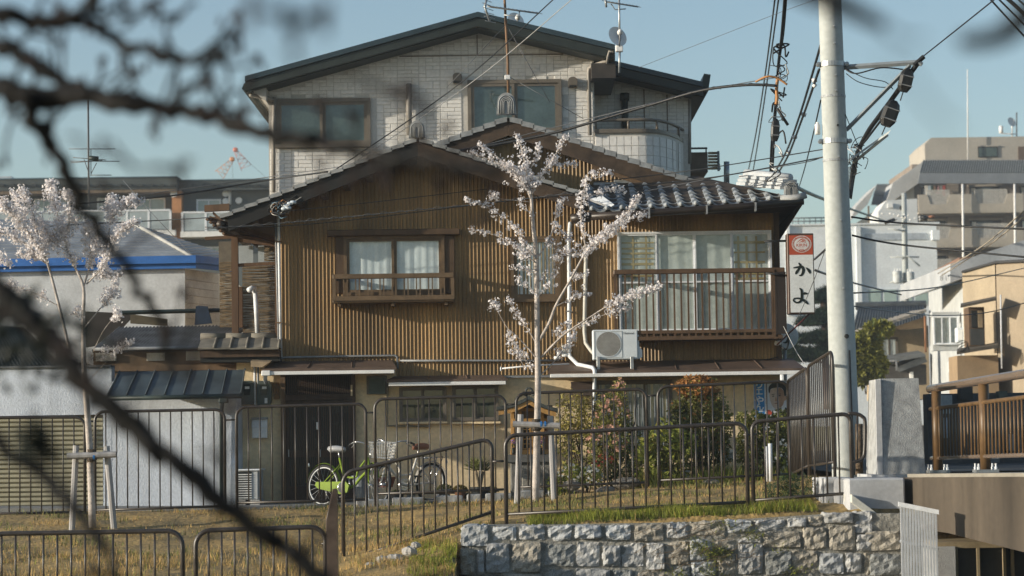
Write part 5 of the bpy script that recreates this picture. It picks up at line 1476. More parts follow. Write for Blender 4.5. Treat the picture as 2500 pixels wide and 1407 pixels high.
for p0, p1 in ((0,22),(85,130),(150,172),(238,262),(330,404)): apwin(p0, p1, 486 if p0 < 200 else 484, 545)
apwin(480, 540, 487, 545); apwin(485, 548, 603, 640)
frost = M('frosted_panel', (.36,.42,.44), .35, .12, 1)
def balc(p0, p1, q0, q1, n):
    x0, x1, z0, z1 = rc(p0, q0, p1, q1, FY-1.2)
    bw = (x1-x0)/n
    for k in range(n):
        o = box('balcony_panel', frost, ap_, x0+k*bw+.05, x0+(k+1)*bw-.05, FY-1.2, FY-1.17, z0+.05, z1-.04)
    for k in range(n+1): box('balcony_post', white_alu, ap_, x0+k*bw-.06, x0+k*bw+.06, FY-1.22, FY-1.15, z0, z1)
    box('balcony_rail', white_alu, ap_, x0, x1, FY-1.24, FY-1.14, z1-.04, z1+.06)
    box('balcony_slab', white_paint, ap_, x0-.1, x1+.3, FY-1.3, FY, z0-.32, z0)
balc(-60, 416, 517, 565, 9); balc(445, 560, 519, 565, 2)
for p, q in ((424,474),(551,473),(551,492),(583,490)):
    MB().lathe(at(p,q,FY-.95 if p == 424 else FY-.05), [(.0,-.1),(.17,-.1),(.2,0)], 12, 'y').build('round_vent', white_alu, ap_)
tube('downpipe', white_alu, ap_, [at(561,466,FY-.1), at(561,500,FY-.1)], .09)
pbox('meter_box', white_alu, ap_, 545, 486, 558, 500, FY-.12, .12)
pbox('gable_sheet', M('pale_sheet', (.45,.50,.54), .4), None, -10, 431, 28, 437, FY+4, 2, label='pale blue sheet roof corner just above the apartment block roof', cat='roof')
# cranes on the horizon
for (tip, foot, lab, colr, foot2) in (((575,368),(602,410),'red construction crane jib leaning back, taller of the two', (.50,.13,.07), (648,432)), ((567,391),(535,428),'orange construction crane jib leaning the other way, lower of the two', (.55,.22,.07), (568,436))):
    Yc = 320
    t = thing('tower_crane', lab, 'crane', at(foot[0], 440, Yc), 'cranes on the horizon')
    cmz = M('crane_'+str(tip[0]), colr, .6, .1, .2); a, b = at(*tip, Yc), at(*foot, Yc)
    ax = (b-a).normalized(); nrm = Vector((-ax.z, 0, ax.x))*.75
    for s in (-1, 1): tube('chord', cmz, t, [a+nrm*s*.25, b+nrm*s], .04, 4)
    for i in range(9):
        p_, q_ = a.lerp(b, i/9), a.lerp(b, (i+1)/9); s = 1 if i % 2 else -1
        tube('lattice_bar', cmz, t, [p_+nrm*s*(.25+.75*i/9), q_-nrm*s*(.25+.75*(i+1)/9)], .03, 4)
    MB().bbox(a.x-.32, a.x+.32, Yc-.3, Yc+.3, a.z-.2, a.z+.4, .15).build('jib_head', cmz, t)
    tube('hoist_rope', wire_grey, t, [a, at(*foot2, Yc)], .02, 4)
# roof aerial
ta = thing('tv_antenna', 'tall multi-element aerial mast standing behind the blue trimmed house roof', 'antenna', at(216,500,44))
tube('mast', wire_grey, ta, [at(217,505,44), at(215,235,44)], .018, 6)
for (a_, b_) in (((168,364),(282,364)), ((178,385),(258,391)), ((172,394),(292,394)), ((172,398),(250,392)), ((222,428),(272,428)), ((222,363),(222,430)), ((205,390),(218,425)), ((236,398),(222,425)), ((165,228),(212,238)), ((160,226),(160,232))):
    tube('element', wire_grey, ta, [at(*a_, 44), at(*b_, 44)], .008, 5)
tube('element_bundle', black_green, ta, [at(218,386,43.95), at(240,388,43.95)], .045, 8)
for k in range(10): tube('element', wire_grey, ta, [at(162+k*5,224+k*1.1,43.9), at(164+k*5,234+k*1.1,44.1)], .005, 4)
# ------------------------------------------------------------------ tubular fence panels
def fence(label, A, B, At, Bt, Ar, Br, n, group, r=.021, rb=.0095, rad=.13, mat=fence_brown, single=False):
    """A, B feet; At, Bt top corners; Ar, Br ends of the bottom rail; n bars"""
    A, B, At, Bt, Ar, Br = map(Vector, (A, B, At, Bt, Ar, Br))
    t = thing('tubular_fence', label, 'fence', A.lerp(B, .5), group)
    d = (Bt-At).normalized(); up = Vector((0,0,1)); pts = [A, At-up*rad]
    for i in range(1, 6):
        a = i/6*math.pi/2; pts.append(At-up*rad + d*rad*(1-math.cos(a)) + up*rad*math.sin(a)*1.0)
    pts += [At+d*rad, Bt-d*rad]
    for i in range(1, 6):
        a = i/6*math.pi/2; pts.append(Bt-up*rad - d*rad*(1-math.sin(a)) + up*rad*math.cos(a))
    pts += [Bt-up*rad, B]
    tube('frame', mat, t, pts, r, 8)
    tube('bottom_rail', mat, t, [Ar, Br], r*.8, 8)
    for i in range(1, n+1):
        u = i/(n+1); lo = Ar.lerp(Br, u); hi = At.lerp(Bt, u)
        e = min((hi-At).length, (hi-Bt).length)
        if e < rad: hi = hi - up*(rad-math.sqrt(max(rad*rad-(rad-e)**2, 0)))
        tube('bar', mat, t, [lo, hi], rb, 6)
    return t
def pf(label, Y, p0, p1, qt0, qt1, qr0, qr1, qf0, qf1, n, group, **k):
    A, B = at(p0, qf0, Y), at(p1, qf1, Y); xa, xb = AX(p0, (qt0+qf0)/2, Y), AX(p1, (qt1+qf1)/2, Y)
    V = lambda x, q, p: Vector((x, Y, AZ(p, q, Y)))
    return fence(label, V(xa,qf0,p0), V(xb,qf1,p1), V(xa,qt0,p0), V(xb,qt1,p1), V(xa,qr0,p0), V(xb,qr1,p1), n, group, **k)
g1 = 'tubular fence panels along the house'
pf('tubular fence panel in front of the beige shutter', 33, -110, 207, 1020, 1019, 1256, 1250, 1275, 1268, 11, g1)
pf('tubular fence panel in front of the white rendered wall', 33, 232, 549, 1006, 1000, 1246, 1236, 1268, 1256, 11, g1)
pf('tubular fence panel in front of the lattice doors', 33, 578, 894, 995, 986, 1228, 1220, 1256, 1246, 10, g1)
pf('tubular fence panel in front of the ground floor windows', 33, 916, 1236, 975, 966, 1206, 1195, 1244, 1232, 11, g1)
pf('tubular fence panel in front of the shrine and vent hood', 33, 1262, 1580, 961, 950, 1190, 1178, 1226, 1205, 11, g1)
pf('tubular fence panel in front of the campaign poster', 33, 1608, 1927, 945, 931, 1173, 1158, 1198, 1180, 11, g1)
# links between the panels
for p, q in ((219,1030),(563,1026),(905,1008),(1249,988),(1593,966)):
    a = at(p-13, q, 33); b = at(p+13, q-1, 33)
    tube('fence_link', fence_brown, None, [a, b], .012, 6, label={219:'short link bar joining fence panels at the left young tree', 563:'short link bar joining fence panels by the white wall corner', 905:'short link bar joining fence panels right of the lattice doors', 1249:'short link bar joining fence panels just left of the shrine', 1593:'short link bar joining fence panels left of the red-tipped shrub'}[p], cat='fence link', group='links between fence panels')
# oblique run up to the pole
g2 = 'fence panels climbing towards the utility pole'
c0, c1, c2 = (at(1928,1168,33), at(1974,1152,31.4), at(2038,1140,29.8))
t0, t1, t2 = (at(1930,931,33), at(1970,898,31.4), at(2037,857,29.8))
def vz(base, top): return Vector((base.x, base.y, top.z))
fence('fence panel seen edge-on beside the poster', c0-Vector((0,0,.05)), c1-Vector((0,.06,.05)), vz(c0,t0), vz(c1,t1)-Vector((0,.06,0)), c0+Vector((0,0,.05)), c1+Vector((0,-.06,.08)), 12, g2)
fence('fence panel seen edge-on nearest the utility pole', c1-Vector((0,.14,.05)), c2-Vector((0,0,.2)), vz(c1,t1)-Vector((0,.14,-.01)), vz(c2,t2), c1+Vector((0,-.14,.08)), c2+Vector((0,0,.06)), 12, g2)
# front row on the stone wall
g3 = 'fence panels above the stone wall'
pf('raked fence panel sloping down to the bank in front of the bicycles', 28.6, 838, 1202, 1155, 1070, 1372, 1250, 1392, 1280, 12, g3, r=.024, rb=.0105)
pf('long level fence panel above the stone wall in front of the garden shrubs', 28.4, 1235, 1824, 1064, 1033, 1256, 1226, 1280, 1250, 18, g3, r=.024, rb=.0105)
tC = pf('short fence panel above the stone wall in front of the concrete blocks', 28.4, 1838, 2079, 1030, 1010, 1222, 1204, 1248, 1242, 7, g3, r=.024, rb=.0105, rad=.10)
# curled end of that panel
a = at(2079, 1008, 28.38); pts = [at(2070,1010,28.4), at(2092,1011,28.4), at(2106,1018,28.4), at(2112,1032,28.4), at(2111,1100,28.4), at(2106,1118,28.4), at(2095,1126,28.4), at(2080,1128,28.4)]
tube('curled_end', fence_brown, tC, smooth_path(pts, 3), .022, 8)
tube('bar', fence_brown, tC, [at(2093,1014,28.4), at(2093,1126,28.4)], .0105, 6)
for p, q, lab in ((1219,1127,'short link bar joining raked and level front fence panels'), (1831,1062,'short link bar joining the two fence panels above the stone wall')):
    tube('fence_link', fence_brown, None, [at(p-16,q,28.4), at(p+16,q-1,28.4)], .013, 6, label=lab, cat='fence link', group='links between fence panels')
# lower row on the bank
g4 = 'fence panels low on the dry bank'
pf('fence panel low on the bank under the left young cherry tree', 25.7, -30, 446, 1304, 1296, 1470, 1468, 1500, 1500, 13, g4, r=.026, rb=.0115, rad=.16)
pf('fence panel low on the bank beside the thick brown post', 25.7, 478, 795, 1296, 1286, 1468, 1466, 1500, 1500, 9, g4, r=.026, rb=.0115, rad=.16)
tube('fence_link', fence_brown, None, [at(785,1328,25.7), at(812,1326,25.7)], .013, 6, label='short link bar between the low fence and the thick post', cat='fence link', group='links between fence panels')
pp = thing('fence_post', 'thick brown steel post with slanted top at the end of the low fence', 'post', at(812,1470,25.7))
a, b = at(800,1460,25.7), at(826,1460,25.7); zt_ = AZ(820,1195,25.7); zl = AZ(806,1270,25.7)
MB().prism([(a.x, a.z), (b.x, a.z), (b.x, zt_-.01), (b.x-.02, zt_+.01), (b.x-.035, zt_), (a.x, zl)], 25.62, 25.78).build('steel_channel', M('post_brown', (.09,.062,.045), .4, .2, 8), pp)
tube('rounded_edge', MAT['post_brown'], pp, [(a.x+.004, 25.7, a.z), (a.x+.004, 25.7, zl), (b.x-.035, 25.7, zt_+.002)], .016, 6)

# ------------------------------------------------------------------ bridge: railing, pylon, abutment, girder
bridge_conc = M('abutment_concrete', (.44,.45,.46), .85, .12, 1.6, bump=.15, bscale=60)
py_ = thing('bridge_pylon', 'square tooled concrete bridge pier post beside the utility pole', 'pylon', at(2190,1160,29.2))
x0, x1, z0, z1 = rc(2146, 924, 2252, 1158, 29.0)
m = MB(); m.prismv([(x0+.03,29.02,z1),(x1-.03,29.02,z1),(x1-.03,29.95,z1),(x0+.03,29.95,z1)], [(x0-.02,28.98,z0),(x1+.02,28.98,z0),(x1+.02,30.0,z0),(x0-.02,30.0,z0)])
m.build('shaft', concrete_rough, py_)
box('arris', bridge_conc, py_, x0-.035, x0+.03, 28.97, 29.02, z0, z1-.01)
box('base', bridge_conc, py_, x0-.12, x1+.1, 28.9, 30.1, z0-.06, z0-.002)
ab = thing('bridge_abutment', 'pale concrete bridge abutment block with sloping wing slab', 'abutment', at(2140,1400,28.2))
x0, x1, z0, z1 = rc(2072, 1168, 2211, 1330, 28.0)
box('block', bridge_conc, ab, x0, x1, 28.0, 29.3, z0-2.2, z1, .02)
a, b = at(2080,1208,27.88), at(2206,1302,27.88); 
MB().prismv([a, a+Vector((.0,.0,-.09)), b+Vector((0,0,-.09)), b], [v+Vector((-.03,.5,0)) for v in (a, a+Vector((0,0,-.09)), b+Vector((0,0,-.09)), b)]).build('wing_slab', M('pale_coping', (.52,.52,.47), .85, .1, 3), ab)
b2_ = thing('concrete_footing', 'small concrete footing cube behind the curled fence end', 'footing', at(2030,1240,29.4))
x0, x1, z0, z1 = rc(2012, 1166, 2072, 1242, 29.3)
box('cube', bridge_conc, b2_, x0, x1, 29.3, 29.9, z0-.3, z1, .02)
box('end_face', bridge_conc, b2_, x0-.03, x0-.001, 29.32, 30.2, z0-.3, z1-.005, .01)
# railing: runs towards the viewer across the canal
RL = [(Vector((5.33,30.4,0)), 1), (Vector((5.47,28.05,0)), 1), (Vector((5.60,25.6,0)), 1), (Vector((5.72,23.2,0)), 1), (Vector((5.84,20.8,0)), 1)]
zbase = lambda y: AZ(2275,1154,30.4) + (30.4-y)*.012
br = thing('bridge_railing', 'brown bridge railing with silver-topped handrail and vertical bars', 'railing', (5.5, 28, zbase(28)))
rb_m = M('railing_bronze', (.125,.072,.030), .45, .2, 6); silver = M('handrail_sheen', (.15,.11,.08), .22, .08, 2, spec=.9, fine=.02)
H_ = AZ(2275,948,30.4)-zbase(30.4)
for p_, _ in RL:
    z = zbase(p_.y)
    m = MB(); m.tube([(p_.x,p_.y,z+.03),(p_.x,p_.y,z+H_-.04)], .062, 12).build('post', rb_m, br, smooth=True)
    box('base_plate', galv, br, p_.x-.13, p_.x+.13, p_.y-.13, p_.y+.13, z-.005, z+.03)
    for sx in (-.10,.10):
        for sy in (-.10,.10): MB().lathe((p_.x+sx,p_.y+sy,z+.03), [(.016,0),(.016,.03),(.010,.035),(.010,.07)], 6).build('anchor_bolt', white_alu, br)
def rp_(y):
    for (u_, _), (v_, _) in zip(RL, RL[1:]):
        if v_.y <= y <= u_.y: return u_.lerp(v_, (u_.y-y)/(u_.y-v_.y))
    return RL[0][0]
ysr = [30.75-i*.5 for i in range(20)]
line_ = lambda h, x=0: [Vector((5.33+(30.4-y)*.0528+x, y, zbase(y)+h)) for y in ysr]
tube('handrail', silver, br, line_(H_), .052, 12)
tube('upper_rail', rb_m, br, line_(H_*.76), .026, 8)
tube('lower_rail', silver, br, line_(H_*.17), .026, 8)
y = 30.6
while y > 21:
    q = Vector((5.33+(30.4-y)*.0528, y, zbase(y)))
    tube('bar', rb_m, br, [q+Vector((0,0,H_*.17)), q+Vector((0,0,H_*.76))], .0135, 6); y -= .165
bd = thing('bridge_deck', 'brown painted bridge girder and deck crossing the canal', 'bridge', (6.5, 26, zbase(26)-.6))
def bx(y, o): return 4.80+(28.2-y)*.21+o
zb_ = zbase(26)
_dk = [(4.60,28.3),(8.0,12),(13,12),(11,31),(5.1,31),(5.1,28.3)]
MB().prismv([(x, y, zbase(y)-.05) for x, y in _dk], [(x, y, zbase(y)-.01) for x, y in _dk]).build('deck_slab', M('deck_edge', (.26,.24,.20), .8, .15, 3), bd)
gird = M('girder_paint', (.085,.068,.050), .6, .4, .9, streak=True)
GD = [(28.7,.60),(27.6,.60),(27.0,.62),(26.0,.70),(24.0,.85),(20,.9),(12,1.2)]
m = MB()
for y, d in GD: m.v += [(bx(y,-.22),y,zbase(y)-.052), (bx(y,-.22),y,zbase(y)-.052-d), (bx(y,.25),y,zbase(y)-.052-d), (bx(y,.25),y,zbase(y)-.052)]
for i in range(len(GD)-1):
    for k in range(4): a = 4*i+k; b = 4*i+(k+1) % 4; m.face((a, a+4, b+4, b))
m.face((0,1,2,3)); m.face((4*len(GD)-1,4*len(GD)-2,4*len(GD)-3,4*len(GD)-4))
m.build('girder', gird, bd)
for k in range(3):
    x = 8.9+k*1.1; box('girder', gird, bd, x, x+.3, 12, 28.8, zb_-.9, zb_-.06)
# concrete cradle and sluice boxes under the bridge
sb_ = thing('culvert_box', 'dark concrete sluice boxes in the shade under the bridge', 'culvert', at(2400,1400,27.2))
tan = M('sluice_lit_tan', (.28,.22,.13), .8, .2, 3)  # light on the top edges put into this tan colour
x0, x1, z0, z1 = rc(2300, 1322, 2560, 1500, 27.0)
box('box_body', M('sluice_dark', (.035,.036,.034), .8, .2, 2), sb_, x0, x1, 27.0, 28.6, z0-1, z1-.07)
box('top_slab', tan, sb_, x0-.05, x1, 26.95, 28.6, z1-.068, z1)
for p in (2335, 2388, 2452, 2472): a = at(p, 1400, 26.97); box('rib', tan, sb_, a.x-.015, a.x+.015, 26.93, 26.99, z0-.5, z1-.07)
x0, x1, z0, z1 = rc(2290, 1326, 2338, 1500, 26.9)
box('side_wall', concrete, sb_, x0, x0+.20, 26.9, 28.4, z0-1, z1-.04)
rw_ = MB(); rw_.box(4.95, 9.9, 28.95, 29.25, -3.2, zbase(29)-.16); rw_.build('back_wall', M('abut_back', (.22,.20,.17), .9, .2, 1.5), sb_)
# grey bar grating
gt = thing('bar_grating', 'pale grey galvanised bar grating standing in front of the bridge', 'grating', at(2240,1420,26.6))
gp = M('grating_pale', (.46,.48,.50), .5, .1, 8)
x0 = AX(2202,1300,26.6); x1 = AX(2286,1300,26.45); zA, zB = AZ(2202,1232,26.6), AZ(2286,1252,26.45); zl = -3.0
for k in range(13):
    t = k/12; x = x0+(x1-x0)*t; y = 26.6-.15*t
    z = zA+(zB-zA)*t
    box('bar', gp, gt, x-.011, x+.011, y, y+.03, zl, z-.002)
MB().prismv([(x0-.03,26.58,zA-.02),(x0-.03,26.64,zA-.02),(x0-.03,26.64,zA+.03),(x0-.03,26.58,zA+.03)], [(x1+.03,26.43,zB-.02),(x1+.03,26.49,zB-.02),(x1+.03,26.49,zB+.03),(x1+.03,26.43,zB+.03)]).build('top_bar', gp, gt)
for dz in (.40, 1.0): MB().tube([(x0-.02,26.63,zA-dz),(x1+.02,26.48,zB-dz)], .016, 4).build('cross_bar', gp, gt)

# ------------------------------------------------------------------ utility pole
PYL = 31.0
pb, pt = at(2067,1168,PYL), at(2026,0,PYL)
up_ = thing('utility_pole', 'tall concrete utility pole with steel bands and side bracket', 'utility pole', pb)
top = pb + (pt-pb)*1.35
MB().tube([pb-Vector((0,0,.4)), pb, pb.lerp(pt,.5), pt, top], [.187,.185,.166,.148,.135], 28).build('shaft', pole_conc, up_, smooth=True)
def on(q): 
    t = (1168-q)/1168; return pb.lerp(pt, t), .185-.037*t
def band(q, h=.06, mat=galv, ex=.012, bolts=True):
    c, r = on(q); MB().lathe(c, [(r+.002,-h/2),(r+ex,-h/2),(r+ex,h/2),(r+.002,h/2)], 28).build('band', mat, up_, smooth=False)
    if bolts:
        for s in (-1,1): 
            MB().lathe(c+Vector((s*(r+.03),-.03,0)), [(.0,-.04),(.03,-.035),(.03,.035),(0,.04)], 8, 'y').build('band_bolt', galv, up_)
for q in (160, 349): band(q, .065)
for q in (239, 396): band(q, .03, M('punched_strap', (.34,.36,.37), .5, .3, 40), .006, False)
for q in (28, 70, 112, 190, 228, 313, 390, 545, 710): 
    c, r = on(q); MB().lathe(c+Vector((.02,-r-.02,0)), [(.012,-.03),(.014,.0),(.012,.03)], 8, 'y').build('step_bolt_socket', dark_room if q in (313,) else galv, up_)
c, r = on(826); MB().lathe(c+Vector((.04,-r+.01,0)), [(.018,-.02),(.03,-.012),(.03,.02)], 12, 'y').build('cable_hole', dark_room, up_)
c, r = on(318); MB().lathe(c+Vector((-r-.06,0,0)), [(.0,-.07),(.035,-.07),(.035,.06),(.02,.07),(.02,.09),(0,.09)], 10).build('photocell', white_paint, up_, smooth=True)
# identification groove and earth strap down the lower shaft
tube('earth_strap', black_rubber, up_, [on(860)[0]+Vector((.07,-.175,0)), on(1160)[0]+Vector((.075,-.178,0))], .010, 5)
BR = .05
def strut(p0, p1, y0, y1, w, mat=galv, name='bracket_arm'):
    a, b = at(*p0, y0), at(*p1, y1); MB().tube([a, b], w, 4).build(name, mat, up_)
strut((2058,165), (2250,152), PYL, PYL-.4, .035, M('arm_grey', (.22,.25,.27), .5, .15, 6))
strut((2066,318), (2222,160), PYL, PYL-.35, .028, MAT['arm_grey'], 'brace')
strut((2232,160), (2256,138), PYL-.4, PYL-.42, .03, black_rubber, 'clamp')
strut((2240,152), (2251,158), PYL-.4, PYL-.42, .03, MAT['arm_grey'], 'arm_end')
# cable closures
def closure(label, c0, c1, w0, Y, tilt):
    a, b = at(*c0, Y), at(*c1, Y); t = thing('cable_closure', label, 'cable box', b, 'black cable closures')
    ax = (b-a); L_ = ax.length; ax.normalize(); sd = Vector((ax.z,0,-ax.x)); yd = Vector((0,1,0)); prof = [(0,.35),(.12,.8),(.3,1),(.8,1),(1,.62)]
    m = MB(); rings = []
    for u_, s_ in prof:
        c = a+ax*L_*u_; rings.append([c+sd*w0*s_*x_+yd*w0*.8*s_*y_ for x_, y_ in ((-1,-.5),(-.6,-1),(.6,-1),(1,-.5),(1,.5),(.6,1),(-.6,1),(-1,.5))])
    for rg in rings: m.v += [tuple(v) for v in rg]
    for i in range(len(rings)-1):
        for k in range(8): p_ = i*8+k; q_ = i*8+(k+1) % 8; m.face((p_, q_, q_+8, p_+8))
    m.face(range(7,-1,-1)); m.face(range(len(m.v)-8, len(m.v)))
    m.build('shell', M('closure_black', (.016,.017,.017), .45, .2, 6), t)
    for s_ in (.35,.75): c = a+ax*L_*s_; MB().tube([c-sd*w0*1.05-yd*w0*.85, c+sd*w0*1.05-yd*w0*.85], .008, 5).build('latch', pipe_grey, t)
    tube('cable_tail', black_rubber, t, [b, b+ax*.12+Vector((-.01,0,0))], .008, 5)
    return t
closure('black cable closure hanging right under the bracket arm', (2218,168), (2205,224), .085, PYL-.35, 0)
closure('black cable closure hanging lower along the same bundle', (2184,246), (2162,308), .10, PYL-.3, 0)
closure('slim black cable closure on the bundle left of the utility pole', (1894,290), (1891,345), .06, 34, 0)
# street lamp tube
sl_ = thing('street_lamp', 'slim tube street lamp reaching out from the back of the pole', 'street lamp', at(2080,390,PYL+.2))
a, b = at(2078,388,PYL+.2), at(2172,322,PYL-.1); sd = Vector((.02,0,.03))
MB().prismv([a-sd, a+sd, a+sd+Vector((0,.1,0)), a-sd+Vector((0,.1,0))], [b-sd*.8, b+sd*.8, b+sd*.8+Vector((0,.1,0)), b-sd*.8+Vector((0,.1,0))]).build('housing', pole_conc, sl_)
MB().tube([a+Vector((.03,.04,-.05)), b+Vector((-.02,.04,-.035))], .02, 8).build('tube_lamp', M('lamp_glass', (.45,.45,.42), .3), sl_, smooth=True)
# ------------------------------------------------------------------ far buildings on the right
# beige apartment block with scooped balcony fronts
AYF = 200.0
fa = thing('beige_apartment_block', 'beige apartment tower with slanted metal roof edge and scooped balconies', 'apartment building', at(2380,1050,AYF))
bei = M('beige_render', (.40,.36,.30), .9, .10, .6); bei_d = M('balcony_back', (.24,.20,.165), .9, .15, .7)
X = lambda p, q=500, Y=AYF: AX(p, q, Y)
Z = lambda q, p=2380, Y=AYF: AZ(p, q, Y)
xa, xb = X(2235), X(2640)
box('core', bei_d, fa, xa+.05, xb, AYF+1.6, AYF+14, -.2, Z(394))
m = MB(); m.prism([(X(2098,540), Z(540,2100)), (X(2236,448), Z(449,2236)), (xa+.05, -.2), (X(2098,540), -.2)], AYF+1.0, AYF+9); m.build('side_wing', M('cream_gable', (.55,.51,.43), .9, .08, .6), fa)
# penthouse and its window
x0, x1, z0, z1 = rc(2268, 334, 2640, 394, AYF+2); pent = M('penthouse_beige', (.40,.37,.32), .9, .08, .5)
MB().prism([(x0-.35, z0), (x1, z0), (x1, z1), (x0+.2, z1), (x0-.35, z1-.55)], AYF+2, AYF+10).build('penthouse', pent, fa)
w = pbox('window', dark_room, fa, 2388, 358, 2436, 384, AYF+1.9, .2); pbox('window_frame', pent, w, 2385, 355, 2439, 358, AYF+1.85, .2); pbox('pane', M('teal_pane', (.06,.09,.085), .15), w, 2390, 361, 2434, 382, AYF+1.88, .02)
pbox('doorway', M('hut_brown', (.12,.08,.055)), fa, 2486, 358, 2520, 395, AYF+1.9, .2)
# mansard band of standing ribs
def mans(p0, p1, qt, qm, qb, Yf, n, sh):
    a0, a1 = at(p0+sh, qt, Yf+1.2), at(p1+sh*.2, qt, Yf+1.2); b0, b1 = at(p0, qm, Yf+.25), at(p1, qm, Yf+.25); c0, c1 = at(p0-sh*.55, qb, Yf), at(p1, qb, Yf)
    MB().slab([b0, b1, a1, a0], .1).build('mansard', M('mansard_dark', (.075,.088,.092), .5, .1, 1), fa)
    for k in range(n+1):
        u_ = k/n; MB().tube([b0.lerp(b1,u_)+Vector((0,-.03,.04)), a0.lerp(a1,u_)+Vector((0,-.03,.04))], .055, 4).build('mansard_rib', M('mansard_rib', (.22,.235,.235), .5), fa)
    MB().prismv([b0, b1, b1+Vector((0,.3,0)), b0+Vector((0,.3,0))], [c0, c1, c1+Vector((0,.3,0)), c0+Vector((0,.3,0))]).build('mansard_fascia', M('fascia_slate', (.17,.185,.20), .6, .12, 1), fa)
mans(2246, 2640, 392, 423, 448, AYF-1.2, 68, 9)
mans(2133, 2190, 451, 478, 500, AYF+3.5, 14, 9)
# sloping side slabs of the roofs
for pts in ([(2180,447),(2254,394),(2242,448),(2160,505)], [(2090,505),(2140,452),(2118,500),(2075,540)]):
    q = [at(p, r_, AYF+.5) for p, r_ in pts]; MB().prismv(q, [v+Vector((0,6,0)) for v in q]).build('roof_side_slab', M('slab_pale', (.42,.43,.43), .7, .1, .6), fa)
# balconies
for f, q in enumerate((477, 560, 645)):
    zt_, zb_2 = Z(q), Z(q+42)
    # parapet with two scoops: built from pieces
    segs = [(2237, 2256), (2316, 2372), (2456, 2486), (2486, 2640)]
    y0 = AYF-1.1
    for s0, s1 in segs: box('parapet', bei, fa, X(s0), X(s1), y0, y0+.25, zb_2, zt_)
    for s0, s1 in ((2256,2316),(2372,2456)):
        zs_ = Z(q+24); box('parapet', bei, fa, X(s0), X(s1), y0+.001, y0+.25, zb_2, zs_)
        for e, sgn in ((s0,1),(s1,-1)):
            pts = [(X(e), zt_), (X(e+sgn*3), zt_-.05)] + [(X(e+sgn*(4+k*1.6)), zt_-(zt_-zs_)*(.2+.8*k/4)) for k in range(5)] + [(X(e), zs_)]
            MB().prism(pts, y0+.002, y0+.248).build('parapet_curve', bei, fa)
        n = int((s1-s0)/4.6)
        for k in range(n+1):
            p = s0+4+(s1-s0-8)*k/n; x = X(p); box('balcony_bar', M('bar_pale', (.48,.46,.42), .6), fa, x-.05, x+.05, y0+.08, y0+.16, zs_, zt_+.32)
        box('balcony_top_rail', MAT['bar_pale'], fa, X(s0+3), X(s1-3), y0+.06, y0+.16, zt_+.30, zt_+.38)
    box('balcony_slab', bei, fa, X(2237), X(2640), y0+.02, AYF+1.65, zb_2-.14, zb_2)
    for s0, s1, mt_ in ((2258,2315,dark_room),(2376,2452,dark_room),(2500,2560,dark_room)):
        o = box('recess_window', mt_, fa, X(s0), X(s1), AYF+1.50, AYF+1.62, zt_-.3, Z(q-25)); 
        box('recess_lintel', bei, fa, X(s0-4), X(s1+4), AYF+1.3, AYF+1.6, Z(q-25)+.02, Z(q-30))
        box('sliding_pane', M('balcony_pane', (.10,.13,.14), .12), o, X(s0+16), X(s1-22), AYF+1.44, AYF+1.49, zt_-.3, Z(q-22))
        box('pane_frame', white_alu, o, X(s0+4), X(s0+14), AYF+1.45, AYF+1.49, zt_-.3, Z(q-22))
    for s0, s1 in ((2318,2346),(2456,2472)):
        for k in range(8):
            zz0 = zt_+.05+k*.22; box('louver_board', M('taupe_board', (.27,.235,.20), .8), fa, X(s0), X(s1), AYF+.9, AYF+.98, zz0, zz0+.17)
for p in (2350, 2477):
    tube('downpipe', white_paint, fa, [at(p,450,AYF-1.4), at(p+2,640,AYF-1.4), at(p+2,700,AYF-1.4)], .09, 6)
rl_ = random.Random(8)
for k in range(7):
    p = 2262+k*7; c = at(p, 468, AYF+.2); w_ = rl_.uniform(.12,.24); h_ = rl_.uniform(.5,.95)
    cl = thing('hanging_laundry', ['white','pale blue','dark green','brown','pink and white','grey','red'][k]+' garment hanging on the top balcony line of the beige tower', 'laundry', c, 'laundry on the balcony')
    MB().prism([(c.x-w_,c.z+.5),(c.x+w_,c.z+.5),(c.x+w_*.8,c.z+.5-h_),(c.x-w_*.7,c.z+.52-h_)], AYF+.2, AYF+.24).build('cloth', M('laundry_%d' % k, [(.6,.6,.58),(.4,.5,.6),(.05,.10,.08),(.18,.11,.07),(.62,.35,.38),(.3,.3,.3),(.45,.10,.08)][k], .9), cl)
mast = thing('lightning_rod', 'thin pale mast rising from the beige tower penthouse', 'mast', at(2363,390,AYF+1.5))
tube('rod', white_paint, mast, [at(2363,392,AYF+1.5), at(2362,170,AYF+1.5)], [.06,.04], 6)
fd = thing('satellite_dish', 'small far dish with tank on the beige tower roof', 'satellite dish', at(2468,335,AYF+3))
dish(fd, 2470, 298, AYF+3, .22*2.0)
tube('mast', white_paint, fd, [at(2471,300,AYF+3.1), at(2471,334,AYF+3.1)], .07, 6); tube('mast', wire_grey, fd, [at(2482,275,AYF+3.1), at(2482,334,AYF+3.1)], .06, 6)
tube('vent_tank', white_paint, fd, [at(2444,308,AYF+3), at(2444,326,AYF+3)], .18, 8)
tube('pipe', white_paint, fd, [at(2444,326,AYF+3), at(2484,328,AYF+3)], .05, 6)

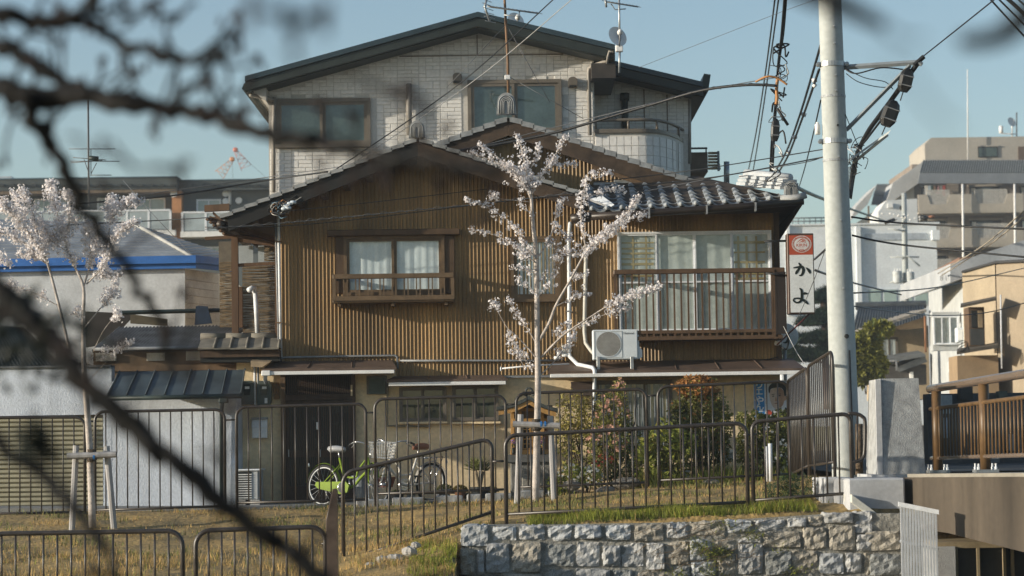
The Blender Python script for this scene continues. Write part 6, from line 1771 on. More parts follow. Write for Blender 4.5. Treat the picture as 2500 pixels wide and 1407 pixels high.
# white hall
WHY = 170.0
hl = thing('white_hall', 'large plain white hall with roof railing beyond the sign', 'hall', at(2100,1040,WHY))
wm = M('hall_white', (.72,.76,.78), .9, .10, .5)
pbox('wall', wm, hl, 1905, 549, 2292, 1040, WHY, 10)
pbox('pillar', wm, hl, 2092, 553, 2103, 770, WHY-.3, .3); pbox('pillar', wm, hl, 1922, 549, 1930, 770, WHY-.25, .25)
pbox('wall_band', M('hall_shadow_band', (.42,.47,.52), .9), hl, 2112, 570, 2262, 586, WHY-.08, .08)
pbox('wall_box', wm, hl, 2276, 562, 2294, 586, WHY-.4, .4)
pbox('parapet', wm, hl, 1905, 545, 2294, 549, WHY-.12, .3)
for q in (533, 541): tube('roof_rail', wire_grey, hl, [at(1932,q,WHY+.5), at(2022,q-1,WHY+.5)], .05, 5)
for k in range(7): tube('rail_post', wire_grey, hl, [at(1935+k*14,533,WHY+.5), at(1935+k*14,548,WHY+.5)], .035, 5)
# window strip low on the hall
for k in range(4):
    p0 = 2118+k*38; fw_ = pbox('window', white_alu, hl, p0, 705, p0+35, 744, WHY-.1, .12); pbox('pane', M('green_pane', (.36,.46,.42), .3, .1, 1), fw_, p0+2, 707, p0+33, 742, WHY-.13, .02)
x0, x1, z0, z1 = rc(2145, 486, 2240, 550, 185)
an_ = thing('white_stair_block', 'small white stair block between hall and beige tower', 'building', at(2190,560,185))
MB().prism([(x0, z0), (x1, z0), (x1, z1), (x0+.6, z1-.1), (x0, z1-1.0)], 185, 190).build('wall', M('stair_white', (.60,.62,.62), .9, .08, .6), an_)
pbox('meter_box', white_paint, an_, 2168, 496, 2180, 507, 184.8, .2); pbox('window', dark_room, an_, 2197, 504, 2203, 512, 184.9, .1)
pbox('pipe_strip', M('pipe_brown', (.20,.15,.10)), an_, 2119, 503, 2123, 545, 184.9, .1)
# dark tiled temple roof
tr = thing('dark_tiled_roof', 'dark grey tiled roof peeping behind the pole above yellow-green foliage', 'roof', at(2160,800,131))
dt = M('dark_tile', (.075,.085,.090), .6, .3, 3)
A0, A1 = at(2084,806,129), at(2260,800,129); B0, B1 = at(2098,752,134), at(2252,748,134)
MB().slab([A0, A1, B1, B0], .15).build('roof_slope', dt, tr)
for k in range(26):
    t = k/25; MB().tube([A0.lerp(A1,t)+Vector((0,-.02,.05)), B0.lerp(B1,t)+Vector((0,-.02,.05))], .07, 5).build('tile_row', dt, tr, smooth=True)
MB().tube([B0+Vector((-.2,0,.1)), B1+Vector((.2,0,.1))], .22, 6).build('ridge', dt, tr)
pbox('wall', M('temple_wall', (.10,.085,.07)), tr, 2100, 804, 2240, 930, 131.5, 3)

# far pole with transformers
fp = thing('utility_pole', 'distant pale pole carrying two grey transformers', 'utility pole', at(2216,960,140))
tube('shaft', pole_conc, fp, [at(2216,960,140), at(2209,600,140), at(2207,472,140)], [.20,.17,.14], 12)
for (a_, b_) in (((2168,559),(2210,564)), ((2174,628),(2244,628)), ((2214,625),(2246,650))): tube('crossarm', pole_conc, fp, [at(*a_,139.8), at(*b_,139.8)], .05, 5)
for p0, p1, q0, q1 in ((2180,2203,662,692),(2212,2233,664,694)):
    a, b = at((p0+p1)/2, q1, 139.6), at((p0+p1)/2, q0, 139.6); r = (p1-p0)/2*139.6/F
    MB().lathe(a, [(r*.9,0),(r,.04),(r,b.z-a.z-.05),(r*.8,b.z-a.z)], 14).build('transformer', M('transformer_grey', (.50,.53,.53), .5), fp, smooth=False)
    for s in (-.6,0,.6): MB().lathe(b+Vector((s*r,0,0)), [(.03,0),(.045,.05),(.03,.1),(.02,.16)], 6).build('bushing', white_paint, fp)
tube('crossarm', pole_conc, fp, [at(2172,690,139.5), at(2240,682,139.5)], .05, 5)
rq = random.Random(2)
for k in range(16):
    p = 2150+rq.uniform(0,100); q = 532+rq.uniform(-8,8); MB().lathe(at(p, q, 139.7), [(.02,0),(.05,.03),(.05,.08),(.02,.12)], 6).build('insulator', white_paint, fp)
tube('cable_bundle', black_rubber, fp, smooth_path([at(2160,545,139.6), at(2172,540,139.6), at(2185,536,139.6)]), .10, 6); tube('cable_box', black_rubber, fp, [at(2250,530,139.6), at(2264,534,139.6)], .14, 8)
tube('cable_box', M('box_orange', (.35,.15,.08)), fp, [at(2266,531,139.6), at(2282,528,139.6)], .08, 6)

# terrace of old town houses along the street
tan_w = M('tan_render', (.48,.38,.25), .9, .12, 1.2); tan_s = M('tan_dark', (.30,.215,.13), .9, .15, 1.5)
h1 = thing('tan_eaved_house', 'tan house with grey sloping eaves and curtained window', 'house', at(2200,930,98))
x0, x1, z0, z1 = rc(2140, 796, 2268, 940, 100)
box('wall', tan_w, h1, x0, x1, 100, 103, z0-.6, z1)
q4 = [at(2110,808,97), at(2262,757,97), at(2268,750,104), at(2160,790,104)]
MB().prismv([at(2112,812,97), at(2262,762,97), at(2262,756,97), at(2112,805,97)], [v+Vector((.2,5,.15)) for v in (at(2112,812,97), at(2262,762,97), at(2262,756,97), at(2112,805,97))]).build('roof', M('eave_grey', (.20,.19,.175), .8, .25, 3), h1)
for k in range(12):
    t = k/11; a = at(2114,806,96.96).lerp(at(2260,757,96.96), t); MB().tube([a, a+Vector((.2,5,.2))], .035, 5).build('tile_row', MAT['eave_grey'], h1)
MB().prism([(AX(2180,800,97.6),AZ(2180,800,97.6)), (AX(2262,770,97.6),AZ(2262,772,97.6)), (AX(2262,800,97.6),AZ(2262,800,97.6)), (AX(2200,806,97.6),AZ(2200,806,97.6))], 97.6, 98).build('gable_board', tan_s, h1)
window(h1, 2150, 824, 2192, 882, 100, 2, bronze, curtain_w, None, 3, .1)
pbox('window_box', white_alu, h1, 2144, 876, 2190, 906, 97.5, .5)
for k, (pts) in enumerate(([(2140,880),(2255,862),(2262,870),(2150,890)], [(2188,898),(2258,868),(2264,884),(2196,908)])):
    q = [at(p, r_, 96.6+.2*k) for p, r_ in pts]; MB().prismv(q, [v+Vector((0,1.4,.15)) for v in q]).build('lean_to_roof', M('leanto_slate', (.13,.14,.145), .6, .2, 3), h1)
tube('gutter', pipe_grey, h1, [at(2140,884,96.5), at(2188,880,96.5), at(2190,905,96.5)], .05, 6)
pbox('porch_wall', M('porch_dark', (.07,.065,.06)), h1, 2150, 890, 2262, 940, 97.2, .8)
pbox('porch_post', white_paint, h1, 2222, 908, 2230, 932, 97.0, .2)
h2 = thing('white_bay_house', 'white narrow house with glazed bay and air conditioner', 'house', at(2310,940,88))
wb = M('bay_white', (.46,.48,.48), .85, .12, 1.2)
_a, _b = at(2266,682,98), at(2352,640,80)
_lo = lambda v: Vector((v.x, v.y, zr-.6))
_q = [_lo(_a), _lo(_b), _b, _a]
MB().prismv(_q, [v+Vector((6,0,0)) for v in _q]).build('wall', wb, h2)
_q = [_a+Vector((-.15,0,-.05)), _b+Vector((-.15,-.1,-.05)), _b+Vector((-.15,-.1,.15)), _a+Vector((-.15,0,.15))]
MB().prismv(_q, [v+Vector((6,0,.3)) for v in _q]).build('roof_edge', M('rust_roof', (.22,.13,.09), .8), h2)
MB().prism([(AX(2320,688,79.6), AZ(2320,690,79.6)), (AX(2520,612,79.6), AZ(2520,626,79.6)), (AX(2520,580,79.6), AZ(2520,580,79.6)), (AX(2320,640,79.6), AZ(2320,645,79.6))], 79.6, 90).build('metal_flank', M('pale_metal_flank', (.40,.42,.44), .6, .15, .8), h2)
for ch, p in (('8',2299),('1',2310)):
    a = at(p, 680, 79.9); letter('house_number', ch, .25, a.x, 79.9, a.z, M('faded_grey', (.30,.31,.31), .8), h2, .001)
fw_ = window(h2, 2278, 772, 2340, 842, 81.5, 3, white_alu, curtain_g, None, 2.5, .08)
pbox('bay_base', wb, h2, 2278, 842, 2340, 856, 81.5, .5); pbox('bay_roof', wb, h2, 2276, 762, 2342, 772, 81.45, .5)
ac3 = thing('air_conditioner_unit', 'white outdoor unit mounted under the bay of the white narrow house', 'air conditioner', at(2328,912,81.4)); pbox('casing', acw, ac3, 2319, 882, 2336, 910, 81.3, .4, .02); pbox('fan_face', M('ac_fan_dark', (.15,.15,.145), .6), ac3, 2321, 886, 2331, 906, 81.27, .04)
ac4 = thing('air_conditioner_unit', 'white outdoor unit on the wall beside the glazed bay', 'air conditioner', at(2348,838,81.0)); pbox('casing', acw, ac4, 2336, 800, 2355, 836, 81.0, .4, .02); pbox('side_cover', white_paint, ac4, 2339, 806, 2350, 830, 80.97, .04)
tube('downpipe', M('pipe_rust', (.25,.12,.06), .7), h2, [at(2258,772,88.2), at(2260,860,88.2)], .04, 6)
h3 = thing('ochre_corner_house', 'ochre rendered house with wooden-framed window behind the bridge railing', 'house', at(2430,1000,76))
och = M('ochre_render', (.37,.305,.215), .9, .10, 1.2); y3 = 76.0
x0, x1, z0, z1 = rc(2352, 662, 2430, 960, y3)
MB().prismv([(AX(2350,700,79),79,zr-.6),(AX(2430,700,y3),y3,zr-.6),(AX(2430,700,y3),y3,AZ(2430,642,y3)),(AX(2350,700,79),79,AZ(2350,666,79))], [(AX(2350,700,79)+4,85,zr-.6),(AX(2430,700,y3)+4,85,zr-.6),(AX(2430,700,y3)+4,85,AZ(2430,642,y3)),(AX(2350,700,79)+4,85,AZ(2350,666,79))]).build('wall', och, h3)
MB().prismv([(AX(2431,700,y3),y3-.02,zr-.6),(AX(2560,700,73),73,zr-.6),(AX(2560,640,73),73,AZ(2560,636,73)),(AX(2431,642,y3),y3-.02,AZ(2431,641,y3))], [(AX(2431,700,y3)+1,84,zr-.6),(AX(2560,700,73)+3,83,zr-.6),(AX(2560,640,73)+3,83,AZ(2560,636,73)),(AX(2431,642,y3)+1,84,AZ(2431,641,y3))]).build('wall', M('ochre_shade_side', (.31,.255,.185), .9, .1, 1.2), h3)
tube('roof_edge', M('roof_line_dark', (.05,.05,.05)), h3, [at(2350,664,78.8), at(2430,641,75.8), at(2560,634,72.8)], .05, 5)
wd = pbox('window', M('window_wood', (.12,.075,.045), .7), h3, 2366, 750, 2404, 845, 75.2, .8); pbox('pane', dark_room, wd, 2372, 758, 2399, 800, 75.15, .06); pbox('sliding_screen', M('screen_tan', (.26,.20,.13), .8), wd, 2388, 758, 2399, 800, 75.05, .04); pbox('balustrade', M('balustrade_dark', (.05,.052,.05), .7), wd, 2370, 803, 2403, 843, 75.0, .05)
MB().prismv([at(2345,746,74.4), at(2432,728,74.4), at(2432,734,74.4), at(2345,752,74.4)], [v+Vector((.2,1,.12)) for v in (at(2345,746,74.4), at(2432,728,74.4), at(2432,734,74.4), at(2345,752,74.4))]).build('window_canopy', M('canopy_dark', (.10,.085,.065), .7), h3)
MB().prismv([at(2336,858,74.4), at(2436,842,74.4), at(2436,850,74.4), at(2336,866,74.4)], [v+Vector((.2,1,.12)) for v in (at(2336,858,74.4), at(2436,842,74.4), at(2436,850,74.4), at(2336,866,74.4))]).build('lower_canopy', MAT['canopy_dark'], h3)
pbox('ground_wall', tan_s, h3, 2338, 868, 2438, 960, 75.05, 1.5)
tube('downpipe', pipe_white, h3, [at(2443,720,74), at(2446,900,74)], .025, 6)
for k in range(5):
    tube('cable_loop', black_rubber, h3, smooth_path([at(2336+k*3,838+k*6,74.2), at(2350+k*4,832+k*5,74), at(2364,840+k*5,74.2), at(2350-k*2,858,74.2)]), .012, 5)
# street-level clutter beyond the railing
ct = thing('garage_front', 'dark garage front and blue-white panels glimpsed through the bridge railing', 'garage', at(2400,1150,40))
pbox('wall', M('garage_dark', (.075,.085,.095), .8, .3, 1.5), ct, 2265, 960, 2560, 1150, 41, .4)
for p0, q0, p1, q1, c_ in ((2285,965,2325,1010,(.40,.44,.47)),(2305,1020,2318,1070,(.35,.42,.50)),(2345,945,2375,975,(.05,.05,.05)),(2440,955,2460,1000,(.10,.12,.10)),(2410,1070,2440,1130,(.16,.17,.17)),(2460,1060,2480,1100,(.3,.3,.3))):
    pbox('panel', M('clutter_%d' % p0, c_, .7, .2, 3), ct, p0, q0, p1, q1, 40.7, .3)
pc = thing('brown_bollard', 'rough brown concrete bollard beside the pylon base', 'bollard', at(2098,1150,30.6))
tube('shaft', M('bollard_brown', (.16,.115,.075), .95, .4, 20, bump=.8), pc, [at(2098,1160,30.6), at(2097,1035,30.6)], .05, 10)

# ------------------------------------------------------------------ overhead wires
def wire(label, pts, r=.008, mat=black_rubber, sg=None, cat='cable', group=None, twist=False):
    W = [at(p, q, Y) for p, q, Y in pts]
    if sg is not None and len(W) == 2: path = sag(W[0], W[1], sg)
    else: path = smooth_path(W, 6)
    o = tube('overhead_cable', mat, None, path, r, 5, label=label, cat=cat, group=group)
    return o
G = 'overhead cables'
lw = [
 ('pale service wire running from the eave tangle up past the cream house window', [(700,505,35.3),(1130,218,36),(1395,0,33),(1440,-40,33)], .0065, M('wire_pale_grey', (.34,.34,.33), .5)),
 ('dark service wire above the pale one rising past the cream house', [(690,500,35.3),(1100,222,36),(1350,0,33),(1395,-40,33)], .009, black_rubber),
 ('thick black cable sweeping from the brown gable to the riser bundle', [(1100,372,36.5),(1330,330,36),(1570,262,35.2),(1710,222,34.6),(1820,208,34.2),(1897,210,34)], .022, black_rubber),
 ('thin messenger wire just above the thick black sweeping cable', [(1060,385,36.5),(1400,300,36),(1720,222,34.6),(1905,188,34)], .007, wire_grey),
 ('orange sheathed cable looping at the riser bundle', [(1845,200,34.1),(1870,188,34),(1895,190,34),(1922,207,34)], .016, cols_[0]),
 ('slack twisted wire crossing below the window hood from the eave', [(500,560,35.2),(690,545,35.2),(900,525,35.2),(1200,495,35.2),(1450,465,35.1)], .007, wire_grey),
 ('lower slack twisted wire crossing the brown wall', [(500,555,35.1),(690,552,35.1),(900,533,35.1),(1250,490,35.1),(1500,470,35.1)], .007, black_rubber),
 ('thin dark wire slanting up across the brown wall near the gable', [(660,520,35.3),(900,495,35.3),(1190,462,35.3)], .006, black_rubber),
 ('black cable crossing in front of the apartment block to the cream house', [(120,505,38),(260,492,38),(430,477,38),(655,440,38),(800,420,37)], .014, black_rubber),
 ('pale thin wire above the black cable at the apartment block', [(300,482,38),(520,452,38),(660,432,38),(1010,382,36)], .007, wire_grey),
 ('dark wire low across the apartment balconies to the eave', [(0,560,38),(200,548,38),(400,538,38),(540,530,37)], .009, black_rubber),
 ('wire dropping over the blue roof to the drying frame', [(300,440,45),(370,520,42),(480,635,41)], .006, wire_grey),
 ('upper thin wire from behind the pole to the tiled roof', [(1450,445,36.6),(1700,415,36.2),(2010,365,31.6)], .008, black_rubber),
 ('middle thin wire from the pole to the tiled roof', [(1480,462,36.2),(1750,432,35.6),(2010,384,31.6)], .010, black_rubber),
 ('lower wavy wire from the pole over the tile ridge', [(1560,470,36.2),(1800,424,35.4),(1960,398,32.5),(2012,382,31.6)], .006, wire_grey),
 ('steel stay wire from the bracket tip to the upper right corner', [(2256,136,30.6),(2420,5,26),(2460,-30,25)], .009, black_rubber),
 ('dark drop wire from the sign top behind the pole', [(1560,165,40),(1880,40,36),(1990,0,33)], .004, wire_grey),
 ('green wire slanting down to the far pole from the tile ridge', [(1895,432,36),(2020,490,70),(2160,540,138)], .045, M('wire_green', (.03,.10,.11), .5)),
 ('black cable from the pole falling to the right edge, upper', [(2078,530,31),(2200,545,31),(2500,560,30),(2560,566,30)], .013, black_rubber),
 ('black cable from the pole falling to the right edge, lower', [(2080,575,31),(2200,598,31),(2500,628,30),(2560,634,30)], .013, black_rubber),
 ('long black cable from the pole rising to the ochre house', [(2084,716,31),(2300,700,45),(2500,655,60),(2560,640,64)], .011, black_rubber),
 ('pale cable rising towards the upper right beyond the tower', [(2290,668,80),(2400,600,66),(2500,515,52),(2540,480,48)], .018, M('cable_tan', (.40,.35,.27), .6)),
 ('second pale cable rising parallel beyond the tower', [(2300,672,80),(2410,602,66),(2500,530,52),(2540,496,48)], .018, M('cable_tan', (.40,.35,.27), .6)),
 ('thin cable bunch low before the white bay house', [(2084,748,31),(2270,770,40),(2400,765,42),(2520,735,40)], .009, wire_grey),
 ('grey cable sagging in front of the white hall', [(1990,660,36),(2080,690,50),(2200,720,58)], .02, wire_grey),
 ('taut black cable pair entering behind the pole from the sign', [(1988,634,35.3),(2020,605,33),(2045,580,32)], .016, black_rubber),
 ('slack thin wire hanging from pole to sign foot', [(2020,595,32),(1985,690,34),(1940,790,35),(1896,842,35.7)], .005, wire_grey),
 ('thin wire from the wall corner to the edge-on fence', [(1912,795,35.5),(1945,860,34),(1972,900,32)], .005, cols_[3]),
]
for lab, pts, r, mt_ in lw: wire(lab, pts, r, mt_, group=G)
# little lashing twists along two of the slack wires
for base, n in ((lw[5], 26), (lw[2], 12)):
    o = [at(p, q, Y) for p, q, Y in base[1]]; S = smooth_path(o, 14); 
    t = thing('cable_lashing', 'row of pale wire twists along the '+('slack wall wires' if n == 26 else 'thick sweeping cable'), 'cable ties', S[0])
    for k in range(1, n):
        c = S[int(k*(len(S)-1)/n)]; d = rw.uniform(.012,.028)
        tube('wire_twist', wire_grey, t, smooth_path([c+Vector((-.08,-.01,-d*.4)), c+Vector((-.02,-.02,d)), c+Vector((.03,-.02,d*.6)), c+Vector((.09,-.01,-d))], 3), .0035, 4)
# street cables receding: far ends lower
rc_ = [
 ('main twisted cable riser dropping towards the far street', [(1920,-20,33),(1912,80,34),(1902,150,35),(1896,230,36),(1890,330,38),(1885,440,42)], .022),
 ('second strand of the cable riser left of the first', [(1917,-20,33),(1908,90,34),(1900,160,35),(1893,260,36),(1884,350,38),(1880,440,42)], .02),
 ('far street cable strung with pale spacers, outer strand', [(2004,110,36),(1975,210,40),(1950,290,45),(1920,370,52),(1880,440,62)], .022),
 ('far street cable strung with pale spacers, inner strand', [(2000,170,36),(1978,235,40),(1955,300,45),(1922,385,52),(1885,445,62)], .022),
 ('thin high wire receding left of the riser, first', [(1893,-10,40),(1870,170,48),(1845,330,58),(1822,440,70)], .016),
 ('thin high wire receding left of the riser, second', [(1902,-10,40),(1880,150,48),(1855,320,58),(1835,440,70)], .016),
 ('thin wire receding behind the utility pole', [(2004,245,34),(1985,330,40),(1965,410,48),(1950,460,55)], .012),
 ('dark cable bundle behind the pole dropping to the street', [(2245,148,30.6),(2200,210,30.9),(2175,245,31.4),(2145,285,32),(2120,320,33),(2095,370,34.5),(2082,420,36),(2075,480,38)], .035),
 ('second strand of the bundle behind the pole', [(2180,252,31.3),(2150,295,32),(2120,335,33),(2100,365,34.4),(2086,430,36),(2078,485,38)], .016),
 ('slack wire loop beneath the bracket arm', [(2062,168,30.9),(2090,180,30.8),(2150,166,30.7),(2205,170,30.7)], .010),
 ('lower slack wire beneath the bracket arm', [(2062,166,30.9),(2110,190,30.8),(2160,200,30.8),(2180,218,30.9)], .006),
 ('lower kinked wire from the pole to the cable bundle', [(2066,180,30.9),(2095,200,30.8),(2140,212,30.8),(2178,214,30.9)], .006),
 ('thin wire falling from mid pole to the bundle foot', [(2064,280,30.9),(2080,320,31.2),(2092,350,32)], .006),
 ('first of the parallel cables at the top right corner', [(2410,-10,28),(2460,45,28),(2520,110,28)], .012),
 ('second of the parallel cables at the top right corner', [(2430,-10,28),(2470,30,28),(2530,90,28)], .012),
 ('third and thickest of the parallel cables at the top right corner', [(2445,-15,28),(2485,20,28),(2540,75,28)], .025),
 ('fourth of the parallel cables at the top right corner', [(2470,-15,28),(2500,12,28),(2550,60,28)], .012),
]
for lab, pts, r in rc_: wire(lab, pts, r, black_rubber, group='street cables')
sp_ = thing('cable_spacers', 'pale spacers pinned along the paired far street cables', 'cable spacers', at(1980,220,40))
for p, q, p2, q2, Y in ((1983,198,1994,195,38),(1986,206,1992,212,38),(1957,278,1968,282,44),(1935,335,1946,335,48),(1922,370,1930,375,52)):
    for a_, b_ in (((p,q),(p2,q2)),): 
        tube('spacer', white_paint, sp_, [at(*a_,Y), at(*b_,Y)], .035, 6)
# messy wire tangle on the riser
tg = thing('cable_tangle', 'tangle of loose cable ends around the closure on the riser', 'cable tangle', at(1895,300,34.5))
rt = random.Random(21)
for k in range(16):
    q = rt.choice((120,135,180,235,262,275,330,360,400,425)); c = at(1906-(q-100)*.055, q, 34.4)
    pts = [c+Vector((rt.uniform(-.12,.14), rt.uniform(-.1,.1), rt.uniform(-.16,.14))) for _ in range(4)]
    tube('loose_end', black_rubber if k % 5 else cols_[3], tg, smooth_path([c]+pts, 4), rt.choice((.006,.009,.013)), 5)
tube('stub_pipe', black_rubber, tg, [at(1897,265,34.3), at(1924,306,34.3)], .022, 6)
tube('orange_drop', cols_[0], tg, smooth_path([at(1899,190,34.2), at(1896,215,34.2), at(1897,240,34.2), at(1895,255,34.2)]), .024, 6)
rk = random.Random(31)
dl_ = thing('cable_tangle', 'knot of loose wires behind the pole below the lamp', 'cable tangle', at(2090,380,34))
for k in range(14):
    c = at(2080+rk.uniform(-5,22), 350+rk.uniform(-10,60), 34); pts = [c+Vector((rk.uniform(-.1,.1), rk.uniform(-.05,.05), rk.uniform(-.12,.12))) for _ in range(4)]
    tube('loose_end', black_rubber if k % 4 else white_paint, dl_, smooth_path(pts, 4), .006, 5)
for k in range(22):
    q = 410+k*3.4; c = at(2078-(k*.25), q, 36); tube('spiral_wrap', wire_grey, dl_, [c+Vector((-.05,-.02,0)), c+Vector((.05,-.03,.04))], .006, 4)
# ------------------------------------------------------------------ leaves and blossom
def leaf(m, c, n, up, L_, W_, fold=.25):
    """folded leaf of four faces"""
    n = n.normalized(); d = (up - n*up.dot(n))
    if d.length < 1e-4: d = n.orthogonal()
    d.normalize(); s = d.cross(n)
    a, b = c, c+d*L_; mid = c+d*L_*.45-n*fold*W_
    l, r = c+d*L_*.5+s*W_*.5, c+d*L_*.5-s*W_*.5
    m.add([a, l, b, r, mid], [(0,4,1),(4,2,1),(0,3,4),(4,3,2)])
def rdir(r):
    while True:
        v = Vector((r.uniform(-1,1), r.uniform(-1,1), r.uniform(-1,1)))
        if .05 < v.length < 1: return v.normalized()
def bush(name, label, cat, base, lobes, n, L_, W_, mats, seed, stems=5, group=None, flowers=None, up=.4):
    """lobes: (x, y, z, rx, ry, rz, weight, material) relative to base"""
    r = random.Random(seed); t = thing(name, label, cat, base, group); base = Vector(base)
    m = MB(); tot = sum(l[6] for l in lobes)
    for (x, y, z, rx, ry, rz, w, mi) in lobes:
        c0 = base+Vector((x, y, z))
        for k in range(int(1.35*n*w/tot)):
            d = rdir(r); rr = r.uniform(.35, 1.0)**.5 * (1+.16*math.sin(d.x*5+seed)*math.sin(d.z*6+1.3*seed))
            if (math.sin(d.x*7.3+seed*2.1)+math.sin(d.z*8.1+seed)+math.sin(d.y*6.7)) > 1.55: continue
            p = c0+Vector((d.x*rx, d.y*ry, d.z*rz))*rr
            nn = (d*.7+rdir(r)*.7+Vector((0,-.1,up))).normalized(); m.cur = mi if r.random() < .8 else r.randrange(len(mats))
            s = r.uniform(.65, 1.2); leaf(m, p, nn, (d+rdir(r)*.8+Vector((0,0,.2))), L_*s*1.15, W_*s*1.2)
    m.build('foliage', mats, t)
    for k in range(stems):
        l = r.choice(lobes); a = base+Vector((r.uniform(-.05,.05), r.uniform(-.05,.05), -.05)); b = base+Vector((l[0]+r.uniform(-.6,.6)*l[3], l[1], l[2]+l[5]*r.uniform(.2,.8)))
        tube('stem', M('stem_bark', (.10,.075,.05), .9, .3, 10), t, smooth_path([a, a.lerp(b,.5)+Vector((r.uniform(-.05,.05), r.uniform(-.05,.05), 0)), b], 3), [.012]*7, 5)
    if flowers:
        fm, fn, fs, box_ = flowers; f = MB()
        for k in range(fn):
            l = r.choice([lobes[i] for i in box_]); d = rdir(r); d.y = -abs(d.y)
            c = base+Vector((l[0]+d.x*l[3], l[1]+d.y*l[4], l[2]+d.z*l[5]))*1.0
            for q in range(5):
                a = q*1.256; nn = (Vector((0,-1,.3))+rdir(r)*.5).normalized(); u_ = nn.orthogonal().normalized(); w_ = nn.cross(u_)
                dv = u_*math.cos(a)+w_*math.sin(a); leaf(f, c, nn, dv, fs, fs*.9, .1)
        f.build('flowers', fm, t, kind='stuff')
    return t
Lg = lambda n, c, t=.35: M(n, c, .55, .3, 7, island=.24, trans=t, spec=.3)
leaf_mid = Lg('leaf_mid', (.20,.20,.048)); leaf_dark = Lg('leaf_dark', (.10,.125,.036)); leaf_yel = Lg('leaf_yellow', (.34,.29,.06)); leaf_red = Lg('leaf_russet', (.40,.19,.06))
leaf_lime = Lg('leaf_lime', (.28,.31,.055)); pink = M('salmon_petal', (.66,.38,.28), .7, .2, 8, trans=.3); whitep = M('white_petal', (.70,.70,.66), .7, .05, 8, trans=.3)
sprig = Lg('leaf_sprig', (.34,.29,.08))
def gp_(p, q, Y): return at(p, q, Y)
S = 34.3/F      # metres per photograph pixel in the garden bed
def lob(cx, cy, rx, ry, base, w=1, mi=0, d=.28): return ((cx-base[0])*S, 0, (base[1]-cy)*S, rx*S, d, ry*S, w, mi)
B = (1430,1195)
bush('nandina_shrub', 'airy yellow-green shrub right of the shrine', 'shrub', gp_(*B,34.5), [lob(1400,1010,40,55,B,1,0), lob(1450,1030,45,60,B,1.2,0), lob(1420,1100,55,60,B,1.0,1), lob(1380,1060,22,40,B,.5,0), lob(1470,1120,30,50,B,.6,1)], 1900, .065, .024, [sprig, leaf_mid, leaf_yel], 1, 9)
B = (1500,1200)
bush('quince_shrub', 'tall shrub with salmon pink flowers in front of the grey window', 'shrub', gp_(*B,34.2), [lob(1500,1010,40,55,B,1,0), lob(1485,1080,50,55,B,1,0), lob(1530,1080,40,60,B,1,1), lob(1500,1150,55,45,B,1,1), lob(1515,960,14,34,B,.4,0)], 2200, .06, .026, [leaf_mid, leaf_dark, sprig], 2, 8, flowers=(pink, 75, .036, (0,1,4)))
B = (1710,1185)
bush('photinia_bush', 'dense rounded bush with reddish-orange new leaves at the top', 'shrub', gp_(*B,34.6), [lob(1710,1000,66,62,B,1.6,0), lob(1715,1060,72,70,B,1.6,0), lob(1705,945,52,30,B,1.0,2), lob(1760,1030,32,60,B,.6,0), lob(1665,1035,26,50,B,.6,1), lob(1740,1110,45,40,B,.7,1)], 4600, .062, .030, [leaf_mid, leaf_dark, leaf_red, leaf_yel], 3, 5)
for k in range(3): tube('trunk', M('bush_trunk', (.12,.09,.06), .9, .3, 8), bpy.data.objects['photinia_bush'], smooth_path([gp_(1690+k*22,1190,34.5), gp_(1696+k*16,1140,34.55), gp_(1700+k*10,1070,34.6)], 3), .03, 6)
B = (1620,1195)
bush('aucuba_bush', 'yellow-green broad-leaved bush between the salmon shrub and the rounded bush', 'shrub', gp_(*B,34.0), [lob(1620,1080,48,46,B,1.2,0), lob(1590,1130,36,45,B,1,0), lob(1650,1135,38,45,B,1,1), lob(1620,1165,50,28,B,.8,1), lob(1675,1085,20,26,B,.4,0)], 1250, .105, .042, [leaf_lime, leaf_mid, leaf_yel], 4, 5)
B = (1870,1180)
bush('camellia_bush', 'dark glossy bush dotted with white flowers under the poster', 'shrub', gp_(*B,34.0), [lob(1870,1060,62,45,B,1.5,0), lob(1830,1090,32,40,B,.8,0), lob(1900,1100,34,55,B,1,1), lob(1865,1130,55,40,B,1,1), lob(1850,1030,24,22,B,.4,0), lob(1910,1030,22,26,B,.4,0), lob(1818,1022,14,12,B,.15,0)], 3000, .06, .032, [leaf_mid, leaf_dark, leaf_lime], 5, 6, flowers=(whitep, 34, .026, (0,2,3)))
B = (1420,1185)
bush('white_flower_clump', 'low lime-green clump covered with white flowers beside the stake', 'flowers', gp_(*B,33.8), [lob(1395,1160,34,26,B,1,0), lob(1435,1165,36,24,B,1,0), lob(1370,1180,20,20,B,.4,0)], 1100, .05, .018, [leaf_lime, leaf_mid], 6, 0, flowers=(whitep, 70, .024, (0,1)))
B = (1360,1205)
bush('lime_clump', 'bright lime leaves spilling at the foot of the shrine plinth', 'plant', gp_(*B,33.7), [lob(1352,1185,14,24,B,1,0), lob(1372,1195,18,14,B,.6,0)], 420, .05, .02, [leaf_lime, leaf_mid], 16, 0)
B = (1478,1140)
bush('red_bract_plant', 'small plant with red bracts between the white flowers and salmon shrub', 'plant', gp_(*B,34.1), [lob(1470,1125,30,14,B,1,0)], 160, .05, .024, [leaf_mid, M('red_bract', (.42,.07,.03), .6, .2, 8)], 17, 3, flowers=(MAT['red_bract'], 12, .025, (0,)))
B = (1900,1215)
bush('feathery_weed', 'feathery dark green weed clump by the short front fence panel', 'plant', at(1925,1218,29.6), [(-.1,0,.1,.22,.15,.12,1,0), (.15,0,.14,.2,.15,.14,1,0), (.0,0,.2,.14,.1,.1,.6,0)], 1500, .05, .008, [Lg('leaf_fern', (.045,.085,.030)), leaf_mid], 7, 0)
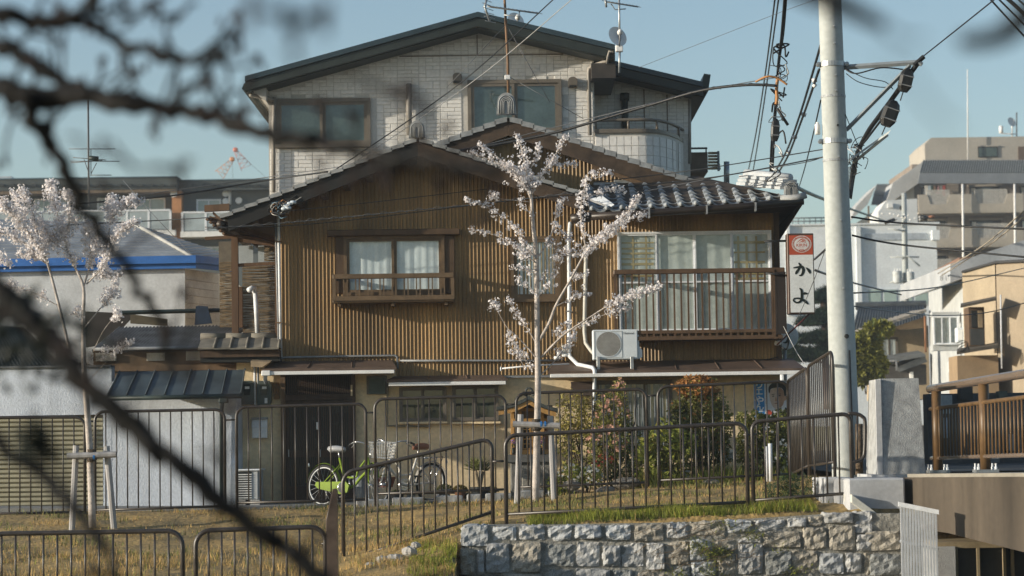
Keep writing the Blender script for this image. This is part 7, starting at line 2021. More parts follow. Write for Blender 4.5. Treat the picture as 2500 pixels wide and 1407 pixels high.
# rocks and planters in the bed
rk_m = M('garden_rock', (.24,.22,.19), .95, .3, 6, bump=.8)
def rock(label, p, q, Y, w, h, seed):
    r = random.Random(seed); c = at(p, q, Y); m = MB(); n = 9; u = 6
    for j in range(u+1):
        for i in range(n):
            a = 2*math.pi*i/n; ph = math.pi*j/u
            k = 1+r.uniform(-.16,.16); m.v.append((c.x+w*math.sin(ph)*math.cos(a)*k, c.y+w*.6*math.sin(ph)*math.sin(a)*k, c.z+h*.4+h*math.cos(ph)*k))
    for j in range(u):
        for i in range(n): a = j*n+i; b = j*n+(i+1) % n; m.face((a, b, b+n, a+n))
    return m.build('rock', rk_m, None, label=label, cat='rock', group='garden stones', loc=c)
rock('flat grey stone below the white flower clump', 1395, 1190, 33.5, .13, .07, 1)
rock('brown stone under the salmon shrub', 1480, 1205, 33.4, .16, .07, 2)
rock('long low stone left of the white planter', 1530, 1185, 33.6, .20, .08, 3)
rock('pale broken stone in the dry grass below the rounded bush', 1735, 1182, 33.2, .12, .05, 4)
for k, (p, q, w, h) in enumerate(((935,1372,.09,.05),(965,1368,.12,.05),(1000,1352,.10,.06),(1015,1335,.06,.04),(905,1385,.08,.04),(1030,1405,.09,.03))):
    rock(['pale rubble lump lowest beside the raked fence','long pale rubble slab near the raked fence','pale rubble lump with sharp top below the raked fence','small rubble lump highest up the slope','flat rubble lump near the thick post side','rubble lump at the picture foot below the fence'][k], p, q, 27.6, w, h, 10+k).data.materials[0] = M('rubble', (.40,.385,.36), .95, .2, 8, bump=.8)
pl = thing('planter_box', 'long pale concrete planter behind the level fence', 'planter', at(1650,1178,33.9)); pbox('trough', kmat, pl, 1618, 1152, 1682, 1180, 33.9, .25, .01); pbox('rim', kmat, pl, 1615, 1149, 1685, 1154, 33.88, .29, .005)
pl = thing('storage_box', 'pale plastic lidded box at the foot of the ochre wall', 'box', at(1775,1124,35.2)); pbox('tub', M('pale_plastic', (.50,.53,.50), .5), pl, 1757, 1106, 1794, 1125, 35.2, .3, .01); pbox('lid', MAT['pale_plastic'], pl, 1753, 1099, 1799, 1108, 35.17, .36, .01)
for (p0, p1, qt, lab) in ((1870,1876,1090,'thinner white plastic pipe standing in the bed'), (1877,1887,1083,'thicker grey plastic pipe standing in the bed')):
    t = thing('standing_pipe', lab, 'pipe', at((p0+p1)/2,1172,31.5), 'plastic pipes in the bed'); tube('pipe', pipe_white, t, [at((p0+p1)/2,1176,31.5), at((p0+p1)/2-2,qt,31.5)], (p1-p0)/2*31.5/F, 12)
# pots along the wall by the bicycles
def pot(label, p, q, Y, r_, h, mat, plant=None):
    c = at(p, q, Y); t = thing('potted_plant', label, 'potted plant', c, 'pots along the kerb')
    MB().lathe(c, [(r_*.7,0),(r_*.95,h*.85),(r_*1.08,h*.86),(r_*1.08,h),(r_*.9,h),(r_*.88,h*.8)], 14).build('pot', mat, t, smooth=False)
    if plant: plant(t, c+Vector((0,0,h*.8)))
    return t
def spiky(t, c):
    r = random.Random(4)
    for k in range(4):
        e = c+Vector((r.uniform(-.10,.10), r.uniform(-.05,.05), .22+r.uniform(0,.12))); tube('stem', M('yucca_stem', (.26,.20,.13), .9), t, [c, e], .018, 6)
        m = MB()
        for j in range(60):
            d = rdir(r); d.z = abs(d.z)*.9+.15; d.normalize(); leaf(m, e+d*.02, d.orthogonal(), d, r.uniform(.10,.2), .014, .1)
        m.build('leaf_tuft', Lg('yucca_leaf', (.13,.14,.035)), t)
def ball(mat, rr_, n=420):
    def f(t, c):
        r = random.Random(9); m = MB()
        for j in range(n):
            d = rdir(r); d.z = abs(d.z); leaf(m, c+Vector((d.x*rr_*1.1,d.y*rr_,d.z*rr_*.8)), (d+rdir(r)*.6).normalized(), d, .03, .014, .1)
        m.build('foliage', mat, t)
    return f
terra = M('terracotta', (.22,.10,.05), .85, .2, 6); bpot = M('black_pot', (.03,.035,.036), .5); gpot = M('grey_pot', (.30,.30,.29), .8)
pot('spiky yucca with pale stems in a black pot left of the shrine', 1172, 1222, 34.3, .14, .19, bpot, spiky)
pot('round golden plant in a terracotta pot beside the white bicycle', 1124, 1218, 34.3, .09, .14, terra, ball(Lg('golden_leaf', (.20,.15,.015)), .09))
pot('low green plant in a grey pot behind the white bicycle wheel', 1086, 1214, 34.9, .10, .12, gpot, ball(leaf_mid, .10))
pot('dark empty black pot between the two bicycles', 968, 1224, 34.6, .12, .14, bpot, ball(leaf_dark, .05, 120))
pot('reddish pot in the shade of the white bicycle', 940, 1190, 35.4, .16, .15, M('rust_pot', (.20,.07,.04), .8), ball(leaf_mid, .08, 200))
pot('small green-leaved black pot right of the yucca', 1200, 1218, 34.6, .08, .12, bpot, ball(leaf_mid, .09, 260))
pot('round grey ceramic urn behind the green bicycle', 880, 1215, 35.5, .12, .32, M('urn_grey', (.24,.27,.29), .5, .15, 5))
pot('tiny dark plant beside the golden pot', 1142, 1220, 34.4, .06, .09, bpot, ball(leaf_dark, .07, 200))
sh_ = thing('pot_stand', 'low board stand on concrete blocks behind the white bicycle', 'stand', at(1030,1222,34.9))
pbox('board', wood_dark, sh_, 955, 1203, 1130, 1207, 34.8, .3); 
for p in (993, 1078): pbox('block', kmat, sh_, p, 1207, p+20, 1226, 34.82, .2, .01)

# ------------------------------------------------------------------ grass
gm_ = [M('grass_green', (.27,.30,.045), .8, .3, 3, island=.35, trans=.35), M('grass_straw', (.50,.34,.13), .9, .3, 3, island=.35, trans=.25), M('grass_dull', (.18,.19,.065), .9, .3, 3, island=.3, trans=.25), M('grass_moss', (.22,.13,.035), .9, .25, 3, island=.3, trans=.2)]
rg = random.Random(77)
def blades(n, gen, mi, h, w, name, label):
    m = MB()
    for k in range(n):
        x, y = gen(); z = gz(x, y)+.03*nz(x, y)*(1 if y < 33 else .3)
        hh = h*rg.uniform(.4, 1.3)*(.6+.5*abs(math.sin(x*3.1+y*2.3))); a = rg.uniform(0, 6.28); lean = Vector((math.cos(a), math.sin(a), 0))*hh*rg.uniform(.1,.7)
        s = Vector((math.cos(a+1.57), math.sin(a+1.57), 0))*w*rg.uniform(.6,1.3); c = Vector((x, y, z-.01))
        m.cur = mi if rg.random() < .8 else rg.choice((0,1,2))
        m.add([c-s, c+s, c+lean*.4+Vector((0,0,hh*.6))+s*.6, c+lean*.4+Vector((0,0,hh*.6))-s*.6, c+lean+Vector((0,0,hh))], [(0,1,2,3),(3,2,4)])
    return m.build(name, gm_, label=label, cat='grass', kind='stuff')
def patch(x0, x1, y0, y1, dens=None):
    def g():
        while True:
            x, y = rg.uniform(x0, x1), rg.uniform(y0, y1)
            if dens is None or rg.random() < dens(x, y): return x, y
    return g
wx0, wx1 = AX(1210,1280,28.3), AX(2060,1230,28.3)
blades(11000, patch(AX(1290,1280,28.3), AX(1990,1240,28.3), 27.95, 28.75, lambda x, y: .10+.90*max(0, nz(x*1.1, y*2.5)+.1)), 0, .13, .0036, 'grass', 'bright green grass tufts along the top of the stone wall')
blades(9000, patch(-6.5, 4.2, 28.6, 33.7, lambda x, y: .04+.96*max(0, nz(x*.8+3, y*1.1))), 1, .06, .004, 'dry_grass', 'dry straw-coloured turf between the two fence rows')
blades(4200, patch(-7, 4, 28.7, 33.6, lambda x, y: max(0, nz(x*.6+7, y*.8))**1.5), 2, .085, .006, 'weeds', 'dull green weeds scattered through the dry turf')
blades(7500, patch(-6.2, WALL_X, 25.0, 29.2, lambda x, y: .05+.95*max(0, nz(x*.9, y*1.2)+.1)), 1, .11, .004, 'bank_straw', 'matted straw on the slope below the fence')
blades(1700, patch(AX(1000,1350,27.5), WALL_X-.05, 26.3, 28.2, lambda x, y: max(.05, nz(x*2, y*2))), 0, .10, .005, 'bank_weeds', 'green weeds by the left end of the stone wall')
blades(900, patch(AX(1250,1220,32.3), AX(1420,1210,32.3), 30.6, 32.6), 2, .06, .006, 'ground_cover', 'grey-green ground cover under the young cherry tree')
blades(2600, patch(AX(1560,1160,34), AX(1935,1150,34), 33.4, 35.4), 0, .22, .006, 'bed_grass', 'long grass in the garden bed below the bushes')
# tufts growing out of the stone wall joints
m = MB()
for (p, q, n_) in ((1720,1345,160),(1755,1352,200),(1838,1305,90),(1700,1330,60),(1655,1405,60),(1945,1395,50),(1735,1395,90),(1765,1280,50),(1900,1340,20)):
    for k in range(n_):
        c = at(p+rg.gauss(0,16), q+rg.gauss(0,8), WY-.09); d = (rdir(rg)+Vector((0,-.6,.5))).normalized(); m.cur = rg.choice((0,2,2)); leaf(m, c, d, rdir(rg)+Vector((0,0,.5)), .05, .012, .1)
m.build('wall_weeds', gm_, label='weeds growing out of joints in the stone wall', cat='weeds', kind='stuff')
m = MB()
for k in range(60):
    x, y = rg.uniform(AX(1600,1360,27.6), AX(1860,1330,27.6)), WY-.12; c = at(rg.uniform(1560,1850), rg.uniform(1280,1400), WY-.13); a = rg.uniform(0,3.1)
    m.tube([c, c+Vector((.15*math.cos(a), rg.uniform(-.03,.03), .1*math.sin(a)-.03)), c+Vector((.28*math.cos(a+.4), rg.uniform(-.04,.02), .16*math.sin(a+.4)-.06))], .0028, 4, False)
m.build('dry_stems', M('dead_stem', (.17,.12,.07), .9), label='dead brown stems hanging over the stone wall', cat='dry stems', kind='stuff')

# ------------------------------------------------------------------ trees
bark_young = M('young_bark', (.45,.40,.36), .75, .3, 9, bump=.4, bscale=40)
petal = M('cherry_petal', (.86,.83,.83), .8, .06, 9, island=.15, trans=.35); calyx = M('cherry_calyx', (.24,.15,.095), .8, .2, 9, island=.3, trans=.2)
def blossom_cluster(m, c, r, n, size0):
    for k in range(n):
        d = rdir(r); p = c+d*r.uniform(.2,1.25)*size0*1.5; size = size0*r.uniform(.65,1.25)
        m.cur = 0 if r.random() < .88 else 1
        if m.cur == 1: leaf(m, p-d*size*.3, d.orthogonal(), d, size*.9, size*.35, .1); continue
        nn = (d+rdir(r)*.5).normalized(); u_ = nn.orthogonal().normalized(); w_ = nn.cross(u_); a0 = r.uniform(0,6)
        for q in range(5):
            a = a0+q*1.2566; dv = (u_*math.cos(a)+w_*math.sin(a))+nn*.35
            e = p+dv*size*.62; s = dv.cross(nn).normalized()*size*.27
            m.add([p, p+dv*size*.4+s, e, p+dv*size*.4-s], [(0,1,2,3)])
def cherry(label, base, trunk, branches, Y, zf, seed, tr_r, bl_size=.027, df=1.25, tf=.28):
    """trunk and branches as photograph points; branch: (points, r0, start of bloom 0..1, clusters, depth lean, dense)"""
    r = random.Random(seed); t = thing('cherry_tree', label, 'tree', at(*base, Y), 'young blossoming cherry trees')
    T = [at(*zf(p), Y+.03*math.sin(i*2.1)) for i, p in enumerate(trunk)]; T = smooth_path(T, 4)
    n = len(T); MB().tube(T, [tr_r*(1-.72*i/(n-1)) for i in range(n)], 10).build('trunk', bark_young, t, smooth=True)
    bl = MB(); tw = MB()
    for pts, r0, b0, dens, lean, wd in branches:
        n = len(pts); y_ = lambda i: Y + lean*(i/(n-1))
        P_ = smooth_path([at(*zf(p), y_(i)) for i, p in enumerate(pts)], 5); k = len(P_)
        o = MB().tube(P_, [max(r0*(1-.78*i/(k-1)), .0035) for i in range(k)], 6).build('branch', bark_young, t, smooth=True)
        for c in range(int(k*tf)):
            u_ = b0+(1-b0)*r.random(); q = P_[min(int(u_*(k-1)), k-1)]; d = (rdir(r)+Vector((0,0,.6))).normalized()*r.uniform(.05,.13)
            tw.tube([q, q+d*.6, q+d+rdir(r)*.02], [.003,.0025,.002], 4, False)
            for e in range(3): blossom_cluster(bl, q+d*r.uniform(.5,1.1)+rdir(r)*.012, r, 4, bl_size*.95)
        L_ = sum((P_[i+1]-P_[i]).length for i in range(k-1)); nc = max(2, int(L_*dens*df))
        for c in range(nc):
            u_ = b0+(1-b0)*(c+r.random())/nc; q = P_[min(int(u_*(k-1)), k-2)].lerp(P_[min(int(u_*(k-1))+1, k-1)], r.random())
            sp = wd*(.4+.6*math.sin(math.pi*min(1,(u_-b0)/(1-b0+1e-6)*.9+.1)))
            blossom_cluster(bl, q+Vector((r.gauss(0,sp), r.gauss(0,sp), r.gauss(0,sp))), r, r.randrange(5, 10), bl_size)
    tw.build('twigs', bark_young, t, kind='stuff'); bl.build('blossom', [petal, calyx], t)
    return t
z1f = lambda p: (1100+p[0]/2.165, 300+p[1]/2.165)
br1 = [([(425,400),(380,300),(300,220),(150,110)],.016,.15,34,-.2,.03), ([(425,390),(400,250),(375,130),(345,55)],.014,.1,34,.15,.028), ([(430,380),(470,290),(560,160),(610,60)],.015,.12,38,-.1,.03), ([(520,230),(590,215),(660,215)],.008,.05,34,0,.024),
 ([(395,320),(330,245),(250,210),(100,155)],.012,.1,34,.2,.03), ([(425,240),(450,180),(470,125)],.008,.3,30,0,.02), ([(415,330),(340,270),(310,225)],.01,0,46,-.2,.05), ([(440,330),(420,260),(360,240)],.01,0,50,.1,.05),
 ([(452,720),(400,650),(330,540),(200,450),(75,400)],.012,.25,26,-.3,.022), ([(450,740),(330,650),(250,600),(100,560)],.010,.1,26,.2,.024), ([(455,720),(520,620),(545,540),(570,440),(590,410)],.013,.45,16,.2,.02),
 ([(470,1150),(520,1060),(560,960),(640,820),(720,680),(820,590),(900,520),(1000,380)],.024,.55,36,-.3,.034), ([(720,690),(690,500),(700,380),(740,280),(850,260)],.012,.05,34,-.2,.03), ([(695,400),(800,370),(920,350)],.008,.1,36,0,.026),
 ([(820,590),(930,520),(1030,480)],.008,.05,42,-.1,.03), ([(700,700),(640,690),(540,640),(500,620)],.010,.0,26,.1,.03), ([(480,1240),(600,1120),(750,1020),(880,940),(1000,900),(1110,860)],.016,.5,32,-.4,.028), ([(650,1090),(800,1020),(950,980)],.008,.15,28,-.2,.024),
 ([(455,1250),(400,1180),(330,1110),(290,1070),(215,930)],.010,.9,4,.2,.0), ([(450,1160),(400,1080),(340,1000),(300,930)],.009,.3,18,-.1,.024), ([(460,1310),(400,1260),(340,1180),(300,1110)],.009,.2,22,.1,.024), ([(470,1340),(540,1270),(600,1200),(660,1120)],.009,.55,26,.2,.03),
 ([(640,820),(680,810),(720,790)],.006,0,30,0,.02), ([(560,970),(640,930),(740,905)],.007,.4,20,.1,.02), ([(452,800),(400,780),(320,765)],.007,.1,22,0,.028), ([(452,870),(480,830),(560,790),(585,700)],.008,.3,14,.1,.02),
 ([(450,900),(400,860),(340,830)],.006,.2,18,0,.024), ([(455,930),(500,880),(560,850)],.006,.3,14,0,.02), ([(700,660),(620,600),(560,545)],.008,.0,24,.2,.03), ([(430,480),(380,450),(370,420)],.006,.2,20,0,.024), ([(432,420),(250,400),(230,385)],.004,.85,30,0,.024),
 ([(452,640),(400,700),(345,690)],.006,.2,20,0,.024), ([(720,680),(760,640)],.006,0,40,0,.03), ([(660,700),(600,690),(545,720)],.006,0,22,0,.026), ([(580,1140),(560,1090),(640,1060)],.006,.1,30,0,.026), ([(350,1230),(300,1160)],.005,0,16,0,.02), ([(390,1290),(350,1220)],.005,.1,14,0,.02)]
cherry('slim young cherry tree in sparse blossom staked before the brown house', (1305,1225), [(448,2010),(455,1750),(462,1400),(458,1150),(453,720),(437,550),(427,400),(422,340)], br1, 32.0, z1f, 3, .052)
z2f = lambda p: (p[0]/2.559, 350+p[1]/2.559)
br2 = [([(435,1290),(370,1020),(300,760),(260,680),(150,520),(60,420),(20,380)],.022,.45,40,-.3,.05), ([(300,760),(150,620),(0,560),(-60,540)],.013,.15,36,.2,.045), ([(260,690),(210,450),(130,290)],.012,.3,40,-.2,.045), ([(150,520),(80,300)],.010,.2,38,0,.05),
 ([(470,780),(400,620),(370,500),(340,350),(310,240)],.016,.2,62,.2,.06), ([(400,620),(440,450),(420,300)],.012,.2,56,-.2,.055), ([(520,900),(560,760),(560,600),(540,520)],.016,.3,50,.2,.05), ([(540,880),(620,800),(660,740),(740,560),(860,490)],.012,.35,34,-.2,.04),
 ([(640,760),(690,500),(690,400),(700,330)],.010,.3,46,.2,.045), ([(690,430),(760,380),(840,330)],.008,.1,40,0,.04), ([(690,470),(800,390),(870,360)],.007,.2,36,0,.03), ([(530,1150),(620,1040),(690,960),(720,850)],.009,.45,26,.2,.035),
 ([(540,1400),(640,1180),(740,1060)],.007,.85,10,-.2,.02), ([(370,1020),(200,930),(40,890)],.007,.2,18,.2,.03), ([(300,760),(200,700),(120,690)],.007,.2,26,0,.035), ([(560,700),(600,560),(540,500)],.008,.1,44,0,.05),
 ([(470,790),(440,700),(300,590),(270,520)],.01,.2,36,0,.05), ([(300,760),(260,560),(250,480)],.008,.2,34,.1,.045), ([(520,1100),(490,1060),(450,1060)],.005,.5,14,0,.02), ([(560,760),(640,640),(720,580)],.007,.2,30,.1,.035), ([(60,760),(20,740),(-40,720)],.006,.0,40,0,.04),
 ([(540,1500),(700,1330),(840,1230)],.006,.5,8,0,.015), ([(700,1330),(640,1300)],.004,.3,10,0,.01), ([(545,860),(600,830),(700,830),(760,810)],.006,.3,30,0,.03)]
cherry('young cherry tree in thick white blossom staked by the beige shutter', (222,1290), [(578,2400),(560,1900),(535,1550),(525,1390),(520,1100),(522,900),(470,780)], br2, 31.4, z2f, 4, .050, .030, 2.1, .5)
# stakes
def stakes(label, Y, posts, bar, knot, tie=None):
    t = thing('tree_stake', label, 'tree stake', at(*posts[0][1], Y), 'timber supports of the young trees'); wd = M('stake_timber', (.36,.35,.345), .85, .25, 9, streak=True)
    for (a, b) in posts: MB().tube([at(*a, Y+.05), at(*b, Y+.02)], .042, 9).build('post', wd, t, smooth=False)
    MB().tube([at(*bar[0], Y-.06), at(*bar[1], Y-.06)], .042, 9).build('crossbar', wd, t)
    MB().lathe(at(*knot, Y-.02), [(.05,-.07),(.075,-.04),(.07,.02),(.055,.06),(.06,.09)], 10).build('rope_tie', M('palm_rope', (.07,.055,.04), .95, .3, 20, bump=.6), t)
    if tie:
        for p in tie: c = at(p, bar[0][1]+1, Y-.06); MB().lathe(c, [(.043,-.012),(.046,-.012),(.046,.012),(.043,.012)], 10, 'x').build('blue_tape', M('tape_blue', (.03,.16,.42), .5), t)
stakes('grey timber stakes and crossbar supporting the central cherry tree', 32.0, [((1271,1012),(1262,1230)), ((1343,1016),(1353,1228))], ((1252,1036),(1366,1040)), (1309,1040), (1321,1331))
stakes('weathered timber stakes and crossbar supporting the left cherry tree', 31.4, [((186,1088),(174,1330)), ((260,1090),(282,1330))], ((164,1114),(284,1110)), (224,1114), (230,))

# pine and broadleaf behind the sign
def pine(label, base, Y, pads, tr, seed):
    r = random.Random(seed); t = thing('pine_tree', label, 'tree', at(*base, Y))
    MB().tube(smooth_path([at(*p, Y) for p in tr], 4), .2, 8).build('trunk', M('pine_bark', (.09,.06,.045), .95, .3, 4), t, smooth=True)
    m = MB()
    for (p, q, w, h) in pads:
        c = at(p, q, Y); rx = w*Y/F; rz = h*Y/F
        MB().tube([at(tr[1][0], q+6, Y), c], .05, 5).build('limb', MAT['pine_bark'], t)
        for k in range(int(420*w/40)):
            d = rdir(r); f = r.uniform(.4,1); b = c+Vector((d.x*rx*f, d.y*rx*.8*f, abs(d.z)*rz*f-rz*.25))
            for e in range(5):
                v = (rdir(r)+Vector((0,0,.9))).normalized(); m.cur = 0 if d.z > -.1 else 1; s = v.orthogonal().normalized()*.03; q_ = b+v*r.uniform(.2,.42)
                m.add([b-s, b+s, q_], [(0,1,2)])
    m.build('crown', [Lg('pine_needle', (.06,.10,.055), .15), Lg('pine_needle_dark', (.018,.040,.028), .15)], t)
    return t
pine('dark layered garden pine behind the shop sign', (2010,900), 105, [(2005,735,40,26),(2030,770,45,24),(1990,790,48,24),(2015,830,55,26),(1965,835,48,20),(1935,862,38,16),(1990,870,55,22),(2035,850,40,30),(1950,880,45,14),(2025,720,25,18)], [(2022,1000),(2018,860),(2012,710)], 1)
B = (2115,960)
def fars(p0, q0, rx, ry, base, Y, w=1, mi=0): k = Y/F; return ((p0-base[0])*k, 0, (base[1]-q0)*k, rx*k, rx*k, ry*k, w, mi)
bush('clipped_garden_tree', 'sunlit yellow-green clipped tree between the pole and the tan house', 'tree', at(2115,960,92), [fars(2110,840,34,28,B,92), fars(2130,890,32,40,B,92), fars(2095,900,30,40,B,92,1,1), fars(2125,830,24,16,B,92,.5), fars(2150,800,30,12,B,92,.5)], 6000, .26, .12, [Lg('topiary_leaf', (.24,.24,.045)), leaf_mid, leaf_dark], 8, 4)
# ------------------------------------------------------------------ bicycles
tyre = M('tyre', (.03,.03,.03), .8); rim = M('rim_alloy', (.55,.57,.58), .45, .1, 8); chrome = M('chrome', (.55,.56,.57), .2, .1, 8, metal=.8)
def bicycle(label, frame_mat, loc, yaw, steer, seat_mat, r=.30, wb=.98, chain=True, rack=True, basket=True, guard=None, loc_steer=0):
    """local frame: x forward, z up, rear hub at the origin's height r"""
    t = thing('bicycle', label, 'bicycle', loc, 'bicycles parked by the wall')
    W = Matrix.Translation(loc) @ Matrix.Rotation(yaw, 4, 'Z') @ Matrix.Rotation(R(-5), 4, 'X')
    def tb(name, mat, pts, rad, n=8, mtx=W, parent=t): return MB().tube([mtx @ Vector(p) for p in pts], rad, n).build(name, mat, parent, smooth=True)
    def circ(c, rr, n=36, a0=0, a1=2*math.pi): return [(c[0]+rr*math.cos(a0+(a1-a0)*i/n), c[1], c[2]+rr*math.sin(a0+(a1-a0)*i/n)) for i in range(n+1)]
    FM = W @ Matrix.Translation((wb-.12,0,0)) @ Matrix.Rotation(steer, 4, 'Z') @ Matrix.Translation((-(wb-.12),0,0))
    for cx, mtx in ((0, W), (wb, FM)):
        w = tb('wheel', tyre, circ((cx,0,r), r-.018), .018, 8, mtx)
        tb('rim', rim, circ((cx,0,r), r-.043), .010, 6, mtx, w)
        m = MB()
        for k in range(20):
            a = 2*math.pi*k/20; m.tube([mtx @ Vector((cx, .025*(1 if k % 2 else -1), r)), mtx @ Vector((cx+(r-.05)*math.cos(a+.25), 0, r+(r-.05)*math.sin(a+.25)))], .0016, 3, False)
        m.build('spokes', rim, w)
        tb('hub', chrome, [(cx,-.05,r),(cx,.05,r)], .02, 8, mtx, w)
        # mudguard
        a0, a1 = ((.05, 3.0) if cx == 0 else (.3, 2.75)); n = 16; mg = MB()
        for i in range(n+1):
            a = a0+(a1-a0)*i/n
            for dy, dr in ((-.028,-.006),(0,.008),(.028,-.006)): mg.v.append(tuple(mtx @ Vector((cx+(r+.02+dr)*math.cos(a), dy, r+(r+.02+dr)*math.sin(a)))))
        for i in range(n):
            for k in range(2): a = 3*i+k; mg.face((a, a+1, a+4, a+3))
        mg.build('mudguard', guard or frame_mat, t, smooth=True)
    bb = (.44,0,r-.03); st = (.28,0,r+.40); hd = (wb-.20,0,r+.40); hd2 = (wb-.15,0,r+.24)
    tb('seat_tube', frame_mat, [bb, st], .017)
    tb('down_tube', frame_mat, smooth_path([hd2, (wb-.32,0,r+.10), (.58,0,r+.0), bb], 4), .022)
    tb('top_tube', frame_mat, smooth_path([hd, (wb-.36,0,r+.22), (.60,0,r+.12), (.375,0,r+.13)], 4), .015)
    tb('head_tube', frame_mat, [hd, hd2], .022)
    for s in (-1,1):
        tb('chain_stay', frame_mat, [bb, (.1,.05*s,r), (0,.05*s,r)], .010, 6); tb('seat_stay', frame_mat, [(.31,.02*s,r+.30), (0,.05*s,r)], .009, 6)
        tb('fork_blade', frame_mat, [(wb-.14,.04*s,r+.22), (wb-.06,.045*s,r+.06), (wb,.045*s,r)], .012, 6, FM)
    tb('seat_post', chrome, [st, (.255,0,r+.50)], .013)
    sd = MB(); prof = [(.02,.02,.0),(-.02,.075,.02),(.04,.09,.03),(.12,.075,.03),(.20,.035,.02),(.26,.02,.0)]
    sx0 = .12
    rings = []
    for dx, w, h in prof: rings.append([(sx0+dx, -w, r+.52), (sx0+dx, -w*.7, r+.54+h), (sx0+dx, 0, r+.55+h), (sx0+dx, w*.7, r+.54+h), (sx0+dx, w, r+.52), (sx0+dx, 0, r+.48)])
    for rg_ in rings: sd.v += [tuple(W @ Vector(p)) for p in rg_]
    for i in range(len(rings)-1):
        for k in range(6): a = i*6+k; b = i*6+(k+1) % 6; sd.face((a, b, b+6, a+6))
    sd.face(range(5,-1,-1)); sd.face(range(len(sd.v)-6, len(sd.v))); sd.build('saddle', seat_mat, t, smooth=True)
    hs = (wb-.225,0,r+.52)
    tb('stem', chrome, [hd, hs], .013, 8, FM)
    for s in (-1,1):
        tb('handlebar', chrome, smooth_path([hs, (wb-.20,.10*s,r+.60), (wb-.26,.22*s,r+.62), (wb-.40,.27*s,r+.58)], 4), .011, 8, FM); tb('grip', black_rubber, [(wb-.34,.255*s,r+.60), (wb-.44,.275*s,r+.57)], .016, 8, FM)
        tb('brake_lever', chrome, [(wb-.26,.22*s,r+.60), (wb-.36,.25*s,r+.54)], .007, 5, FM)
    MB().lathe(FM @ Vector((wb-.02,.06,r+.30)), [(0,-.05),(.03,-.045),(.038,.0),(.02,.05),(0,.055)], 10, 'x').build('lamp', chrome, t, smooth=True)
    if chain:
        cg = [(-.07,-.055,r+.05),(.48,-.055,r+.055),(.55,-.055,r+.0),(.52,-.055,r-.10),(.42,-.055,r-.13),(-.03,-.055,r-.045),(-.09,-.055,r)]
        a = [W @ Vector(p) for p in cg]; b = [W @ Vector((p[0], -.085, p[2])) for p in cg]; MB().prismv(a, b).build('chain_guard', frame_mat, t)
    tb('crank', chrome, [(.44,-.10,r-.03), (.50,-.10,r-.17)], .010, 6); tb('crank', chrome, [(.44,.10,r-.03), (.38,.10,r+.11)], .010, 6)
    for x_, y_, z_ in ((.50,-.14,r-.17), (.38,.14,r+.11)): MB().bbox(-.045,.045,-.04,.04,-.012,.012,.005).xform(W @ Matrix.Translation((x_,y_,z_))).build('pedal', black_rubber, t)
    MB().lathe(W @ Vector((.44,-.07,r-.03)), [(.08,-.004),(.085,0),(.08,.004)], 20, 'y').build('chainring', chrome, t)
    tb('kickstand', chrome, [(0,.07,r), (-.05,.14,.03), (-.05,.20,.0)], .009, 6)
    if rack:
        for s in (-1,1): tb('rack_rail', chrome, [(.22,.05*s,r+.36), (-.28,.06*s,r+.37)], .007, 5); tb('rack_stay', chrome, [(-.16,.06*s,r+.37), (0,.06*s,r)], .006, 5)
        for k in range(5): tb('rack_bar', chrome, [(.15-k*.10,-.055,r+.365), (.15-k*.10,.055,r+.365)], .005, 5)
    if basket:
        bm = MB(); c = Vector((wb+.04,0,r+.40)); tw, bw, h = .17, .13, .22
        def q(u, v, z): k = bw+(tw-bw)*z; return FM @ (c+Vector((u*k*.8, v*k, z*h-.02)))
        for z in (0,.2,.4,.6,.8,1): bm.tube([q(-1,-1,z), q(1,-1,z), q(1,1,z), q(-1,1,z), q(-1,-1,z)], .0035 if z < 1 else .006, 4, False)
        for k in range(9):
            u = -1+k*.25
            for p in ((u,-1),(u,1),(-1,u),(1,u)): bm.tube([q(*p,0), q(*p,1)], .003, 4, False)
        for k in range(6): bm.tube([q(-1+k*.4,-1,0), q(-1+k*.4,1,0)], .003, 4, False)
        bm.build('basket', basket, t)
    MB().lathe(W @ Vector((-.30,0,r+.30)), [(0,-.02),(.025,-.018),(.028,.01),(0,.015)], 8, 'x').build('rear_reflector', white_alu, t, smooth=True)
    return t
lime = M('lime_paint', (.17,.25,.018), .65, .12, 6, spec=.25); ivory = M('ivory_paint', (.76,.72,.64), .35, .1, 6, spec=.6)
gb_ = at(787,1238,34.9)
bicycle('lime green city bicycle leaning by the lattice doors', lime, gb_, R(-36), R(-38), M('grey_saddle', (.36,.37,.39), .5), .305, 1.0, basket=None, rack=False)
wb_ = at(1049,1227,35.25)
bicycle('ivory white bicycle with wire basket facing the green one', ivory, wb_, R(180+44), R(25), M('brown_saddle', (.30,.13,.075), .55), .29, .98, chain=False, basket=M('basket_wire', (.45,.46,.46), .4, metal=.3), guard=M('guard_taupe', (.30,.28,.25), .5))

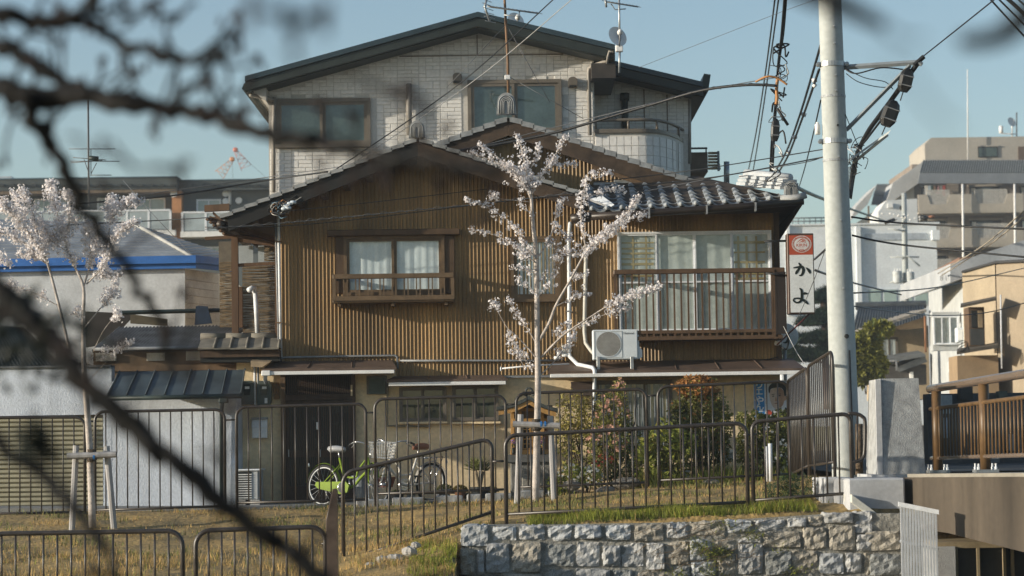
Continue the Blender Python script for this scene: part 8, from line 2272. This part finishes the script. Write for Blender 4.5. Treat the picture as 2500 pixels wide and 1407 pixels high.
# ------------------------------------------------------------------ near branches of the photographer's own tree
fb = thing('riverside_cherry_tree', 'dark bare cherry boughs with buds hanging close to the viewer', 'tree', (-3.1, 4.6, gz(-3.1, 4.6)))
bk = M('dark_bark', (.010,.010,.010), .95, .3, 12, bump=.7)
rf_ = random.Random(6)
MB().tube(smooth_path([(-3.1,4.6,gz(-3.1,4.6)-.2), (-3.0,4.6,.4), (-2.75,4.6,1.1), (-2.3,4.7,1.7), (-1.9,4.8,2.0)], 4), [.16,.15,.15,.14,.13,.13,.12,.12,.11,.11,.10,.10,.09,.09,.08,.08,.07], 10).build('trunk', bk, fb, smooth=True)
def bough(pts, Y0, Y1, w0, w1, twigs=0, name='bough', buds=True, tl=.16):
    n = len(pts); W_ = [at(p, q, Y0+(Y1-Y0)*i/(n-1)) for i, (p, q) in enumerate(pts)]; P_ = smooth_path(W_, 5); k = len(P_)
    P_ = [p+Vector((rf_.gauss(0,.0045), rf_.gauss(0,.006), rf_.gauss(0,.0045))) for p in P_]
    sc_ = Y0/F/2
    o = MB().tube(P_, [(w0+(w1-w0)*i/(k-1))*sc_*rf_.uniform(.82,1.2) for i in range(k)], 8).build(name, bk, fb, smooth=True)
    for t in range(twigs):
        i = rf_.randrange(2, k-1); a = P_[i]; d = rdir(rf_); d.y *= .5; d.z = abs(d.z)*(1 if rf_.random() < .6 else -1); L_ = tl*rf_.uniform(.5,1.5)
        b = a+d*L_*.5; c = b+(d+rdir(rf_)*.7).normalized()*L_*.5
        MB().tube(smooth_path([a, b, c], 3), [.0045,.004,.004,.0035,.003,.003,.0025], 5).build('twig', bk, o, smooth=True)
        if buds:
            m = MB()
            for e in range(rf_.randrange(2, 5)):
                bd_ = c+rdir(rf_)*.014; m.lathe(bd_, [(0,-.010),(.004,-.005),(.005,.002),(.002,.009),(0,.011)], 6)
            m.build('buds', M('bud_brown', (.022,.014,.013), .8), o, smooth=True)
    return o
bough([(-60,195),(60,235),(200,240),(330,255),(470,280),(560,300),(680,330),(800,352)], 4.6, 4.3, 60, 30, 13)
bough([(780,350),(900,372),(1010,400),(1120,402),(1240,425)], 4.2, 3.8, 26, 14, 18, tl=.10)
bough([(-60,80),(20,115),(100,160),(190,215),(260,245),(330,262)], 4.7, 4.6, 44, 32, 8, tl=.12)
bough([(55,235),(90,310),(150,400),(200,500),(260,590),(330,690),(380,760),(402,830),(425,900)], 4.5, 4.9, 44, 16, 9, tl=.12)
bough([(-60,40),(40,50),(130,60),(215,60),(300,100),(400,135),(470,148),(510,142),(545,120)], 4.3, 4.2, 46, 12, 12, tl=.10)
bough([(130,60),(190,30),(240,-10)], 4.3, 4.2, 34, 22, 2, tl=.08)
bough([(215,62),(250,25),(300,-5)], 4.3, 4.4, 16, 12, 1, tl=.08)
bough([(300,70),(345,35),(375,10),(400,-10)], 4.0, 4.0, 16, 10, 1, tl=.08)
bough([(400,130),(410,70),(440,30),(470,5)], 4.1, 4.0, 14, 8, 2, tl=.08)
bough([(410,258),(438,220),(485,198),(500,150),(540,130)], 4.0, 3.9, 14, 6, 2, tl=.08)
bough([(500,150),(520,110),(545,85),(570,80)], 3.9, 3.9, 12, 8, 1, tl=.05)
bough([(20,235),(45,170),(60,100),(80,60)], 4.4, 4.3, 16, 8, 1)
bough([(60,240),(90,190),(120,130)], 4.4, 4.3, 10, 5, 0)
bough([(720,170),(715,100),(700,40),(690,20)], 2.2, 2.2, 12, 16, 1, tl=.04); bough([(716,100),(745,60),(770,25)], 2.2, 2.2, 10, 12, 1, tl=.04)
bough([(170,330),(230,370),(330,400),(430,410),(470,395)], 3.2, 3.0, 9, 7, 2, tl=.07)
bough([(850,180),(900,200),(960,230),(1010,190)], 3.0, 3.0, 6, 6, 2, tl=.07)
bough([(-60,640),(40,740),(110,820),(190,920),(330,1050),(430,1130),(540,1220),(640,1300),(720,1360),(800,1430)], 4.4, 4.2, 62, 40, 5, tl=.1)
bough([(-60,1040),(20,1100),(100,1165),(180,1235),(250,1330),(290,1430)], 4.2, 4.1, 36, 24, 3, tl=.1)
bough([(330,1050),(300,1000),(200,990)], 3.4, 3.3, 20, 12, 2, tl=.09)
bough([(190,920),(240,880),(310,860),(420,900),(480,960)], 3.4, 3.2, 14, 10, 4, tl=.1)
bough([(640,1290),(590,1240),(540,1150),(470,1090)], 3.4, 3.2, 14, 10, 2, tl=.08)
# leafy clump low on the left
m = MB()
for k in range(300):
    p, q = rf_.gauss(70, 95), rf_.gauss(830, 55); c = at(p, q+.25*(p-90), rf_.uniform(4.2,5.2)); leaf(m, c, rdir(rf_), rdir(rf_), .035, .018)
m.build('foliage', Lg('dark_leaf', (.012,.020,.017), .1), fb)
m = MB()
for k in range(60):
    p, q = rf_.gauss(90, 22), rf_.gauss(1085, 16); leaf(m, at(p, q, 3.5), rdir(rf_), rdir(rf_), .03, .016)
m.build('foliage', MAT['dark_leaf'], fb)
# second bough, much nearer, top right
f2 = thing('overhanging_bough', 'very near blurred dark bough across the top of the utility pole', 'branch', at(2100,-80,1.9))
def near(pts, Y, w0, w1):
    W_ = smooth_path([at(p, q, Y) for p, q in pts], 5); k = len(W_); MB().tube(W_, [(w0+(w1-w0)*i/(k-1))*Y/F/2 for i in range(k)], 8).build('limb', bk, f2, smooth=True)
near([(1900,-60),(1990,-12),(2050,10),(2110,40),(2160,66)], 2.3, 75, 30)
near([(2160,68),(2200,95),(2260,100)], 1.8, 14, 10)
near([(2560,-20),(2490,50),(2460,80),(2400,100),(2340,100)], 2.2, 75, 34)
near([(2150,140),(2220,190),(2280,270),(2340,320)], 1.6, 9, 8)

# ------------------------------------------------------------------ thin haze paling the far street, added to lift the shadows
hz = MB().box(-75, 110, -12, 335, -4.5, 46).build('haze', [bpy.data.materials.new('shadow_lift_haze')], kind='stuff')
_h = hz.data.materials[0]; _h.use_nodes = True; _n = _h.node_tree.nodes; _n.remove(_n['Principled BSDF'])
_v = _n.new('ShaderNodeVolumePrincipled'); _v.inputs['Color'].default_value = (.80,.90,1.0,1); _v.inputs['Density'].default_value = .0005
_h.node_tree.links.new(_v.outputs['Volume'], _n['Material Output'].inputs['Volume'])
